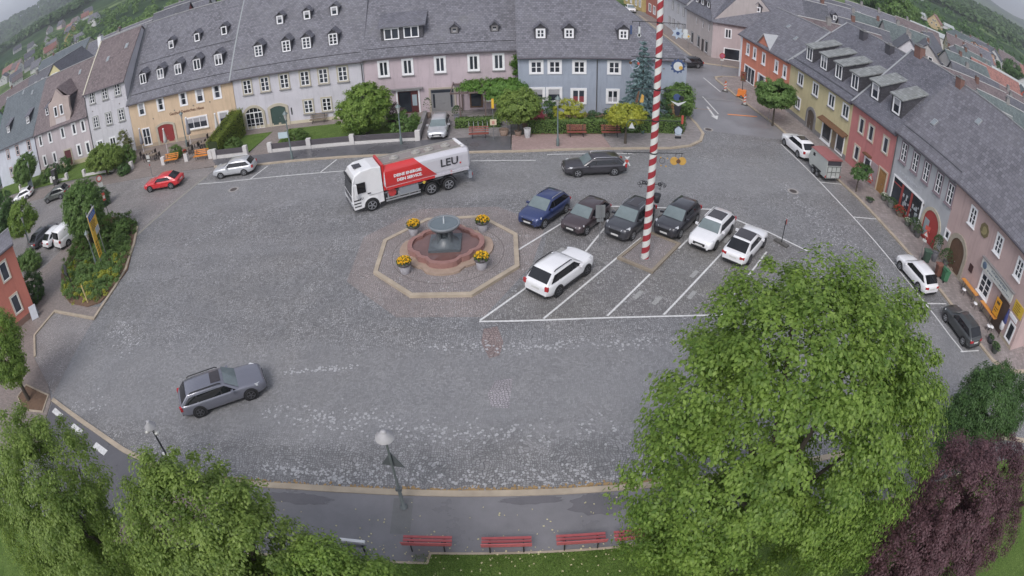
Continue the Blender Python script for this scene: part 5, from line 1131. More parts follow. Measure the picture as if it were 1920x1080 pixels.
# --- horse trailer
def trailer():
    r = thing('horse_trailer', 'grey two-horse trailer with a red roof parked behind the white SUV', 'trailer', (27.75, 45.1, 0), math.radians(94.5))
    gw = plain('trailer_grey', (.43, .45, .43), .5, vary=.1)
    m = MB(); prof = [(-1.5, .45), (1.35, .45), (1.75, 1.1), (1.35, 2.15), (-1.5, 2.15)]
    xzprism(m, prof, -.85, .85); m.build('body', gw, r)
    m = MB(); V = []
    for x in (-1.62, 1.3, 1.55):
        for k in range(7):
            a = PI * k / 6; V.append((x, .9 * math.cos(a), 2.13 + .2 * math.sin(a) - (.12 if x > 1.5 else 0)))
    for i in range(2):
        for k in range(6): m.add([V[i * 7 + k], V[i * 7 + k + 1], V[i * 7 + 8 + k], V[i * 7 + 7 + k]], [(0, 1, 2, 3)], 0, True)
    m.add(V[:7], [tuple(range(7))]); m.add(V[14:], [tuple(range(7))[::-1]]); m.build('roof', plain('trailer_red', (.30, .115, .11), .55), r)
    m = MB(); m.box(-1.56, -1.5, -.8, .8, .42, 1.62); m.build('ramp', gw, r)
    m = MB()
    for y in (-.75, -.25, .25, .75): m.box(-1.6, -1.56, y - .03, y + .03, .45, 1.6)
    for z in (.5, 1.05, 1.58): m.box(-1.6, -1.56, -.75, .75, z - .025, z + .025)
    m.build('ramp_frame', plain('trailer_frame', (.2, .21, .2), .5, .3), r)
    m = MB(); m.box(-1.53, -1.49, -.78, .78, 1.65, 2.12); m.build('rear_opening', plain('dark_canvas', (.05, .045, .055), .9), r)
    for s in (-1, 1):
        m = MB(); m.box(.62, .98, s * .85, s * .862, 1.55, 1.85); m.build('side_window', TINT, r)
        m = MB(); m.box(-.75, .65, s * .86, s * 1.08, .68, .74); m.build('mudguard', TRIM, r)
        for x in (-.38, .38): add_wheel(r, x, s * .97, .3, .18, ALLOY)
        m = MB(); m.box(-1.58, -1.5, s * .84, s * .9, .5, .7); m.build('tail_light', TAILL, r)
    m = MB(); m.tube([(1.5, .45, .48), (2.7, 0, .45)], .05); m.tube([(1.5, -.45, .48), (2.7, 0, .45)], .05); m.build('drawbar', DARKMET(), r)
    m = MB(); m.box(-1.62, -1.6, -.25, .25, .55, .66); m.build('number_plate', PLATE, r)
trailer()
# ------------------------------------------------------------------ things standing on the square
def maypole():
    r = thing('maypole', 'tall red and white spiral striped maypole hung with guild signs', 'maypole', (8.1, 31.84, 0))
    R0, R1, HH, p, n = .25, .15, 19.0, .83, 24
    rad = lambda z: R0 + (R1 - R0) * max(0, min(1, z / HH))
    m = MB(); k = int(HH / (p / 2)) + 1
    for s in range(-3, k):
        vs = []
        for i in range(n + 1):
            a = 2 * PI * i / n
            for e in (0, 1):
                z = max(0, min(HH, (s + e) * p / 2 + a / (2 * PI) * p)); vs.append((rad(z) * math.cos(a), rad(z) * math.sin(a), z))
        for i in range(n):
            q = [vs[2 * i], vs[2 * i + 2], vs[2 * i + 3], vs[2 * i + 1]]
            if q[3][2] - q[0][2] + q[2][2] - q[1][2] > 1e-4: m.add(q, [(0, 1, 2, 3)], s % 2, True)
    m.build('pole', [plain('maypole_red', (.33, .035, .045), .5, vary=.2), plain('maypole_white', (.66, .66, .63), .55, vary=.12)], r)
    MB().box(-.32, .32, -.32, .32, .0, .14).build('foot', GREYST(), r)
    wire = DARKMET(); col = lambda nm, c: plain(nm, c, .6)
    BLU = col('sign_blue', (.05, .08, .18)); OCH = col('sign_ochre', (.55, .33, .08)); PAL = col('sign_pale', (.58, .6, .6)); BLK = col('sign_black', (.02, .02, .025)); GRN = col('wreath_green', (.07, .11, .05)); BRO = col('sign_brown', (.14, .07, .04)); SKY_ = col('sign_sky', (.42, .48, .56)); REDS = col('sign_red', (.45, .08, .06))
    def arm(z, x0, x1, posts=()):
        m = MB(); m.tube([(x0, 0, z), (x1, 0, z - .0)], .022, 6)
        for x, l in posts: m.tube([(x, 0, z), (x, 0, z - l)], .018, 5)
        m.lathe([(rad(z) + .012, -.04), (rad(z) + .03, 0), (rad(z) + .012, .04)], (0, 0, z), 16); return m.build('sign_arm', wire, r)
    def disc(m, x, z, rr, th=.03, mi=0, n=18, y=0):
        q = MB(); q.lathe([(rr, -th), (rr, th)], (0, 0, 0), n, mi, False); q.xf(Matrix.Translation((x, y, z)) @ Matrix.Rotation(PI / 2, 4, 'X')); m.add(q.v, q.f, mi)
    def ring(m, x, z, rr, t, mi=0, n=20, y=0):
        m.tube([(x + rr * math.cos(2 * PI * k / n), y, z + rr * math.sin(2 * PI * k / n)) for k in range(n + 1)], t, 5, mi, True, False)
    def star(m, x, z, r0, r1, n, th, mi):
        P = [((r0 if k % 2 else r1) * math.cos(PI * k / n) + x, (r0 if k % 2 else r1) * math.sin(PI * k / n) + z) for k in range(2 * n)]; xzprism(m, P, -th, th, mi)
    def guild(m, mats, lab): o = m.build('guild_sign', mats, r); o['label'] = lab; return o
    # from the top down
    arm(14.75, -1.5, 1.42, [(-1.1, .3), (.95, .2), (1.4, .25), (-1.48, .12)])
    m = MB(); star(m, 1.0, 14.2, .22, .36, 7, .03, 0); disc(m, 1.0, 14.2, .1, .05, 1); m.box(1.3, 1.55, -.03, .03, 13.95, 14.45, 2); guild(m, [SKY_, BLU, PAL], 'pale blue flower-like guild sign')
    m = MB(); m.box(-1.16, -1.06, -.03, .03, 13.9, 14.45, 0); disc(m, -1.11, 13.95, .1, .03, 0); m.box(-1.6, -1.5, -.02, .02, 14.0, 14.5, 1); guild(m, [PAL, BLU], 'white hanging guild sign')
    arm(12.73, -1.5, 1.5, [(.95, .15), (1.45, .2), (-1.1, .1)])
    m = MB(); star(m, 1.1, 12.3, .34, .44, 12, .03, 0); disc(m, 1.1, 12.3, .26, .045, 1); m.box(.98, 1.1, -.06, .06, 12.3, 12.45, 2); disc(m, 1.25, 12.22, .11, .06, 3); guild(m, [BLU, PAL, PAL, OCH], 'blue cogwheel guild sign')
    m = MB(); ring(m, -1.3, 12.3, .25, .02, 0); disc(m, -1.1, 12.35, .07, .03, 1); disc(m, -1.53, 12.38, .08, .03, 2); guild(m, [SKY_, REDS, BRO], 'light ring guild sign with red knobs')
    arm(10.9, -1.5, 1.6, [(1.2, .12), (-.9, .1)])
    m = MB(); disc(m, 1.15, 10.48, .2, .03, 0); disc(m, 1.42, 10.42, .15, .03, 1); xzprism(m, [(.8, 10.25), (1.25, 9.95), (1.7, 10.25), (1.25, 10.12)], -.03, .03, 2); xzprism(m, [(1.12, 9.4), (1.32, 9.4), (1.45, 9.95), (1.0, 9.95)], -.03, .03, 1); m.box(1.5, 1.62, -.03, .03, 8.9, 9.4, 3); guild(m, [BLU, BLK, PAL, REDS], 'dark smith figure guild sign with white wings')
    m = MB(); xzprism(m, [(-1.2, 10.1), (-1.05, 10.75), (-.98, 10.75), (-1.05, 10.1)], -.03, .03, 0); xzprism(m, [(-.95, 10.1), (-.85, 10.6), (-.72, 10.5), (-.75, 10.1)], -.03, .03, 1); guild(m, [BRO, OCH], 'brown and ochre boot shaped guild sign')
    arm(9.05, -1.5, 1.65, [(1.2, .15), (-1.3, .1)])
    m = MB(); ring(m, -1.33, 8.72, .3, .03, 0); xzprism(m, [(-1.5, 8.55), (-1.33, 8.9), (-1.16, 8.55)], -.02, .02, 1); guild(m, [GRN, PAL], 'round wreath guild sign with white peaks')
    m = MB(); ring(m, 1.38, 8.5, .25, .025, 0); xzprism(m, [(1.2, 8.2), (1.55, 8.2), (1.6, 8.55), (1.38, 8.75), (1.15, 8.55)], -.02, .02, 1); m.box(1.2, 1.56, -.03, .03, 8.0, 8.12, 2); guild(m, [wire, SKY_, BLK], 'wrought iron crest guild sign')
    arm(7.08, -1.75, 1.78, [(1.35, .22), (1.7, .22), (-1.5, .1)])
    m = MB(); 
    for x in (1.27, 1.75): disc(m, x, 6.6, .24, .05, 0)
    disc(m, 1.51, 6.6, .13, .07, 1); m.box(1.27, 1.75, -.03, .03, 6.55, 6.65, 0); guild(m, [OCH, BRO], 'ochre double pretzel-wheel guild sign')
    m = MB(); xzprism(m, [(-1.66, 6.85), (-1.5, 6.62), (-1.36, 6.85), (-1.5, 6.78)], -.03, .03, 0); m.obox((-1.62, 0, 6.4), (.08, .05, .3), 0, 0, 0, .5); m.obox((-1.4, 0, 6.4), (.08, .05, .3), 0, 0, 0, -.5); disc(m, -1.51, 6.55, .1, .03, 1); guild(m, [PAL, REDS], 'white crossed bones guild sign')
    m = MB(); 
    for x, z in ((.45, 6.8), (.85, 6.75), (.5, 6.3), (.8, 6.25)): disc(m, x, z, .04, .02, 0)
    ring(m, .55, 6.6, .17, .012, 1); guild(m, [OCH, wire], 'small dangling knobs')
    m = MB(); rr = random.Random(12)
    for s, cx, cz in ((-1, -.55, 5.15), (1, .62, 5.0)):
        for _ in range(9):
            a, q = rr.uniform(0, 6.28), rr.uniform(.05, .27); ring(m, cx + q * math.cos(a), cz + q * math.sin(a), rr.uniform(.05, .11), .016, 0, 9, rr.uniform(-.1, .1))
        m.tube([(0, 0, 5.1), (cx, 0, 5.1)], .02, 5)
    m.build('iron_scrolls', BLK, r)
    m = MB(); m.lathe([(.0, .0), (.14, .02), (.24, .55), (.22, .55)], (.42, -.0, 3.9), 12, 0); m.box(.0, .42, -.02, .02, 4.3, 4.36); m.build('flower_pot', BLK, r)
maypole()
o = thing('maypole_plinth', 'low square kerbed plinth of setts under the striped maypole', 'plinth', (0, 0, 0))
ISL = [(6.48, 31.91), (8.26, 30.36), (10.72, 33.42), (9.1, 34.85)]
MB().prism(ISL, .0, .08).build('paving', OCTC, o); MB().strip(ISL, .2, .0, .16, 0, True).build('kerb', plain('maypole_kerb', (.26, .22, .17), .8, vary=.3), o)

def fountain():
    r = thing('fountain', 'red stone fountain basin with a dark granite bowl on a pedestal', 'fountain', (-3.95, 33.35, .14))
    RSN = plain('red_granite', (.30, .165, .145), .55, vary=.25, scale=4); SSN = plain('sand_step', (.36, .27, .21), .8, vary=.25); DGN = plain('dark_granite', (.10, .115, .125), .35, vary=.3, scale=5)
    def quatre(k, off=0):
        """outline: a square with notched corners and a round lobe on each side"""
        P = []; a = 1.58 * k + off; lob = 1.12 * k
        for q in range(4):
            c, s = math.cos(q * PI / 2), math.sin(q * PI / 2); L = []
            L.append((a, -lob)); 
            for i in range(9):
                t = -1 + i / 4; L.append((a + .62 * k * math.sqrt(max(0, 1 - t * t)) * 1.0, lob * .92 * t))
            L.append((a, lob)); L.append((1.42 * k + off * .7, 1.42 * k + off * .7))
            P += [(x * c - y * s, x * s + y * c) for x, y in L]
        return P
    def ring_wall(outer, inner, z0, z1, m):
        n = len(outer); mb = MB(); v = [(x, y, z) for z in (z0, z1) for x, y in outer] + [(x, y, z) for z in (z0, z1) for x, y in inner]
        for i in range(n):
            j = (i + 1) % n; mb.add(v, [(i, j, n + j, n + i), (2 * n + j, 2 * n + i, 3 * n + i, 3 * n + j), (n + i, n + j, 3 * n + j, 3 * n + i)])
        return mb.build('basin_wall', m, r)
    MB().prism(quatre(1.28, .1), 0, .14).build('step', SSN, r)
    ring_wall(quatre(1.06, .06), quatre(.95), .12, .50, RSN)
    MB().prism(quatre(.96), .1, .36).build('water', plain('basin_water', (.16, .085, .075), .08, vary=.3, scale=2, spec=.7), r)
    m = MB(); m.box(-.98, .98, -.98, .98, .2, .52); m.lathe([(.9, .52), (.6, .72), (.48, 1.0)], (0, 0, 0), 20, 0)
    for k in range(4):
        a = PI / 4 + k * PI / 2; m.lathe([(.22, .6), (.15, .8), (.15, 1.3), (.24, 1.48)], (.45 * math.cos(a), .45 * math.sin(a), 0), 12)
    m.lathe([(.26, .5), (.26, 1.5)], (0, 0, 0), 14); m.build('pedestal', DGN, r)
    m = MB(); m.lathe([(.1, 1.4), (.55, 1.48), (.86, 1.62), (.99, 1.78), (1.0, 1.88), (.92, 1.9), (.87, 1.82), (.0, 1.78)], (0, 0, 0), 32, 0, True, False); m.build('bowl', plain('bowl_granite', (.20, .22, .235), .35, vary=.25, scale=5), r)
    m = MB(); m.lathe([(.86, 1.825), (0, 1.83)], (0, 0, 0), 28, 0, False, False); m.build('bowl_water', plain('bowl_water', (.12, .15, .165), .06, spec=.8), r)
    m = MB(); m.lathe([(.05, 1.8), (.04, 2.15), (.015, 2.32)], (0, 0, 0), 8); m.build('water_jet', plain('white_water', (.6, .63, .65), .3), r)
fountain()
def flowerbed(m, cx, cy, z, r, n, mi, rnd, flat=.45):
    for _ in range(n):
        a, q = rnd.uniform(0, 2 * PI), math.sqrt(rnd.random()) * r; h = math.sqrt(max(0, 1 - (q / r) ** 2)) * r * flat
        m.obox((cx + q * math.cos(a), cy + q * math.sin(a), z + h + rnd.uniform(-.03, .05)), (rnd.uniform(.05, .11), rnd.uniform(.05, .1), .03), rnd.uniform(0, 3), mi, rnd.uniform(-.6, .6), rnd.uniform(-.6, .6))
YF = leafy('yellow_blossom', (.75, .36, .01), (.85, .55, .03), .2); GF = leafy('pot_leaf', (.04, .07, .02), (.10, .16, .04), .2)
pr = random.Random(17)
t = thing('flower_tub', 'pale round flower tub with orange-yellow flowers at the front left of the fountain', 'planter', (-6.22, 30.95, .14), 0, 'flower tubs round the fountain')
m = MB(); m.lathe([(.27, 0), (.40, .7), (.36, .7), (.34, .6), (0, .6)], (0, 0, 0), 20, 0, True, False); m.build('tub', plain('tub_grey', (.34, .33, .35), .6), t)
m = MB(); m.lathe([(.4, .58), (.44, .6), (.44, .74), (.40, .76)], (0, 0, 0), 20); m.build('rim', plain('tub_rim', (.10, .09, .095), .6), t)
m = MB(); flowerbed(m, 0, 0, .7, .46, 130, 0, pr, .6); m.build('foliage', GF, t); m = MB(); flowerbed(m, 0, 0, .76, .42, 120, 0, pr, .6); m.build('flowers', YF, t)
for x, y, lab in ((-6.2, 35.4, 'back left'), (-1.74, 35.45, 'back right'), (-1.68, 31.1, 'front right')): dup(t, (x, y, .14), pr.uniform(0, 3), 'pale round flower tub with orange-yellow flowers at the %s of the fountain' % lab)

# lamps
def lamp_round(label, x, y, h, head=.36, lean=0, flap=False, name='street_lamp', colr=None):
    r = thing(name, label, 'street lamp', (x, y, .06), lean); c = colr or plain('lamp_grey', (.20, .225, .23), .5, .3)
    m = MB(); m.lathe([(.16, 0), (.16, .06), (.085, .1), (.075, 1.1), (.055, 1.2), (.045, h - .5)], (0, 0, 0), 12); m.build('post', c, r)
    m = MB(); m.lathe([(head * 1.0, h - .34), (head * .98, h - .3), (head * .35, h - .1), (.1, h - .06), (.1, h), (0, h + .01)], (0, 0, 0), 22, 0, True, False); m.lathe([(head * .97, h - .335), (0, h - .335)], (0, 0, 0), 22, 0, False, False); m.build('lamp_shade', plain('lamp_shade', (.46, .45, .46), .5, vary=.2), r)
    m = MB(); m.lathe([(.07, h - .52), (.13, h - .5), (.15, h - .34), (.05, h - .33)], (0, 0, 0), 14); m.build('lamp_glass', lamp_glass('opal_glass', (.55, .55, .52)), r)
    return r
l = lamp_round('grey mushroom street lamp with a triangular sign on its post, by the red benches', -4.55, 14.24, 4.67)
SGN = plain('sign_back_grey', (.15, .165, .175), .5, .3)
m = MB(); P = [(-.48, 3.15), (.48, 3.15), (0, 2.32)]
v = [(a, .075, b) for a, b in [(-.46, 2.62), (.46, 2.62), (0, 3.42)]]; v2 = [(a, .105, b) for a, _, b in v]; m.add(v + v2, [(0, 1, 2), (5, 4, 3), (0, 3, 4, 1), (1, 4, 5, 2), (2, 5, 3, 0)]); m.xf(Matrix.Rotation(math.radians(-10), 4, 'Z')); o = m.build('triangular_sign', SGN, l)
m = MB(); m.box(-.12, .12, -.08, .08, 1.2, 1.35); m.build('band', SGN, l)
l = lamp_round('dark mushroom street lamp with two side lamps at the lower left by the lime trees', -15.97, 15.3, 3.25, .32, 0, colr=plain('dark_lamp', (.07, .075, .085), .5, .3))
for s in (-1, 1): m = MB(); m.lathe([(.02, 0), (.13, -.06), (.15, -.1), (0, -.12)], (s * .3, -.1, 2.75), 14, 0, True, False); m.tube([(0, 0, 2.6), (s * .3, -.1, 2.75)], .02, 6); m.build('side_lamp', lamp_glass('opal_glass', (.5, .5, .5)), l)
m = MB(); m.box(-.2, .2, -.03, .03, .95, 1.15); m.build('small_sign', PVC, l)
def lamp_lantern(label, x, y, h, par=None, tilt=0):
    r = thing('street_lamp', label, 'street lamp', (x, y, .08)); c = plain('lantern_green', (.16, .20, .20), .5, .3)
    m = MB(); m.lathe([(.13, 0), (.13, .7), (.07, .8), (.055, h - .7)], (0, 0, 0), 10); m.build('post', c, r)
    m = MB(); m.lathe([(.08, h - .72), (.2, h - .15), (.19, h - .12)], (0, 0, 0), 6, 0, False); m.build('lamp_glass', lamp_glass('lantern_glass', (.42, .42, .40)), r)
    m = MB(); m.lathe([(.27, h - .14), (.2, h - .02), (.06, h + .1), (.03, h + .18)], (0, 0, 0), 12); m.build('lamp_shade', c, r); return r
l = lamp_lantern('lantern street lamp with a pale plate before the white house path', -19.5, 50.38, 4.6)
MB().box(-1.0, -.08, -.02, .02, 2.15, 2.75).build('plate', plain('pale_plate', (.45, .55, .58), .5), l)
lamp_lantern('lantern street lamp in front of the big round tree of the mauve house', -9.41, 51.72, 3.75)
lamp_lantern('lantern street lamp on the reddish paving before the blue-grey house', 4.23, 49.77, 4.5)
lamp_lantern('lantern street lamp standing in the planting bed beside the yellow signboard', -32.9, 33.89, 3.15)
lamp_lantern('lantern street lamp over the parked cars beside the red house', -47.09, 38.05, 3.9)
lamp_lantern('lantern street lamp on the terrace of the guesthouse', -35.2, 57.98, 4.1)
lamp_lantern('lantern street lamp in the far left front garden', -62.3, 54.6, 4.2)

# benches
def bench(label, x, y, rz, wood, L=1.85, name='park_bench', group=None, slats=3, gap=None):
    r = thing(name, label, 'bench', (x, y, .06), rz, group)
    m = MB()
    for k in range(3): m.box(-L / 2, L / 2, -.24 + k * .16, -.13 + k * .16, .43, .47)
    m.build('seat', wood, r); m = MB()
    for k in range(slats): m.obox((0, .29 + k * .06, .60 + k * .17), (L, .035, .10), 0, 0, -.35)
    m.build('backrest', wood, r)
    for s in (-1, 1):
        m = MB(); X = s * (L / 2 - .3)
        m.tube([(X, -.2, 0), (X, -.18, .42), (X, .2, .42), (X, .36, .98)], .028, 6); m.tube([(X, .22, 0), (X, .2, .42)], .028, 6); m.build('leg', DARKMET(), r)
    return r
REDW = plain('red_slats', (.42, .095, .10), .45, vary=.2, scale=4); RUSTW = plain('rust_red_slats', (.25, .075, .055), .55, vary=.25); ORW = plain('orange_slats', (.66, .24, .035), .5, vary=.12); OLDW = plain('weathered_wood', (.20, .16, .12), .8, vary=.3)
GB = 'red benches along the south lawn'
b0 = bench('red bench on the south pavement, nearest the lamp with the triangular sign', -3.43, 12.32, PI, REDW, group=GB)
for x, lab in ((-.48, 'red bench on the south pavement, second from the mushroom lamp'), (2.28, 'red bench on the south pavement, left neighbour of the one under the lime tree'), (4.45, 'red bench on the south pavement, half under the big lime tree')): dup(b0, (x, 12.27, .06), PI, lab)
b1 = bench('rust-red bench on the forecourt of the mauve house by the yellow post', -2.52, 52.25, 0, RUSTW, 1.75, group='rust-red benches before the hedge')
dup(b1, (6.1, 52.05, .1), 0, 'rust-red bench before the hedge on the reddish paving'); dup(b1, (9.2, 52.05, .1), 0, 'rust-red bench before the hedge beside the small pavement tree')
b2 = bench('bright orange bench between white posts, behind the red coupe', -35.0, 53.55, 0, ORW, 1.8, group='orange benches at the guesthouse'); dup(b2, (-30.9, 53.3, .06), 0, 'bright orange bench between white posts, nearest the silver estate')
bench('weathered wooden bench against the wall of the white house', -19.5, 59.9, 0, OLDW, 1.9)
def white_panel():
    r = thing('info_stand', 'low slanted info stand with a white top edge on the south pavement', 'info stand', (-6.2, 11.85, .06), -.05)
    MB().add([(-.48, -.25, .95), (.48, -.25, .95), (.48, .12, .55), (-.48, .12, .55), (-.48, -.22, .91), (.48, -.22, .91), (.48, .15, .51), (-.48, .15, .51)], [(0, 1, 2, 3), (4, 7, 6, 5), (0, 4, 5, 1), (3, 2, 6, 7), (0, 3, 7, 4), (1, 5, 6, 2)]).build('panel', plain('panel_back', (.07, .075, .08), .5), r)
    MB().box(-.5, .5, -.02, .1, .93, 1.0).xf(Matrix.Translation((0, .02, -.06))).build('top_edge', PVC, r)
    for s in (-1, 1): MB().box(s * .42 - .03, s * .42 + .03, -.12, -.06, 0, .85).build('leg', DARKMET(), r)
white_panel()

# garden wall of the north side: white posts, white base, dark slats between
def post_wall(label, pts, base=True, slat=True, ph=.95, gate=()):
    r = thing('garden_wall', label, 'garden wall'); WP = plain('wall_white', (.62, .60, .58), .8, vary=.15); DS = plain('dark_slats', (.10, .09, .10), .7, vary=.2)
    for i, (x, y) in enumerate(pts):
        MB().box(x - .22, x + .22, y - .2, y + .2, 0, ph + .1).build('post', WP, r)
        if i < len(pts) - 1 and i not in gate:
            x1, y1 = pts[i + 1]; c = ((x + x1) / 2, (y + y1) / 2); L = math.hypot(x1 - x, y1 - y) - .44; a = math.atan2(y1 - y, x1 - x)
            if base: m = MB(); m.obox((c[0], c[1], .16), (L, .22, .34), a); m.build('base', WP, r)
            if slat:
                m = MB()
                for k in range(4): m.obox((c[0], c[1], .44 + k * .14), (L, .05, .12), a)
                m.build('slats', DS, r)
    return r
post_wall('low white garden wall with dark slats, left part beside the clipped hedge', [(-29.09, 53.1), (-25.35, 52.9)])
post_wall('low white garden wall with dark slats in front of the white and mauve houses', [(-22.6, 52.85), (-18.5, 52.8), (-14.2, 52.75), (-8.0, 52.45)])
post_wall('row of white posts with rail at the guesthouse terrace', [(-41.3, 54.05), (-36.15, 53.6), (-32.9, 53.5), (-29.7, 53.3)], False, False, .85)
post_wall('white posts and low wall of the far left front gardens', [(-45, 54.6), (-50.6, 55.0), (-54.7, 55.4), (-58.5, 55.7), (-64.4, 56.0), (-68, 56.4)], True, False, .85, (1, 3))
# signs
def road_sign(label, x, y, parts, h=2.6, name='road_sign', colr=None, pr_=.03, z=0, cat='sign'):
    r = thing(name, label, cat, (x, y, z)); MB().tube([(0, 0, 0), (0, 0, h)], pr_, 8).build('post', colr or STEEL(), r)
    for nm, fn in parts:
        m = MB(); mats = fn(m); m.build(nm, mats, r)
    return r
WP_ = plain('sign_white', (.62, .62, .62), .5); RP_ = plain('sign_red', (.5, .04, .05), .5); YP_ = plain('sign_yellow', (.72, .45, .05), .5); BP_ = plain('sign_blue_plate', (.05, .14, .42), .5)
def plate(x0, x1, z0, z1, mat, rz=0, y=-.04):
    def f(m): m.box(x0, x1, y - .012, y + .012, z0, z1); m.xf(Matrix.Rotation(rz, 4, 'Z')); return mat
    return f
def disc_plate(z, rr, mats, rz=0, inner=.68):
    def f(m):
        for k, (q, t) in enumerate(((rr, .012), (rr * inner, .02))):
            s = MB(); s.lathe([(q, -t), (q, t)], (0, 0, 0), 20, k, False); s.xf(Matrix.Rotation(rz, 4, 'Z') @ Matrix.Translation((0, -.05, z)) @ Matrix.Rotation(PI / 2, 4, 'X')); m.add(s.v, s.f, k)
        return mats
    return f
def tri_plate(z, s_, mats, rz=0):
    def f(m):
        for k, (q, t) in enumerate(((s_, .012), (s_ * .62, .02))): P = [(-q * .5, z - q * .29), (q * .5, z - q * .29), (0, z + q * .58)]; st = len(m.v); xzprism(m, P, -.05 - t, -.05 + t, k)
        m.xf(Matrix.Rotation(rz, 4, 'Z')); return mats
    return f
# big yellow direction board
def direction_board():
    r = thing('direction_board', 'tall yellow direction board on two posts in the planting bed', 'signboard', (-31.86, 33.57, .1), math.atan2(34.99 - 33.57, -32.26 + 31.86))
    for x in (.0, 1.47): MB().tube([(x, .05, 0), (x, .05, 4.95)], .05, 8).build('post', STEEL(), r)
    MB().box(-.15, 1.62, -.06, -.01, 2.55, 4.6).build('upper_panel', YP_, r)
    MB().box(-.15, .62, -.06, -.01, .95, 2.5).build('lower_panel', YP_, r)
    MB().box(-.1, 1.57, -.075, -.06, 4.05, 4.55).build('blue_field', BP_, r); MB().box(.65, 1.55, -.075, -.06, 2.6, 3.15).build('white_field', WP_, r)
    MB().box(-.2, 1.67, -.085, .0, 4.6, 4.7).build('top_edge', WP_, r)
    m = MB(); rr = random.Random(3)
    for k in range(6): m.box(.1, .1 + rr.uniform(.7, 1.25), -.068, -.06, 3.2 + .14 * k, 3.26 + .14 * k)
    for k in range(5): m.box(-.05, -.05 + rr.uniform(.3, .6), -.068, -.06, 1.15 + .26 * k, 1.23 + .26 * k)
    m.build('lettering', plain('board_ink', (.12, .07, .02), .7), r)
    m = MB()
    for k in range(4): m.box(.75, 1.4, -.083, -.075, 2.68 + .11 * k, 2.71 + .11 * k)
    m.box(.2, 1.4, -.083, -.075, 4.2, 4.26); m.box(.2, 1.2, -.083, -.075, 4.36, 4.42); m.build('fine_lettering', plain('fine_ink', (.3, .35, .45), .6), r)
direction_board()
road_sign('tall traffic post with red-ringed sign and red-white plate behind the oval tree', -37.03, 42.41, [('ring_sign', disc_plate(4.2, .32, [RP_, WP_], .6)), ('white_plate', plate(-.25, .25, 3.3, 3.75, WP_, .6)), ('barrier_plate', plate(-.16, .16, 1.9, 2.7, [RP_], .6)), ('arrow_plate', plate(-.08, .14, 2.1, 2.4, WP_, .6, -.06))], 4.5, colr=DARKMET())
road_sign('thin post with white plates in front of the guesthouse steps', -36.04, 50.6, [('white_plate', plate(-.22, .22, 2.1, 2.5, WP_)), ('small_plate', plate(-.18, .18, 1.75, 1.95, WP_)), ('red_plate', plate(-.06, .06, 1.3, 1.5, RP_))], 2.6, z=.03)
road_sign('grey back of a parking sign on a thin post before the brown hatchback', 5.45, 33.43, [('sign_plate', plate(-.3, .3, 2.0, 2.88, plain('sign_back', (.24, .255, .26), .5, .3), .1, .04)), ('sub_plate', plate(-.22, .22, 1.72, 1.95, plain('sign_back', (.24, .255, .26), .5, .3), .1, .04))], 2.9)
r = road_sign('small dark red traffic sign on a weighted base at the corner of the bays', 18.31, 33.48, [('red_disc', disc_plate(1.72, .2, [RP_, plain('sign_dark', (.12, .03, .04), .6)], 1.2))], 1.85, colr=DARKMET(), z=.02)
m = MB(); m.obox((0, 0, .06), (1.15, .38, .12), -1.0); m.build('weighted_base', plain('recycled_base', (.10, .095, .09), .8, vary=.4, scale=6), r)
r = road_sign('warning triangle sign on a post at the pavement edge before the grey shop', 30.38, 31.32, [('triangle', tri_plate(2.2, .62, [RP_, WP_], -1.1)), ('red_white_plate', plate(-.25, .25, 2.55, 2.9, RP_, -1.1)), ('small_plate', plate(-.2, .2, 1.6, 1.8, WP_, -1.1))], 2.9)
road_sign('red and white warning triangle before the oak door of the red house', 32.1, 43.2, [('triangle', tri_plate(.95, .75, [RP_, WP_], -1.2)), ('red_plate', plate(-.2, .2, .45, .62, RP_, -1.2))], 1.3)
road_sign('bus stop post with a yellow flag and timetable box on the forecourt', -1.19, 51.6, [('flag', plate(-.11, .11, 3.05, 3.95, YP_)), ('timetable', plate(-.28, .28, 1.45, 2.0, plain('cream_case', (.6, .52, .36), .5))), ('timetable_sheet', plate(-.12, .12, 1.55, 1.85, plain('red_note', (.5, .25, .2), .6), 0, -.06))], 4.0, z=.06)
road_sign('round red no-parking sign with a white plate across the cross road', 29.2, 79.2, [('disc', disc_plate(2.0, .42, [RP_, plain('sign_rose', (.45, .12, .2), .5)])), ('plate', plate(-.25, .25, 1.25, 1.5, WP_))], 2.4)
road_sign('white diamond priority sign in front of the far shop', 27.6, 90.5, [('diamond', lambda m: (m.obox((0, -.05, 2.1), (.6, .03, .6), 0, 0, 0, PI / 4), m.obox((0, -.07, 2.1), (.3, .02, .3), 0, 1, 0, PI / 4), [WP_, YP_])[2])], 2.5)
road_sign('slim grey post on the pavement beside the street tree', 27.05, 57.3, [('plate', plate(-.14, .14, 2.1, 2.4, WP_, -1.2))], 2.45)
road_sign('pale yellow marker post in the planting bed', -30.64, 28.87, [('cap', plate(-.05, .05, 1.35, 1.5, YP_))], 1.5, colr=plain('marker_yellow', (.62, .5, .25), .6), pr_=.06, z=.1, name='marker_post', cat='post')
r = thing('info_board', 'dark slanted info board on a post at the edge of the planting bed', 'info board', (-34.5, 31.2, .04), -.5)
MB().tube([(.35, 0, 0), (.2, 0, 1.3)], .05, 8).build('post', DARKMET(), r); m = MB(); m.obox((0, -.05, 1.55), (.75, .05, .8), 0, 0, -.25); m.build('board', plain('board_dark', (.05, .055, .06), .4), r)
r = thing('sandwich_board', 'white sandwich board leaning at the corner of the red house', 'sandwich board', (-36.75, 27.2, .04), math.radians(35))
for s in (-1, 1): m = MB(); m.obox((0, s * .18, .55), (.8, .04, 1.1), 0, 0, s * .3); m.build('panel', plain('board_white', (.5, .52, .56), .5), r)
r = thing('glass_stand', 'tall grey glass display panel in the far left front garden', 'display', (-63.6, 55.2, 0), .3)
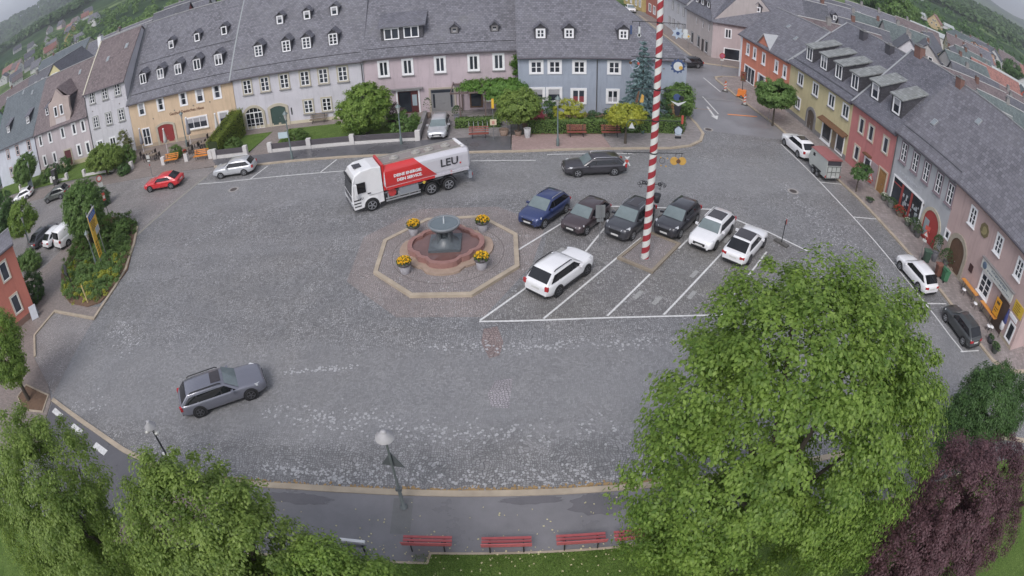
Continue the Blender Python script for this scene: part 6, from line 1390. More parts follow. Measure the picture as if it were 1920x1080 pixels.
MB().box(-.45, .45, -.04, .04, .5, 2.9).build('panel', plain('grey_glass', (.22, .25, .28), .2), r); MB().box(-.4, .4, -.06, .06, 0, .5).build('foot', DARKMET(), r)
r = thing('vending_box', 'black poster column with red and white labels between the white posts at far left', 'column', (-56.6, 54.7, 0)); MB().box(-.4, .4, -.3, .3, 0, 2.2).build('body', BLKP, r); MB().box(-.3, .3, -.32, -.3, .9, 1.3).build('label', WP_, r)

# roadworks
def warning_post(label, x, y):
    r = thing('warning_post', label, 'roadworks post', (x, y, 0), -.6, 'red and white roadworks posts')
    m = MB(); m.obox((0, 0, .06), (.7, .35, .12)); m.build('foot', plain('recycled_base', (.1, .095, .09), .8), r)
    m = MB(); m.box(-.14, .14, -.03, .03, .12, 1.25, 0)
    for k in range(3): z = .28 + k * .36; m.add([(-.142, -.034, z), (.142, -.034, z + .16), (.142, -.034, z + .32), (-.142, -.034, z + .16)], [(0, 1, 2, 3)], 1)
    m.build('panel', [WP_, plain('beacon_red', (.55, .09, .05), .5)], r)
    m = MB(); m.lathe([(.09, 1.25), (.1, 1.36), (.05, 1.42)], (0, 0, 0), 10); m.build('beacon', plain('beacon_amber', (.4, .16, .03), .3), r); return r
warning_post('red and white roadworks post at the kerb tip by the junction', 25.9, 68.3); warning_post('red and white roadworks post nearest the orange signal trailer', 26.6, 63.4)
r = thing('signal_trailer', 'orange temporary traffic signal on a small trailer at the kerb', 'traffic signal', (27.25, 66.1, .1), -.5)
m = MB(); m.box(-.5, .5, -.4, .4, .25, .95); m.box(-.6, .6, -.5, .5, .2, .28); m.build('battery_box', plain('roadworks_orange', (.72, .22, .045), .5), r)
MB().tube([(0, 0, .9), (0, 0, 3.0)], .04, 8).build('mast', DARKMET(), r); m = MB(); m.box(-.17, .17, -.16, .12, 2.1, 3.1); m.box(-.32, .32, .13, .16, 2.0, 3.2); m.build('signal_head', plain('signal_brown', (.16, .07, .045), .5), r)
for i, c in enumerate(((.2, .02, .02), (.25, .12, .02), (.05, .12, .06))):
    m = MB(); m.lathe([(.1, 0), (.1, .03)], (0, 0, 0), 12); m.xf(Matrix.Translation((0, -.165, 2.9 - .3 * i)) @ Matrix.Rotation(PI / 2, 4, 'X')); m.build('signal_lens', plain('lens_%s' % 'red amber green'.split()[i], c, .2), r)
for s in (-1, 1): add_wheel(r, 0, s * .55, .2, .1)

# bins, tubs and pots on the east pavement
def wheelie(label, x, y, rz, c, nm, open_=0):
    r = thing('wheelie_bin', label, 'wheelie bin', (x, y, .1), rz, 'wheelie bins by the inn gate'); m = MB()
    v = [(a * k, b * k, z) for z, k in ((.08, .8), (.95, 1)) for a, b in ((-.27, -.3), (.27, -.3), (.27, .3), (-.27, .3))]; m.add(v, [(0, 3, 2, 1), (4, 5, 6, 7), (0, 1, 5, 4), (1, 2, 6, 5), (2, 3, 7, 6), (3, 0, 4, 7)]); m.build('body', plain(nm, c, .5), r)
    m = MB(); m.obox((0, 0, 1.0), (.6, .68, .07), 0, 0, open_); m.tube([(-.25, .36, .98), (.25, .36, .98)], .03, 6); m.build('lid', plain(nm + '_lid', tuple(min(1, q * 1.25) for q in c), .45), r)
    for s in (-1, 1): m = MB(); m.lathe([(.1, -.03), (.1, .03)], (0, 0, 0), 12); m.xf(Matrix.Translation((s * .25, .27, .1)) @ Matrix.Rotation(PI / 2, 4, 'Y')); m.build('wheel', RUBBER(), r)
    return r
wheelie('dark green wheelie bin beside the warning triangle', 30.75, 30.85, 1.3, (.05, .09, .065), 'bin_green'); wheelie('bright green wheelie bin with an open lid behind the white hatchback', 31.2, 28.35, 1.5, (.06, .19, .10), 'bin_bright_green', .4)
wheelie('brown wheelie bin behind the white hatchback', 30.85, 29.0, 1.4, (.17, .075, .055), 'bin_brown')
def pot(label, x, y, rr, h, c, plant=None, name='plant_pot', flowers=None, z=.1, fr=None, fh=.5, n=90):
    r = thing(name, label, 'plant pot', (x, y, z)); m = MB(); m.lathe([(rr * .7, 0), (rr, h), (rr * .9, h), (rr * .85, h - .06), (0, h - .06)], (0, 0, 0), 14, 0, True, False); m.build('pot', plain('pot_%d_%d_%d' % tuple(int(q * 99) for q in c), c, .7, vary=.25), r)
    if plant: m = MB(); flowerbed(m, 0, 0, h - .05, fr or rr * 1.3, n, 0, pr, fh); m.build('foliage', plant, r)
    if flowers: m = MB(); flowerbed(m, 0, 0, h, fr or rr * 1.1, int(n * .6), 0, pr, fh); m.build('flowers', flowers, r)
    return r
PG = leafy('pot_green', (.03, .06, .025), (.10, .17, .06), .25); WF = leafy('white_blossom', (.6, .6, .5), (.75, .75, .65), .2); RF = leafy('red_blossom', (.35, .03, .03), (.5, .06, .04), .2)
pot('dark metal litter drum with a pale lid beside the green bin', 31.85, 31.0, .3, .8, (.10, .10, .11), name='litter_drum')
pot('round pot of white flowers at the left end of the shop window', 32.25, 40.6, .35, .45, (.10, .11, .09), PG, flowers=WF)
pot('round pot of white flowers in front of the red shop frames', 32.35, 36.3, .35, .45, (.10, .11, .09), PG, flowers=WF)
pot('grey stone flower trough along the shop front', 32.3, 39.3, .4, .5, (.17, .17, .16), PG, fr=.75, n=160)
pot('bushy green pots under the shop window', 32.4, 37.9, .4, .5, (.15, .12, .09), PG, flowers=RF, fr=.7, n=170)
pot('cluster of green pots at the right end of the shop window', 32.4, 35.3, .4, .6, (.12, .12, .11), PG, fr=.7, n=180, fh=.9)
pot('dark tub with green plants between the shop and its arched entrance', 32.3, 34.5, .35, .5, (.07, .07, .07), PG, fr=.5, n=120, fh=1.1)
pot('tall leafy plant in a pot beside the arched red entrance', 32.7, 31.9, .3, .45, (.14, .12, .08), PG, fr=.65, n=260, fh=2.0)
pot('leafy shrub in a pot left of the brown gate', 32.9, 30.4, .3, .4, (.1, .1, .1), PG, fr=.75, n=260, fh=1.4)
pot('black pot with a pale sheet near the kerb corner', 31.6, 21.2, .34, .45, (.045, .045, .05), PG, fr=.3, n=40)
pot('black pot with a small shrub at the very kerb corner', 31.4, 20.2, .38, .45, (.05, .055, .05), PG, fr=.5, n=120)
pot('dark planter box on the pavement before the red house', 30.2, 40.05, .32, .3, (.07, .07, .07), PG, fr=.45, n=60, fh=.3)
pot('terracotta pot on the forecourt next to the pergola tree', -.3, 52.7, .45, .6, (.24, .17, .13), None, z=.06)
pot('pale concrete litter bin at the end of the hedge', 1.75, 51.9, .32, .9, (.42, .41, .42), None, name='litter_bin')
pot('brown tub at the foot of the pergola tree', .95, 52.5, .35, .45, (.2, .14, .11), None)
# beer benches of the inn
def beer_bench(label, x, y, rz, L=2.2):
    r = thing('beer_table', label, 'bench table', (x, y, .1), rz, 'orange folding tables of the inn'); OW = plain('beer_table_orange', (.62, .27, .06), .45, vary=.12)
    MB().box(-L / 2, L / 2, -.25, .25, .72, .76).build('top', OW, r)
    for s in (-1, 1):
        m = MB(); X = s * (L / 2 - .3)
        m.tube([(X, -.2, 0), (X, -.2, .72)], .018, 5); m.tube([(X, .2, 0), (X, .2, .72)], .018, 5); m.tube([(X, -.2, .03), (X, .2, .03)], .018, 5); m.tube([(X, -.2, .1), (X - s * .4, 0, .7)], .015, 5); m.build('leg', DARKMET(), r)
    return r
b = beer_bench('orange folding table by the inn wall, nearest the brown gate', 32.85, 26.5, EANG); dup(b, (33.1, 23.7, .1), EANG, 'orange folding table by the inn wall, nearest the doorway')
def stool(label, x, y):
    r = thing('stool', label, 'stool', (x, y, .1), 0, 'white topped stools at the inn'); MB().lathe([(.2, .42), (.21, .45), (.2, .48), (0, .48)], (0, 0, 0), 14, 0, True, False).build('seat', PVC, r)
    for k in range(3): a = k * 2.1; MB().tube([(.08 * math.cos(a), .08 * math.sin(a), .42), (.2 * math.cos(a), .2 * math.sin(a), 0)], .015, 5).build('leg', DARKMET(), r)
for x, y, l in ((32.3, 26.6, 'white topped stool beside the first orange table'), (32.45, 24.9, 'white topped stool between the two orange tables'), (32.2, 22.35, 'left of the pair of white stools beyond the second orange table'), (32.5, 22.2, 'right of the pair of white stools beyond the second orange table')): stool(l, x, y)
# inn corner: awning post, parasol, board
r = thing('closed_parasol', 'furled dark blue and white parasol on its pole at the inn doorway', 'parasol', (33.05, 21.5, .1)); MB().tube([(0, 0, 0), (.15, 0, 2.4)], .03, 6).build('pole', DARKMET(), r)
m = MB(); m.lathe([(.05, 1.2), (.22, 1.3), (.16, 1.8), (.06, 2.4)], (.1, 0, 0), 9); m.build('canopy', plain('parasol_blue', (.05, .06, .19), .8), r); m = MB(); m.lathe([(.16, .7), (.24, .8), (.2, 1.3), (.1, 1.35)], (.02, .05, 0), 9); m.build('canopy_hem', plain('parasol_white', (.55, .55, .56), .8), r)
r = thing('advert_flag', 'orange advertising banner hanging beside the inn doorway', 'banner', (33.15, 22.9, 0), EANG); MB().box(-.35, .35, -.03, .03, 1.0, 2.3).build('cloth', plain('banner_orange', (.72, .34, .03), .7), r); MB().tube([(-.4, 0, 0), (-.4, 0, 2.4)], .02, 6).build('pole', DARKMET(), r); m = MB(); m.box(-.25, .2, -.045, -.03, 1.5, 1.56); m.box(-.25, .1, -.045, -.03, 1.3, 1.36); m.box(-.2, .22, -.045, -.03, 1.9, 2.1); m.build('lettering', plain('board_ink', (.12, .07, .02), .7), r)
# guesthouse terrace: closed parasols, tables, chairs
def parasol(label, x, y, c, h=2.8):
    r = thing('closed_parasol', label, 'parasol', (x, y, .05), 0, 'closed parasols of the guesthouse'); MB().tube([(0, 0, 0), (0, 0, h)], .03, 6).build('pole', PVC, r)
    m = MB(); m.lathe([(.06, h * .42), (.26, h * .45), (.22, h * .6), (.07, h * .97), (.03, h)], (0, 0, 0), 9); m.build('canopy', c, r); MB().lathe([(.1, h * .98), (.12, h + .03), (.0, h + .07)], (0, 0, 0), 8).build('cap', PVC, r)
PGR = plain('parasol_grey', (.27, .27, .30), .85); PWH = plain('parasol_cream', (.52, .51, .49), .85)
parasol('closed grey parasol at the left of the guesthouse, by the glass door', -41.5, 57.6, PGR, 3.5); parasol('closed cream parasol in front of the red guesthouse door', -37.5, 57.0, PWH, 3.0); parasol('closed grey parasol left of the guesthouse picture window', -34.4, 57.6, PGR, 3.6); parasol('closed cream parasol between the picture window and the clipped hedge', -30.6, 57.7, PWH, 3.4)
def cafe_set(label, x, y, rz):
    r = thing('cafe_table', label, 'table', (x, y, .05), rz, 'tables of the guesthouse'); MB().box(-.6, .6, -.4, .4, .7, .74).build('top', OLDW, r)
    for a in (-.5, .5):
        for b2_ in (-.3, .3): MB().box(a - .03, a + .03, b2_ - .03, b2_ + .03, 0, .7).build('leg', DARKMET(), r)
def cafe_chair(label, x, y, rz):
    r = thing('cafe_chair', label, 'chair', (x, y, .05), rz, 'dark chairs of the guesthouse'); c = plain('dark_wicker', (.06, .05, .045), .7)
    MB().box(-.22, .22, -.22, .22, .42, .47).build('seat', c, r); MB().box(-.22, .22, .19, .24, .47, .92).build('backrest', c, r)
    for a in (-.19, .19):
        for b2_ in (-.19, .19): MB().box(a - .02, a + .02, b2_ - .02, b2_ + .02, 0, .42).build('leg', c, r)
TB = [(-40.2, 56.6), (-33.2, 56.9), (-31.6, 56.4), (-38.9, 55.4), (-34.2, 55.4), (-31.4, 58.6)]
TL = ['before the glass door', 'under the picture window', 'beside the clipped hedge', 'behind the white posts', 'behind the orange benches', 'close to the guesthouse wall']
for (x, y), l in zip(TB, TL):
    cafe_set('weathered cafe table ' + l, x, y, pr.uniform(-.2, .2)); cafe_chair('dark chair left of the table ' + l, x - .95, y, PI / 2); cafe_chair('dark chair right of the table ' + l, x + .95, y, -PI / 2)
def hoops():
    for i in range(5):
        r = thing('bicycle_stand', 'steel bicycle hoop in the row beside the bus stop', 'bicycle stand', (-3.5 + i * .42, 54.6, .06), .1, 'steel bicycle hoops'); MB().tube([(-.0, -.35, 0), (0, -.3, .75), (0, .3, .75), (0, .35, 0)], .025, 6).build('hoop', STEEL(), r)
hoops()
def pergola():
    r = thing('pergola', 'timber pergola over the forecourt of the mauve house, overgrown with vine', 'pergola'); W_ = plain('pergola_wood', (.16, .12, .11), .8)
    for x, y in ((-4.4, 57.0), (-4.4, 60.2), (.6, 57.0), (.6, 60.2), (-2.0, 57.0)): MB().box(x - .07, x + .07, y - .07, y + .07, 0, 2.9).build('post', W_, r)
    for y in (57.0, 60.2): MB().box(-5.3, 1.1, y - .06, y + .06, 2.9, 3.05).build('beam', W_, r)
    m = MB()
    for k in range(9): x = -5.2 + k * .75; m.box(x - .04, x + .04, 56.6, 60.4, 3.05, 3.17)
    m.build('rafters', W_, r); return r
PERG = pergola()
pot('green shrub in a grey tub between the door and the pergola', -4.75, 57.6, .4, .5, (.2, .2, .22), PG, fr=.55, n=200, fh=1.8, z=.06)
pot('palm-like plant in a pot left of the grey door', -7.7, 58.6, .3, .5, (.2, .15, .12), PG, fr=.5, n=60, fh=3.4, z=.06)

r = thing('edging_wall', 'low grey wall along the driveway beside the rose bushes', 'wall', (0, 0, 0)); MB().box(-8.12, -7.82, 52.75, 58.7, 0, .75).build('wall', plaster('grey_wall', (.36, .34, .34)), r); MB().box(-8.16, -7.78, 52.75, 58.72, .75, .81).build('coping', GREYST(), r)
pot('small pot of red flowers on the white post between the orange benches', -32.95, 53.5, .16, .25, (.3, .14, .1), PG, flowers=RF, z=.96, fr=.25, n=50)
pot('pot of red and pink flowers on the terrace beside the second orange bench', -31.9, 54.3, .25, .4, (.3, .3, .3), PG, flowers=RF, z=.05, fr=.35, n=60)
# ------------------------------------------------------------------ trees, shrubs, hedges
NR = np.random.default_rng(42)
def leaf_mesh(name, C, N, D, size, mat, aspect=.62, bend=.18):
    """C centres, N normals, D long axes: one bent leaf (two quads) per row"""
    n = len(C); N = N / np.linalg.norm(N, axis=1, keepdims=True); D = D - N * np.sum(D * N, 1, keepdims=True); D /= np.linalg.norm(D, axis=1, keepdims=True) + 1e-9
    S = np.cross(N, D); s = size * NR.uniform(.65, 1.25, (n, 1)); L, Wd = D * s * .5, S * s * .5 * aspect
    V = np.stack([C - L, C - Wd * .9 - L * .1 - N * s * bend * .4, C + L * .0 + N * s * bend * .0, C + Wd * .9 - L * .1 - N * s * bend * .4, C + L - N * s * bend], 1).reshape(-1, 3)
    V = np.stack([C - L, C - Wd - N * s * bend, C + L - N * s * bend * .8, C + Wd - N * s * bend], 1).reshape(-1, 3)
    me = bpy.data.meshes.new(name); me.vertices.add(4 * n); me.vertices.foreach_set('co', V.astype(np.float32).ravel())
    me.loops.add(6 * n); me.polygons.add(2 * n); b = (np.arange(n) * 4)[:, None]
    me.loops.foreach_set('vertex_index', (b + np.array([0, 2, 1, 0, 3, 2])).astype(np.int32).ravel())
    me.polygons.foreach_set('loop_start', (np.arange(2 * n) * 3).astype(np.int32)); me.polygons.foreach_set('loop_total', np.full(2 * n, 3, np.int32))
    me.materials.append(mat); me.update(); me.validate(); return me
def unit(n):
    v = NR.normal(size=(n, 3)); return v / np.linalg.norm(v, axis=1, keepdims=True)
def crown_points(blobs, clumps, per, crad, shell=(.72, 1.0), zmin=None, droop=.5, inner=.22):
    """leaf centres gathered in clumps over a set of ellipsoids (cx, cy, cz, rx, ry, rz)"""
    B = np.array(blobs, float); vol = (B[:, 3] * B[:, 4] * B[:, 5]) ** (2 / 3); pick = NR.choice(len(B), clumps, p=vol / vol.sum())
    u = unit(clumps); t = NR.uniform(*shell, (clumps, 1)); k = NR.random(clumps) < inner; t[k] *= .72
    c = B[pick, :3] + u * B[pick, 3:] * t
    if zmin is not None: c = c[c[:, 2] > zmin]; 
    keep = np.ones(len(c), bool)     # drop clumps deep inside a neighbour blob
    for q in B: keep &= (np.sum(((c - q[:3]) / q[3:]) ** 2, 1) > .34)
    c = c[keep]; m = len(c); ctr = B[:, :3].mean(0)
    out = c - ctr; out /= np.linalg.norm(out, axis=1, keepdims=True) + 1e-9
    cs = crad * NR.uniform(.6, 1.35, (m, 1))
    idx = np.repeat(np.arange(m), per); d = unit(len(idx)) * (NR.random((len(idx), 1)) ** .45) * cs[idx]; d[:, 2] *= .62
    d[:, 2] -= droop * .35 * np.sum(d[:, :2] ** 2, 1) / (cs[idx, 0] + .01)
    C = c[idx] + d; nrm = out[idx] * .75 + d / (cs[idx]) * .9 + np.array([0, 0, .75]) + NR.normal(size=C.shape) * .42
    ax = out[idx] * .6 + d / cs[idx] + np.array([0, 0, -droop]) + NR.normal(size=C.shape) * .5
    return C, nrm, ax
def trunk_mesh(h, r, lean=(0, 0), limbs=6, spread=2, top=None, seed=0):
    rr = random.Random(seed); m = MB(); top = top or h * 1.6
    m.tube([(0, 0, -.05), (lean[0] * .3, lean[1] * .3, h * .5), (lean[0], lean[1], h)], [r * 1.3, r, r * .8], 9)
    for k in range(limbs):
        a = 2 * PI * k / limbs + rr.uniform(-.4, .4); q = rr.uniform(.5, 1) * spread; z = h + (top - h) * rr.uniform(.35, 1)
        m.tube([(lean[0], lean[1], h * rr.uniform(.8, 1)), (lean[0] + q * .4 * math.cos(a), lean[1] + q * .4 * math.sin(a), h + (z - h) * .45), (lean[0] + q * math.cos(a), lean[1] + q * math.sin(a), z)], [r * .5, r * .32, r * .1], 6)
    return m
def tree(name, label, x, y, blobs, clumps, per, crad, leaf, mat, th, tr, cat='tree', group=None, z=0, limbs=7, spread=None, droop=.5, zmin=None, aspect=.62, shell=(.72, 1.0), inner=.22, lean=(0, 0), bark=None):
    r = thing(name, label, cat, (x, y, z), 0, group)
    C, N, D = crown_points(blobs, clumps, per, crad, shell, zmin, droop, inner); place('crown', leaf_mesh('crown', C, N, D, leaf, mat, aspect), r)
    if th: B = np.array(blobs); trunk_mesh(th, tr, lean, limbs, spread or B[:, 3].max() * .7, B[:, 2].max() + .2, int(abs(x * 7 + y))).build('trunk', bark or BARK(), r)
    return r
LIME = leafy('lime_leaf', (.062, .128, .024), (.31, .43, .095), .40); LIMEB = leafy('lime_leaf_yellowish', (.072, .130, .028), (.33, .43, .11), .40); MID = leafy('mid_green_leaf', (.052, .108, .030), (.215, .335, .095), .35)
DARKL = leafy('dark_green_leaf', (0.036, 0.080, 0.026), (0.123, 0.225, 0.065), .3); COPPER = leafy('copper_leaf', (0.065, 0.032, 0.038), (0.203, 0.109, 0.123), .3); GOLD = leafy('golden_leaf', (0.189, 0.232, 0.029), (0.551, 0.551, 0.087), .35)
SPRU = leafy('blue_spruce_needle', (0.072, 0.123, 0.123), (0.232, 0.341, 0.341), .15); HEDG = leafy('hedge_leaf', (.045, .095, .024), (.19, .29, .075), .3); YEW = leafy('yew_leaf', (0.029, 0.065, 0.029), (0.087, 0.160, 0.058), .2)
FORE = leafy('forest_leaf', (0.043, 0.087, 0.032), (0.123, 0.210, 0.065), .2); VINE = leafy('vine_leaf', (0.058, 0.138, 0.026), (0.217, 0.377, 0.080), .33)
tree('lime_tree', 'huge bright green lime tree spreading over the right end of the red benches', 7.5, 9.9, [(0, 0, 9.4, 4.3, 3.6, 4.3), (-.5, .3, 11.2, 2.8, 2.6, 2.5), (1.5, .2, 10.6, 2.7, 2.5, 2.3), (-1.9, -.4, 7.2, 3.0, 2.6, 3.2), (2.2, -.8, 7.8, 3.0, 2.6, 3.6), (.3, -1.5, 5.3, 3.9, 2.6, 2.9), (-2.3, -.6, 4.4, 2.2, 2.0, 2.0)], 1250, 165, .52, .13, LIME, 4.2, .32, spread=2.6, inner=.3)
tree('lime_tree', 'leafy lime tree beside the white ramp markings, cut by the picture edge', -15.4, 8.0, [(-.4, 0, 7.2, 2.7, 2.4, 3.5), (-2.0, -.4, 6.6, 2.4, 2.2, 3.2), (.8, -1.2, 5.4, 2.0, 2.0, 2.8), (-1.0, -1.6, 4.2, 2.9, 2.1, 2.8), (-3.4, -1.4, 5.2, 2.4, 2.2, 3.0)], 1000, 120, .48, .125, LIMEB, 4, .26, inner=.32)
tree('lime_tree', 'broad lime tree between the dark ramp and the slanted info stand', -8.6, 8.3, [(-.6, .1, 6.6, 2.6, 2.1, 3.0), (-1.5, -.3, 6.4, 2.2, 1.9, 2.9), (.9, -.2, 5.8, 2.1, 1.9, 2.5), (-1.0, -1.3, 4.6, 2.9, 2.0, 2.6), (1.0, -1.2, 4.4, 2.3, 1.9, 2.2)], 980, 120, .46, .12, LIMEB, 3.6, .24, inner=.32)
tree('lime_tree', 'small low lime tree right beside the slanted info stand', -4.9, 7.6, [(-.4, 0, 5.6, 1.2, 1.2, 1.5), (.9, -.1, 5.2, 1.3, 1.1, 1.4), (-1.4, -.2, 4.6, 1.2, 1.1, 1.4)], 420, 95, .38, .115, LIME, 3, .18)
tree('lime_tree', 'street lime tree in the gravel bed in front of the red house', -31.0, 18.4, [(.2, .1, 4.9, 1.9, 1.9, 1.9), (-.6, -.2, 3.8, 1.9, 1.8, 1.7), (.7, -.3, 3.6, 1.6, 1.6, 1.5)], 420, 80, .46, .16, LIME, 2.1, .16, spread=1.3)
tree('copper_tree', 'dark purple-leaved tree beside the huge lime tree', 14.6, 7.2, [(.2, .3, 6.3, 2.3, 2.1, 2.1), (-1.6, -.3, 4.7, 2.0, 1.9, 1.9), (2.2, 0, 5.7, 2.2, 2.0, 2.1), (.6, -1.3, 3.9, 2.8, 1.8, 2.0), (3.8, .6, 5.2, 2.3, 2.0, 2.0), (3.4, -.8, 4.0, 2.6, 2.0, 2.2), (-.8, -1.8, 2.6, 2.6, 1.6, 1.6)], 1500, 95, .42, .105, COPPER, 3, .2, droop=.25)
tree('maple_tree', 'dark green tree just behind the purple-leaved tree', 21.4, 12.6, [(0, 0, 4.4, 2.3, 2.0, 2.0), (-1.3, -.4, 3.4, 2.0, 1.9, 1.8), (1.6, 0, 4.2, 2.4, 2.0, 2.0)], 800, 95, .42, .11, DARKL, 2.4, .2)
tree('round_tree', 'big round clipped tree in the garden before the mauve house', -13.15, 55.0, [(0, 0, 2.95, 2.6, 2.4, 2.35), (-.5, 0, 2.4, 2.4, 2.3, 2.0), (.4, .2, 3.4, 2.1, 2.0, 1.9)], 620, 48, .42, .24, LIME, 1.4, .16, inner=.3)
tree('round_tree', 'round tree beside the pergola at the forecourt edge', 1.0, 52.6, [(0, 0, 3.05, 2.0, 1.8, 1.55), (-.5, 0, 2.8, 1.6, 1.5, 1.4), (.6, 0, 3.2, 1.5, 1.4, 1.3)], 380, 44, .38, .22, LIMEB, 1.7, .1)
tree('round_tree', 'small flat-crowned tree in the pavement before the hedge and spruce', 10.2, 50.4, [(0, 0, 2.95, 1.65, 1.4, .95), (-.6, 0, 2.7, 1.2, 1.1, .8), (.7, 0, 3.0, 1.1, 1.0, .8)], 260, 44, .34, .2, GOLD, 1.9, .1)
tree('oval_tree', 'dense oval clipped tree at the planting bed, hiding the panel van', -35.5, 37.0, [(0, 0, 3.9, 2.3, 2.1, 2.6), (-.2, 0, 3.2, 2.2, 2.1, 2.0), (.2, .1, 4.8, 1.9, 1.8, 1.7)], 640, 50, .42, .22, MID, 1.2, .16, inner=.3)
tree('street_tree', 'street tree with a wide low crown between the terrace and the white gate posts', -45.4, 53.9, [(0, 0, 2.4, 2.6, 1.9, 1.5), (-1.3, 0, 2.2, 1.7, 1.5, 1.3), (1.4, .1, 2.0, 1.6, 1.4, 1.3)], 420, 46, .42, .24, LIMEB, 1.2, .12)
tree('street_tree', 'compact round street tree before the pale bluish house', -64.2, 55.4, [(0, 0, 3.5, 2.5, 2.2, 2.1), (-.7, 0, 3.0, 2.2, 2.0, 1.7)], 380, 46, .45, .26, MID, 1.6, .14)
tree('street_tree', 'dark round street tree behind the red house', -57.0, 42.0, [(0, 0, 3.6, 2.7, 2.4, 2.6), (-.6, 0, 2.6, 2.4, 2.2, 2.0)], 400, 46, .5, .26, DARKL, 1.4, .15)
tree('street_tree', 'young bright street tree above the parked cars at left', -48.2, 38.9, [(0, 0, 3.9, 1.8, 1.7, 1.6), (-.6, -.2, 2.9, 1.9, 1.7, 1.3), (.8, .2, 3.0, 1.4, 1.3, 1.2)], 330, 46, .42, .23, LIME, 1.6, .12)
tree('street_tree', 'street tree with round crown on the pavement before the yellow house', 27.5, 57.1, [(0, 0, 3.7, 2.25, 2.1, 1.6), (-.7, 0, 3.4, 1.7, 1.6, 1.3), (.9, .1, 3.6, 1.6, 1.5, 1.3)], 420, 46, .42, .24, MID, 2.2, .1)
tree('street_tree', 'thin young street tree before the red house', 29.7, 41.9, [(0, 0, 1.9, .9, .9, .55), (.5, .1, 2.3, .8, .8, .5)], 90, 34, .3, .17, DARKL, 1.5, .06)
tree('shrub', 'big round shrub at the road corner of the blue-grey house', 17.0, 57.6, [(0, 0, 2.5, 1.55, 1.5, 1.5), (.2, 0, 1.8, 1.6, 1.5, 1.4)], 280, 46, .4, .2, MID, 0, 0, cat='shrub')
# blue spruce: tiers of drooping boughs
def spruce(label, x, y, h, rb):
    r = thing('blue_spruce', label, 'spruce', (x, y, .1)); Cs = []; Ns = []; Ds = []
    tiers = 17
    for i in range(tiers):
        t = i / (tiers - 1); z = .7 + (h - .8) * t; rad = rb * (1 - t) ** .85 + .12; nb = int(5 + 9 * (1 - t))
        for k in range(nb):
            a = 2 * PI * (k + .5 * (i % 2)) / nb + NR.uniform(-.2, .2); L = rad * NR.uniform(.8, 1.12); n = int(26 + 55 * (1 - t)); s = NR.uniform(.1, 1, n) ** .7
            wv = NR.normal(size=n) * .16 * (1.15 - s); cx = np.cos(a) * s * L - np.sin(a) * wv * 1.6; cy = np.sin(a) * s * L + np.cos(a) * wv * 1.6; cz = z - .32 * s * L + .10 * (s * L) ** 2 * .4 + NR.normal(size=n) * .06
            Cs.append(np.stack([cx, cy, cz], 1)); Ns.append(np.tile([0, 0, 1.0], (n, 1)) + NR.normal(size=(n, 3)) * .45); Ds.append(np.stack([np.cos(a) + NR.normal(size=n) * .5, np.sin(a) + NR.normal(size=n) * .5, np.full(n, -.2)], 1))
    place('crown', leaf_mesh('crown', np.concatenate(Cs), np.concatenate(Ns), np.concatenate(Ds), .3, SPRU, .4), r); MB().tube([(0, 0, 0), (0, 0, h * .95)], [.16, .03], 8).build('trunk', BARK(), r)
spruce('tall blue spruce behind the maypole, before the blue-grey house', 12.7, 55.6, 8.3, 2.55)
def shrub(label, x, y, z, rx, ry, rz, mat, leaf=.16, clumps=90, per=40, name='shrub', group=None, cat='shrub', crad=.3, shell=(.8, 1.0)):
    r = thing(name, label, cat, (x, y, z), 0, group); C, N, D = crown_points([(0, 0, rz * .75, rx, ry, rz), (rx * .2, 0, rz * .6, rx * .8, ry * .8, rz * .8)], clumps, per, crad, shell, .02, .2, .15)
    place('foliage', leaf_mesh('foliage', C, N, D, leaf, mat), r); MB().tube([(0, 0, -.05), (0, 0, rz * .7)], [.07, .04], 6).build('stem', BARK(), r); return r
shrub('golden-yellow rounded bush behind the hedge, left of the downpipe', 5.6, 54.2, .12, 1.5, 1.1, 1.75, GOLD, .17, 170); shrub('dark yew bush behind the hedge under the left windows', 3.1, 55.4, .12, 1.7, 1.1, 1.75, DARKL, .17, 130); shrub('low dark juniper behind the hedge beneath the downpipe', 8.9, 55.2, .12, 1.6, .9, .95, YEW, .18); shrub('rose-red flowering bush at the left end of the hedge', 2.75, 53.95, .12, .8, .6, 1.15, leafy('pink_blossom', (0.609, 0.072, 0.116), (0.600, 0.203, 0.261), .25), .14, 60)
shrub('dark conifer bush right of the spruce', 14.8, 55.2, .12, .8, .8, 1.6, YEW, .16); shrub('small green bush at the road end of the hedge', 16.0, 54.4, .12, .8, .7, .8, HEDG); shrub('bush with reddish tips beside the dark conifer bush', 15.8, 55.6, .12, .6, .6, 1.3, leafy('reddish_tip', (0.232, 0.131, 0.072), (0.435, 0.290, 0.145), .25))
shrub('bright green clipped ball beside the tall sloping hedge', -27.3, 54.3, .12, .98, .95, .82, HEDG, .11, 170, 40, 'clipped_ball', None, 'shrub', .17, (.93, 1)); shrub('bright green clipped cushion on the lawn behind the garden wall', -20.7, 54.9, .12, 1.5, 1.05, .75, HEDG, .11, 220, 40, 'clipped_ball', None, 'shrub', .17, (.93, 1))
shrub('rose bushes with pale blossoms along the driveway wall', -9.6, 55.0, .12, 1.5, 1.7, 1.15, MID, .18, 150); shrub('purple-leaved shrub beside the big round tree', -10.6, 56.6, .12, .9, .9, 1.4, leafy('plum_leaf', (0.072, 0.051, 0.051), (0.189, 0.145, 0.131), .3), .16); shrub('dark shrubs behind the first terrace posts', -42.8, 55.5, .05, 1.4, .9, 1.5, MID, .18, 120); shrub('brownish-green tall shrub at the left end of the guesthouse', -44.9, 58.2, .05, 1.1, 1.0, 2.1, leafy('olive_leaf', (0.087, 0.087, 0.029), (0.217, 0.246, 0.087), .3), .18, 130)
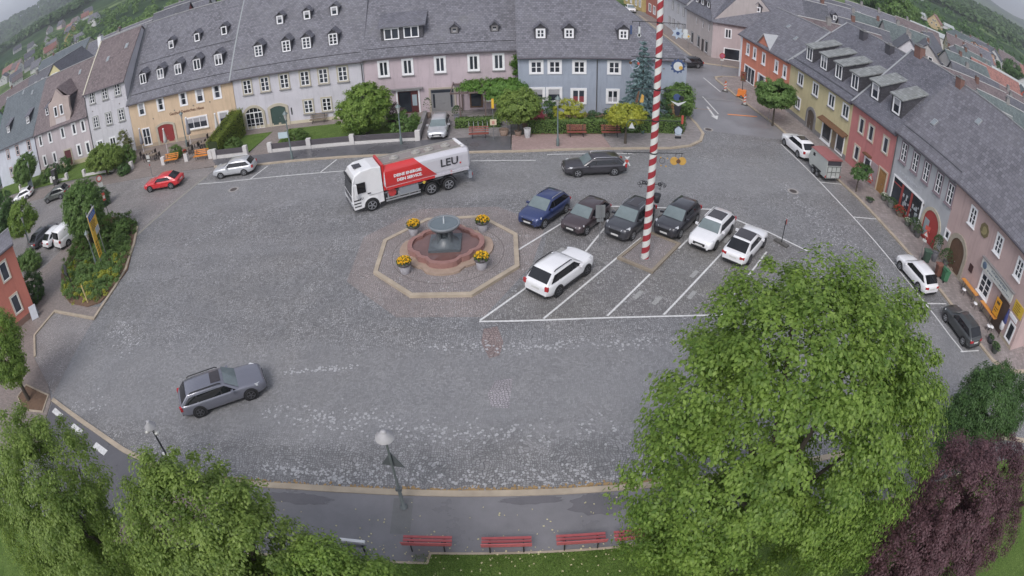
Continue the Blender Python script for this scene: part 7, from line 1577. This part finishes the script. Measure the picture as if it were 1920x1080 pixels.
shrub('round bush on the terrace behind the first orange bench', -35.2, 55.0, .05, .9, .8, .85, HEDG, .14); shrub('clipped bush on the terrace behind the second orange bench', -30.0, 54.8, .05, .8, .7, .9, HEDG, .14); shrub('dark oval bush in a ring of setts left of the leaning traffic post', -40.1, 45.6, 0, .95, .8, 1.2, YEW, .15, 110); shrub('dark bush before the maroon door', -57.6, 58.6, .05, 1.3, 1.0, 1.3, DARKL, .17); shrub('dark hedge shrub under the lilac house windows', -61, 58.6, .05, 2.0, 1.0, 1.0, YEW, .17); shrub('shrub between the pale bluish house and its white posts', -60.6, 56.6, .05, 1.2, 1.0, 1.2, MID, .17); shrub('dark green shrub in front of the left garden walls', -41.8, 52.9, .03, .9, .7, .7, DARKL, .15)
shrub('bushy shrub along the right side of the red house', -38.6, 29.6, .04, 1.1, 1.5, 1.5, DARKL, .18, 170); shrub('shrub behind the red house beside the parked cars', -43.8, 34.6, .04, 1.8, 1.2, 1.1, MID, .18, 130)
for i, (x, y, s, m_) in enumerate([(-32.6, 38.6, .85, MID), (-33.6, 37.2, .9, HEDG), (-32.0, 37.1, .75, HEDG), (-33.3, 35.5, .8, HEDG)]):
    shrub(['rounded shrub at the tip of the planting bed', 'clipped ball left of the bed tip', 'clipped ball nearest the kerb in the planting bed', 'clipped ball right behind the yellow direction board'][i], x, y, .1, s, s, s, m_, .13, 130, 36, 'clipped_ball', 'clipped balls in the planting bed', 'shrub', .2, (.9, 1))
def hedge(label, pts, h, w_, mat, dens=190, leaf=.15):
    """pts: list of (x, y, height)"""
    r = thing('hedge', label, 'hedge'); Cs = []; Ns = []; m = MB()
    for (x0, y0, h0), (x1, y1, h1) in zip(pts, pts[1:]):
        L = math.hypot(x1 - x0, y1 - y0); t = np.array([(x1 - x0) / L, (y1 - y0) / L]); nn = np.array([-t[1], t[0]])
        n = int(L * (2 * max(h0, h1) + w_) * dens); s = NR.random(n); q = NR.random(n); hh = h0 + (h1 - h0) * s; per = 2 * hh + w_; p = q * per
        lat = np.where(p < hh, -w_ / 2, np.where(p < hh + w_, p - hh - w_ / 2, w_ / 2)); z = np.where(p < hh, p, np.where(p < hh + w_, hh, per - p)); j = NR.normal(size=(n, 3)) * .06
        Cs.append(np.stack([x0 + t[0] * s * L + nn[0] * lat, y0 + t[1] * s * L + nn[1] * lat, z + .08], 1) + j)
        nr = np.stack([nn[0] * np.sign(lat), nn[1] * np.sign(lat), np.where(np.abs(lat) < w_ / 2 - .01, 1.0, .35)], 1); Ns.append(nr + NR.normal(size=(n, 3)) * .5)
        a, b = (x0, y0), (x1, y1); c = w_ / 2 - .1
        m.add([(a[0] + nn[0] * c, a[1] + nn[1] * c, .05), (b[0] + nn[0] * c, b[1] + nn[1] * c, .05), (b[0] - nn[0] * c, b[1] - nn[1] * c, .05), (a[0] - nn[0] * c, a[1] - nn[1] * c, .05),
               (a[0] + nn[0] * c, a[1] + nn[1] * c, h0 - .08), (b[0] + nn[0] * c, b[1] + nn[1] * c, h1 - .08), (b[0] - nn[0] * c, b[1] - nn[1] * c, h1 - .08), (a[0] - nn[0] * c, a[1] - nn[1] * c, h0 - .08)], [(4, 7, 6, 5), (0, 4, 5, 1), (2, 6, 7, 3), (1, 5, 6, 2), (3, 7, 4, 0)])
    C = np.concatenate(Cs); N = np.concatenate(Ns); place('foliage', leaf_mesh('foliage', C, N, NR.normal(size=C.shape), leaf, mat), r); m.build('branches', plain('hedge_twigs', (.03, .045, .015), .95), r)
hedge('long clipped hedge in front of the blue-grey house', [(1.9, 53.2, 1.2), (8.3, 53.2, 1.25), (13.5, 53.6, 1.3), (16.3, 53.5, 1.3)], 1.25, .95, HEDG)
hedge('tall sloping hedge between the guesthouse and the white house, yellowish on top', [(-29.4, 53.6, 1.7), (-28.9, 56.5, 2.4), (-28.6, 59.3, 3.0)], 2, 1.5, leafy('sloping_hedge_leaf', (0.072, 0.131, 0.022), (0.290, 0.334, 0.058), .3))
hedge('low green hedge before the glazed rooms of the mauve house', [(-4.8, 55.4, .8), (-.6, 55.3, .85)], .8, .9, HEDG)
hedge('dark hedge beside the parked cars at the red house', [(-48.5, 33.5, 1.0), (-44.5, 36.0, 1.0)], 1, 1.0, DARKL)
# vine over the pergola
r = thing('climbing_vine', 'vine sprawling over the pergola and up the corner of the mauve house', 'vine', (0, 0, 0))
C, N, D = crown_points([(-2.2, 58.4, 3.25, 2.6, 1.9, .45), (.2, 58.2, 3.3, 1.9, 1.7, .55), (-.6, 56.9, 2.8, 1.4, .5, .7), (1.05, 60.2, 4.9, .35, .3, 1.3), (.6, 56.8, 2.9, 1.2, .5, .6)], 420, 40, .38, (.6, 1.05), 1.8, .4)
place('foliage', leaf_mesh('foliage', C, N, D, .21, VINE), r); MB().tube([(.6, 57.1, 0), (.55, 57.1, 1.6), (.2, 57.4, 3.0)], [.07, .05, .04], 6).tube([(1.0, 60.2, 0), (1.0, 60.2, 6)], [.05, .02], 6).build('stem', BARK(), r)
# low planting in the bed (ground cover)
def bed():
    P = []; mats = [HEDG, GOLD, MID]; area = WB
    def inside(x, y):
        c = False; n = len(area)
        for i in range(n):
            (x0, y0), (x1, y1) = area[i], area[i - 1]
            if (y0 > y) != (y1 > y) and x < (x1 - x0) * (y - y0) / (y1 - y0) + x0: c = not c
        return c
    groups = {0: [], 1: [], 2: []}; rr = random.Random(31)
    while sum(len(g) for g in groups.values()) < 430:
        x, y = rr.uniform(-40, -28.6), rr.uniform(28.3, 42.7)
        if inside(x, y) and inside(x + .35, y) and inside(x - .3, y - .2): groups[1 if (rr.random() < .22 and y < 34) else rr.choice([0, 2, 2])].append((x, y, .1 + rr.uniform(.05, .45), rr.uniform(.35, .7), rr.uniform(.35, .7), rr.uniform(.25, .55)))
    for k, g in groups.items():
        C, N, D = crown_points(g, len(g) * 6, 30, .26, (.6, 1.0), .1, .2); o = place('bed_planting', leaf_mesh('bed_planting', C, N, D, .15, mats[k])); tag(o, ['fresh green low planting of the bed', 'yellowish low plants at the near end of the bed', 'darker low plants of the bed'][k], 'plants', kind='stuff')
bed()
def grass_tufts():
    n = 26000; x = NR.uniform(-4, 9, n); y = NR.uniform(7.5, 11.95, n); C = np.stack([x, y, np.full(n, .1)], 1); N = NR.normal(size=(n, 3)); N[:, 2] *= .3; D = np.stack([NR.normal(size=n) * .4, NR.normal(size=n) * .4, np.ones(n)], 1)
    o = place('grass', leaf_mesh('grass', C, N, D, .1, leafy('grass_blade', (0.087, 0.174, 0.029), (0.246, 0.377, 0.087), .3), .18)); tag(o, 'short mown grass behind the red benches', 'grass', kind='stuff')
grass_tufts()
# ------------------------------------------------------------------ the town beyond and the hills
HC = [(.60, .58, .55), (.58, .50, .36), (.50, .47, .45), (.62, .60, .62), (.50, .38, .30), (.55, .52, .42)]
def town_house(label, x, y, ang, L, D, eave, ridge, wallc, roof, z0=0, windows=1, chim=1, sky_=0, name='town_house', cat='house', dorm=0):
    """(x, y) is the middle of the ridge; the ridge runs along ang"""
    c, s = math.cos(ang), math.sin(ang); A = (x - c * L / 2 + s * D / 2, y - s * L / 2 - c * D / 2)
    h = house(name, label, A, ang, L, D, eave, ridge, D / 2, plaster('wall_%d_%d_%d' % tuple(int(q * 99) for q in wallc), wallc), roof, cat=cat, gutter=False, vl=.25, vr=.25, z0=-6, th=.2, ov=.4, capm=plain('pale_ridge', (.40, .40, .39), .6))
    h.root.location.z = z0; rr = random.Random(int(abs(x * 3 + y)))
    if windows:
        nw = max(2, int(L / 2.8))
        for k in range(nw):
            for z in ((eave - 1.3, eave - 4.1) if eave > 5 else (eave - 1.3,)): window(h.root, L * (k + .5) / nw, z, .95, 1.3, PVC, .1, 2, 1, curtain=0)
        gm = MB()      # gable windows: one mesh each end
        for zz in (eave - 1.2, eave + .9):
            for yy in (D * .33, D * .67):
                if zz < eave or True:
                    if zz > eave: yy = D / 2 + (yy - D / 2) * .45
                    for xx in (-.03, L + .03): gm.box(xx - .02, xx + .02, yy - .5, yy + .5, zz - .65, zz + .65, 0); gm.box(xx * 1.0 - (.035 if xx < 0 else -.0), xx + (.0 if xx < 0 else .035), yy - .38, yy + .38, zz - .52, zz + .52, 1)
        gm.build('gable_windows', [PVC, GLASS()], h.root)
    for k in range(chim): chimney(h, L * (.3 + .4 * k) + rr.uniform(-.8, .8), D / 2 + rr.uniform(-.4, .4), .7, .6, 1.0, plain('stack_%d' % rr.choice([1, 2]), rr.choice([(.18, .10, .08), (.26, .25, .24)]), .9))
    for k in range(sky_): skylight(h, L * (.25 + .22 * k), D * .22, .8, 1.1, PVC)
    for k in range(dorm): dormer(h, L * (k + .5) / dorm, 1.2, 1.2, 1.2, 'gable', win=[(0, .62, .7, .8, dict(sur=PVC, sw=.1, cols=2, rows=1, curtain=0))])
    return h
R90 = PI / 2
GREENR = roofing('greenish_slate_roof', (.10, .125, .125), .4, .35, .35)
PALER = plain('pale_sheet_roof', (.40, .43, .42), .5); SEAM = roofing('lichen_panel_roof', (.17, .19, .18), .9, .35, .6, .3)
# behind the east row
town_house('long brown-roofed building with a pale ridge right behind the yellow house', 47.6, 77.2, -.03, 15, 9, 5.5, 9.6, HC[3], TILEBR, windows=0, chim=1)
town_house('lower brown roof with a white ridge board behind the orange corner house', 43.0, 69.5, -.03, 11, 7, 5, 8.8, HC[0], TILEBR, windows=0, chim=1)
town_house('very long brown-roofed building with a pale ridge behind the red and grey houses', 63.5, 66.6, -.1, 30, 10, 5.0, 9.3, HC[0], TILEBR, windows=0, chim=2, sky_=2)
town_house('house with solar panels and a reddish edge beyond the far corner shop', 52.0, 99.0, -.25, 9, 9, 6, 10, HC[1], SLATED, chim=1)
town_house('slate-roofed house with a little gable, right of the one with solar panels', 60, 103, -.1, 10, 9, 6, 10, HC[2], SLATE, chim=1, dorm=1)
town_house('dark roofed house with white skylights behind the yellow house chimneys', 58.5, 87, -.25, 10, 8, 5.5, 9.5, HC[2], SLATED, chim=1, sky_=2)
town_house('low house with a pale green-grey roof before the big dark trees', 76, 112, -.55, 16, 9, 5, 8.6, HC[5], GREENR, chim=3)
town_house('hip-like slate house below the big dark trees', 80, 101, -.3, 12, 10, 5.5, 9.7, HC[2], GREENR, chim=1)
town_house('white gabled house with two chimneys seen above the long brown roof', 67.5, 84.5, .95, 12, 9, 5.5, 10.2, HC[3], SLATED, chim=2)
town_house('dark slate house right of the white gabled one', 80, 93, .9, 13, 9, 5.5, 9.4, HC[2], SLATED, chim=1)
town_house('house with a cream gable between dark roofs', 91, 96, .7, 12, 9, 5.5, 9.8, (.62, .55, .38), SLATED, chim=1)
town_house('blue-slate house with two white skylights beyond the long brown roof', 88, 87, -.15, 13, 11, 5, 9.6, HC[0], GREENR, chim=1, sky_=2)
town_house('red tiled house beside the low brown roof', 101, 88, -.45, 15, 10, 5, 9.8, HC[4], TILERED, chim=1, sky_=0)
town_house('small red gabled house with a green roof at the far right', 112, 86, .8, 9, 8, 5, 9.2, (.45, .12, .09), GREENR, chim=0)
town_house('pale sheet-roofed shed beyond the grey shop house', 74, 70, -.3, 10, 6, 5.5, 7.6, HC[0], PALER, windows=0, chim=0)
town_house('dark roofed house behind the inn ridge', 79, 75, -.35, 12, 8, 5.5, 9.2, HC[2], SLATED, chim=1)
town_house('lichen-green panel roofed shed right behind the inn', 60.5, 54.5, -.38, 11, 9, 5.0, 8.4, (.12, .10, .13), SEAM, windows=0, chim=1)
town_house('long dark green-grey roofed house beyond the inn', 73, 54.0, -.3, 24, 10, 5.2, 9.4, HC[3], GREENR, chim=1, sky_=2)
town_house('house with dark roof and white dormer strip beyond the green-grey roof', 84, 64, -.3, 14, 9, 5, 9.0, HC[3], SLATED, chim=1, sky_=1)
town_house('small dark roof between the red tiled house and the green-grey roof', 96, 76, -.35, 16, 8, 4.6, 8.4, HC[2], TILEBR, chim=2)
town_house('white-walled house under a pale roof, right of the red tiled one', 122, 100, -.5, 13, 9, 5, 8.6, HC[3], PALER, chim=0)
town_house('pale flat-roofed hall in front of the orange blocks', 145, 160, -.507, 26, 9, 5, 6.2, HC[0], PALER, windows=0, chim=0, cat='hall', name='hall')
town_house('orange apartment block with its long side toward the pale flat-roofed hall', 172.3, 172.6, -1.64, 15, 11, 8.3, 10.6, (.66, .30, .10), GREENR, z0=-2, chim=1, name='apartment_block', cat='apartment block')
town_house('orange apartment block with dark roof beyond the first orange block', 188, 180, .2, 23, 12, 8.0, 10.6, (.66, .32, .12), SLATED, z0=-2, chim=1, name='apartment_block', cat='apartment block')
town_house('long pale warehouse beyond the car park', 256, 293, -.58, 34, 14, 5, 6.5, HC[3], PALER, z0=-3, windows=0, chim=0, cat='warehouse', name='warehouse')
town_house('long white factory roof in front of the wood', 455, 495, -.1, 85, 20, 6, 7.5, HC[3], PALER, z0=-1, windows=0, chim=0, cat='factory', name='factory')
town_house('gabled house between the warehouse and the factory', 215, 275, .8, 14, 10, 6, 11, HC[3], SLATED, z0=-3, chim=1)
town_house('small house with a tan gable beside the warehouse', 232, 262, .7, 11, 9, 6, 10.5, (.55, .42, .25), TILERED, z0=-3, chim=1)
town_house('dark multi-gabled house behind the orange blocks', 222, 205, -.8, 16, 12, 6, 10.5, HC[2], SLATED, z0=-3, chim=2)
for (x, y, a, L, lab, wall_, roof_, ch) in [(70, 121, -.3, 12, 'dark slate house tucked behind the greenish roof with three stacks', HC[2], SLATED, 1), (88, 128, -.5, 14, 'grey house before the two big trees near the car park', HC[0], SLATE, 2), (98, 114, .6, 11, 'small slate house left of the cream gabled one', HC[5], SLATED, 1), (104, 126, -.4, 14, 'brownish roofed house behind the cream gabled one', HC[4], TILEBR, 1), (112, 108, -.3, 13, 'green-grey roofed house before the pale flat-roofed hall', HC[2], GREENR, 2), (122, 122, .7, 11, 'white-walled house close to the pale flat-roofed hall', HC[3], SLATED, 1), (133, 134, -.5, 13, 'low brown-roofed house along the pale flat-roofed hall', HC[1], TILEBR, 1), (146, 138, -.4, 12, 'slate house on the near side of the orange blocks', HC[0], SLATE, 1), (160, 148, .4, 12, 'red-roofed house on the near side of the orange blocks', HC[3], TILERED, 1), (112, 66, -.4, 13, 'slate house beyond the white dormer strip', HC[5], SLATED, 1), (126, 76, -.4, 13, 'brown-roofed house beyond the slate one with pale walls', HC[3], TILEBR, 1), (108, 74, .8, 10, 'small greenish roofed house near the red tiled one', HC[0], GREENR, 1), (46, 112, -.2, 11, 'dark roofed house behind the one with solar panels', HC[2], SLATED, 1), (66, 133, -.3, 14, 'grey slate house far behind the corner shop', HC[0], SLATE, 1), (58, 121, .5, 11, 'brown roofed house behind the little gabled slate house', HC[4], TILEBR, 1)]:
    town_house(lab, x, y, a, L, 9, 5, 9.2, wall_, roof_, chim=ch, sky_=1 if ch == 2 else 0)
# far right settlement: individual little houses
rr = random.Random(77)
far_r = [(228, 200, 'white'), (246, 205, 'tan'), (252, 190, 'cream'), (262, 212, 'white'), (276, 205, 'pale'), (270, 186, 'grey'), (290, 196, 'white'), (305, 208, 'cream'), (300, 182, 'tan'), (182, 138, 'white'), (196, 142, 'pale'), (330, 215, 'white'), (240, 158, 'cream'), (345, 235, 'grey'), (222, 142, 'red-gabled')]
wc = {'white': (.62, .61, .6), 'tan': (.52, .40, .26), 'cream': (.60, .54, .40), 'pale': (.52, .50, .50), 'grey': (.40, .40, .41), 'red-gabled': (.40, .16, .12), 'yellow': (.60, .48, .2), 'pinkish': (.52, .42, .42)}
for i, (x, y, c) in enumerate(far_r):
    town_house('small %s house number %d from the left in the distant settlement at right' % (c, i + 1) if False else 'distant %s house %s' % (c, ['left of the orange blocks\' far end', 'beyond the right orange block', 'near the grey lane below the wood', 'deep in the far settlement', 'under the green meadow slope', 'among dark garden trees', 'by the settlement edge', 'high in the far settlement', 'low in the far settlement', 'before the orange blocks', 'right beside the one before the orange blocks', 'farthest out under the wood', 'by the yellow-green field', 'at the last edge of the settlement', 'at the right frame edge among trees'][i]), x, y, rr.uniform(-1, 1), rr.uniform(9, 13), 9, 5, rr.uniform(8.5, 10), wc[c], rr.choice([SLATED, TILEBR, TILERED, SLATE]), z0=-2, chim=1)
# to the left
town_house('broad blue-grey slate roof behind the lilac house', -147, 160, .02, 29, 18, 4, 10.8, HC[5], SLATEB, z0=0, windows=0, chim=2)
town_house('house with a yellow gable showing above the lilac house roof', -93.6, 103, R90, 12, 8, 8.8, 12.5, (.62, .56, .32), SLATED, chim=0)
town_house('brown-roofed house with a pale ridge at the far left', -158, 141, .35, 22, 12, 5, 9.5, HC[4], TILEBR, z0=-1, chim=1, sky_=1)
town_house('dark roof with a red brick end behind the pale bluish house', -112, 112, .3, 12, 9, 6.5, 11.2, (.36, .10, .08), SLATED, chim=1, sky_=2)
town_house('grey roofed house with satellite dish behind the tall white house', -66, 92, .1, 12, 9, 9, 13.2, HC[3], SLATE, chim=1)
town_house('long grey sheet-roofed house behind the guesthouse ridge', -92, 138, .18, 40, 10, 6, 10.5, HC[2], SLATE, chim=2, sky_=2)
town_house('white-walled house with dark roof, above the long grey one', -88, 158, .2, 16, 10, 7, 12, HC[3], SLATED, z0=-1, chim=1)
town_house('maroon-walled house at the top of the brown roof', -62, 104, .2, 8, 8, 10, 13.6, (.22, .06, .06), SLATED, chim=0)
far_l = [(-390, 326, 'white'), (-412, 351, 'white'), (-560, 500, 'pale'), (-394, 350, 'cream'), (-376, 337, 'white'), (-397, 373, 'white'), (-497, 471, 'pale'), (-322, 311, 'white'), (-470, 452, 'white'), (-520, 535, 'grey'), (-434, 440, 'white'), (-363, 375, 'cream'), (-500, 540, 'pinkish'), (-420, 470, 'white'), (-377, 421, 'yellow'), (-396, 447, 'pinkish'), (-451, 516, 'white'), (-348, 386, 'yellow'), (-310, 356, 'white'), (-352, 330, 'pale'), (-440, 524, 'white'), (-457, 551, 'yellow'), (-346, 304, 'white'), (-355, 438, 'white'), (-348, 357, 'cream'), (-330, 292, 'pale')]
where = ['nearest above the blue-grey slate roof', 'beside the tree clump above the slate roof', 'left of the little yellow one', 'in the middle of the left settlement', 'on the slope under the wood', 'below the light green meadow', 'in the upper row of the left settlement', 'half hidden by garden trees', 'at the upper left of the settlement', 'highest under the meadow', 'beside the dark garden trees', 'right of the tree clump', 'over the grey roofs', 'among the upper right gardens', 'just below the wood edge', 'right below the wood edge', 'at the right end of the upper row', 'at the top of the green gap', 'close above the guesthouse roof', 'closest to the guesthouse chimneys', 'at the far left under the hill', 'left of the far meadow', 'outermost on the left', 'in the lower left gardens', 'by the lower left lane', 'behind the far left tree']
for i, (x, y, c) in enumerate(far_l): town_house('distant %s house %s' % (c, where[i]), x, y, rr.uniform(-1, 1), rr.uniform(9, 14), 9, 5, rr.uniform(8.5, 10.5), wc[c], rr.choice([SLATED, TILEBR, TILERED, SLATE]), z0=terrain_z(math.hypot(x, y), math.degrees(math.atan2(x, y))) + .3, chim=1)
# individual trees beyond the roofs
bt = [('big dark green tree left of the pale car park', 150, 196, 11, 17, MID), ('big bright tree beside the pale car park', 166, 212, 10, 16, MID), ('tall dark tree behind the two big trees near the car park', 146, 214, 10, 17, DARKL), ('spreading tree right of the orange blocks', 218, 176, 8, 10, DARKL), ('tree at the yellow-green field', 205, 150, 6, 9, MID), ('pair tree beside the red tiled house', 128, 112, 5, 8, DARKL), ('round tree beside the white-walled pale-roofed house', 134, 112, 5, 8, MID), ('dark tree in front of the brown-roofed house', -148, 126, 9, 10, DARKL), ('green tree left of the brown-roofed house', -158, 128, 8, 9, MID), ('garden tree above the blue-grey slate roof', -150, 170, 7, 11, MID), ('garden tree in the middle of the left settlement', -186, 196, 8, 11, MID), ('tree clump above the slate roof', -170, 205, 9, 12, DARKL), ('tree right of the tree clump', -150, 215, 8, 12, MID), ('tree behind the long grey roof', -110, 205, 9, 13, DARKL), ('tree left of the white-walled house', -120, 200, 8, 12, MID), ('tree behind the white-walled house', -84, 205, 9, 13, MID), ('tree between the gabled house and the warehouse', 226, 300, 9, 12, DARKL), ('tree by the small tan-gabled house', 244, 276, 7, 9, MID), ('small tree in the courtyard behind the inn', 100, 66, 4, 6, MID)]
for i, (lab, x, y, rad, h_, mt) in enumerate(bt):
    gz = terrain_z(math.hypot(x, y), math.degrees(math.atan2(x, y)))
    tree('distant_tree', lab, x, y, [(0, 0, h_ * .62, rad * .8, rad * .8, h_ * .4), (rad * .35, 0, h_ * .5, rad * .6, rad * .6, h_ * .32), (-rad * .4, .3, h_ * .55, rad * .6, rad * .6, h_ * .35)], 130, 26, rad * .22, rad * .13, mt, h_ * .35, .3, z=gz)
# tree belts and woods on the hills: too many to count
def wood(name, label, spots, mat, size, per=16):
    Cs = []; Ns = []
    for x, y, z, r_, h_ in spots:
        u = unit(per); u[:, 2] = np.abs(u[:, 2]) * 1.0 - .15; Cs.append(np.array([x, y, z + h_ * .45]) + u * np.array([r_, r_, h_ * .55])); Ns.append(u + NR.normal(size=u.shape) * .35 + np.array([0, 0, .3]))
    C = np.concatenate(Cs); N = np.concatenate(Ns); o = place(name, leaf_mesh(name, C, N, NR.normal(size=C.shape), size, mat, .9)); tag(o, label, 'wood', kind='stuff'); return o
def spots(n, az0, az1, r0, r1, hh, cl=None, seed=1, gap=None):
    rr = random.Random(seed); out = []; k = 0
    while len(out) < n and k < n * 30:
        k += 1; az = rr.uniform(az0, az1); r_ = math.sqrt(rr.uniform(r0 * r0, r1 * r1)); x, y = r_ * math.sin(math.radians(az)), r_ * math.cos(math.radians(az))
        v = math.sin(x * .011 + seed) + math.sin(y * .009 + seed * 2) + .6 * math.sin((x + y) * .021)
        if cl is not None and v < cl: continue
        h_ = rr.uniform(.7, 1.2) * hh; out.append((x, y, terrain_z(r_, az) - 1, h_ * rr.uniform(.3, .45), h_))
    return out
wood('garden_trees', 'garden trees scattered through the left settlement', spots(520, -60, -22, 190, 620, 10, -.6, 2), MID, 2.6, 26)
wood('garden_trees', 'garden trees scattered through the right settlement', spots(150, 38, 62, 225, 620, 8, -.4, 5), DARKL, 2.4, 26)
wood('hill_wood', 'mixed wood on the slopes of the left hill', spots(2600, -64, -22, 560, 1280, 17, -.35, 3), FORE, 6.5, 18)
wood('hill_wood', 'dark wood along the ridge at right', spots(2600, 32, 64, 720, 1180, 15, -1.1, 4), FORE, 6, 18)
wood('far_wood', 'blue-green wood on the far left mountain', spots(1500, -68, -24, 1500, 2600, 26, -.9, 6), FORE, 13, 14)
# the air between here and the hills
hz = MB(); hz.box(-5700, 5700, -900, 5700, -75, 520); hm = bpy.data.materials.new('haze_air'); hm.use_nodes = True; ht = hm.node_tree; ht.nodes.clear()
vo_ = ht.nodes.new('ShaderNodeVolumePrincipled'); vo_.inputs['Color'].default_value = (.80, .84, .92, 1); vo_.inputs['Density'].default_value = .00032; vo_.inputs['Anisotropy'].default_value = .2
om = ht.nodes.new('ShaderNodeOutputMaterial'); ht.links.new(vo_.outputs[0], om.inputs['Volume'])
HAZE = True
if HAZE: o = hz.build('haze', hm); tag(o, 'pale hazy air over the hills', 'haze', kind='stuff')
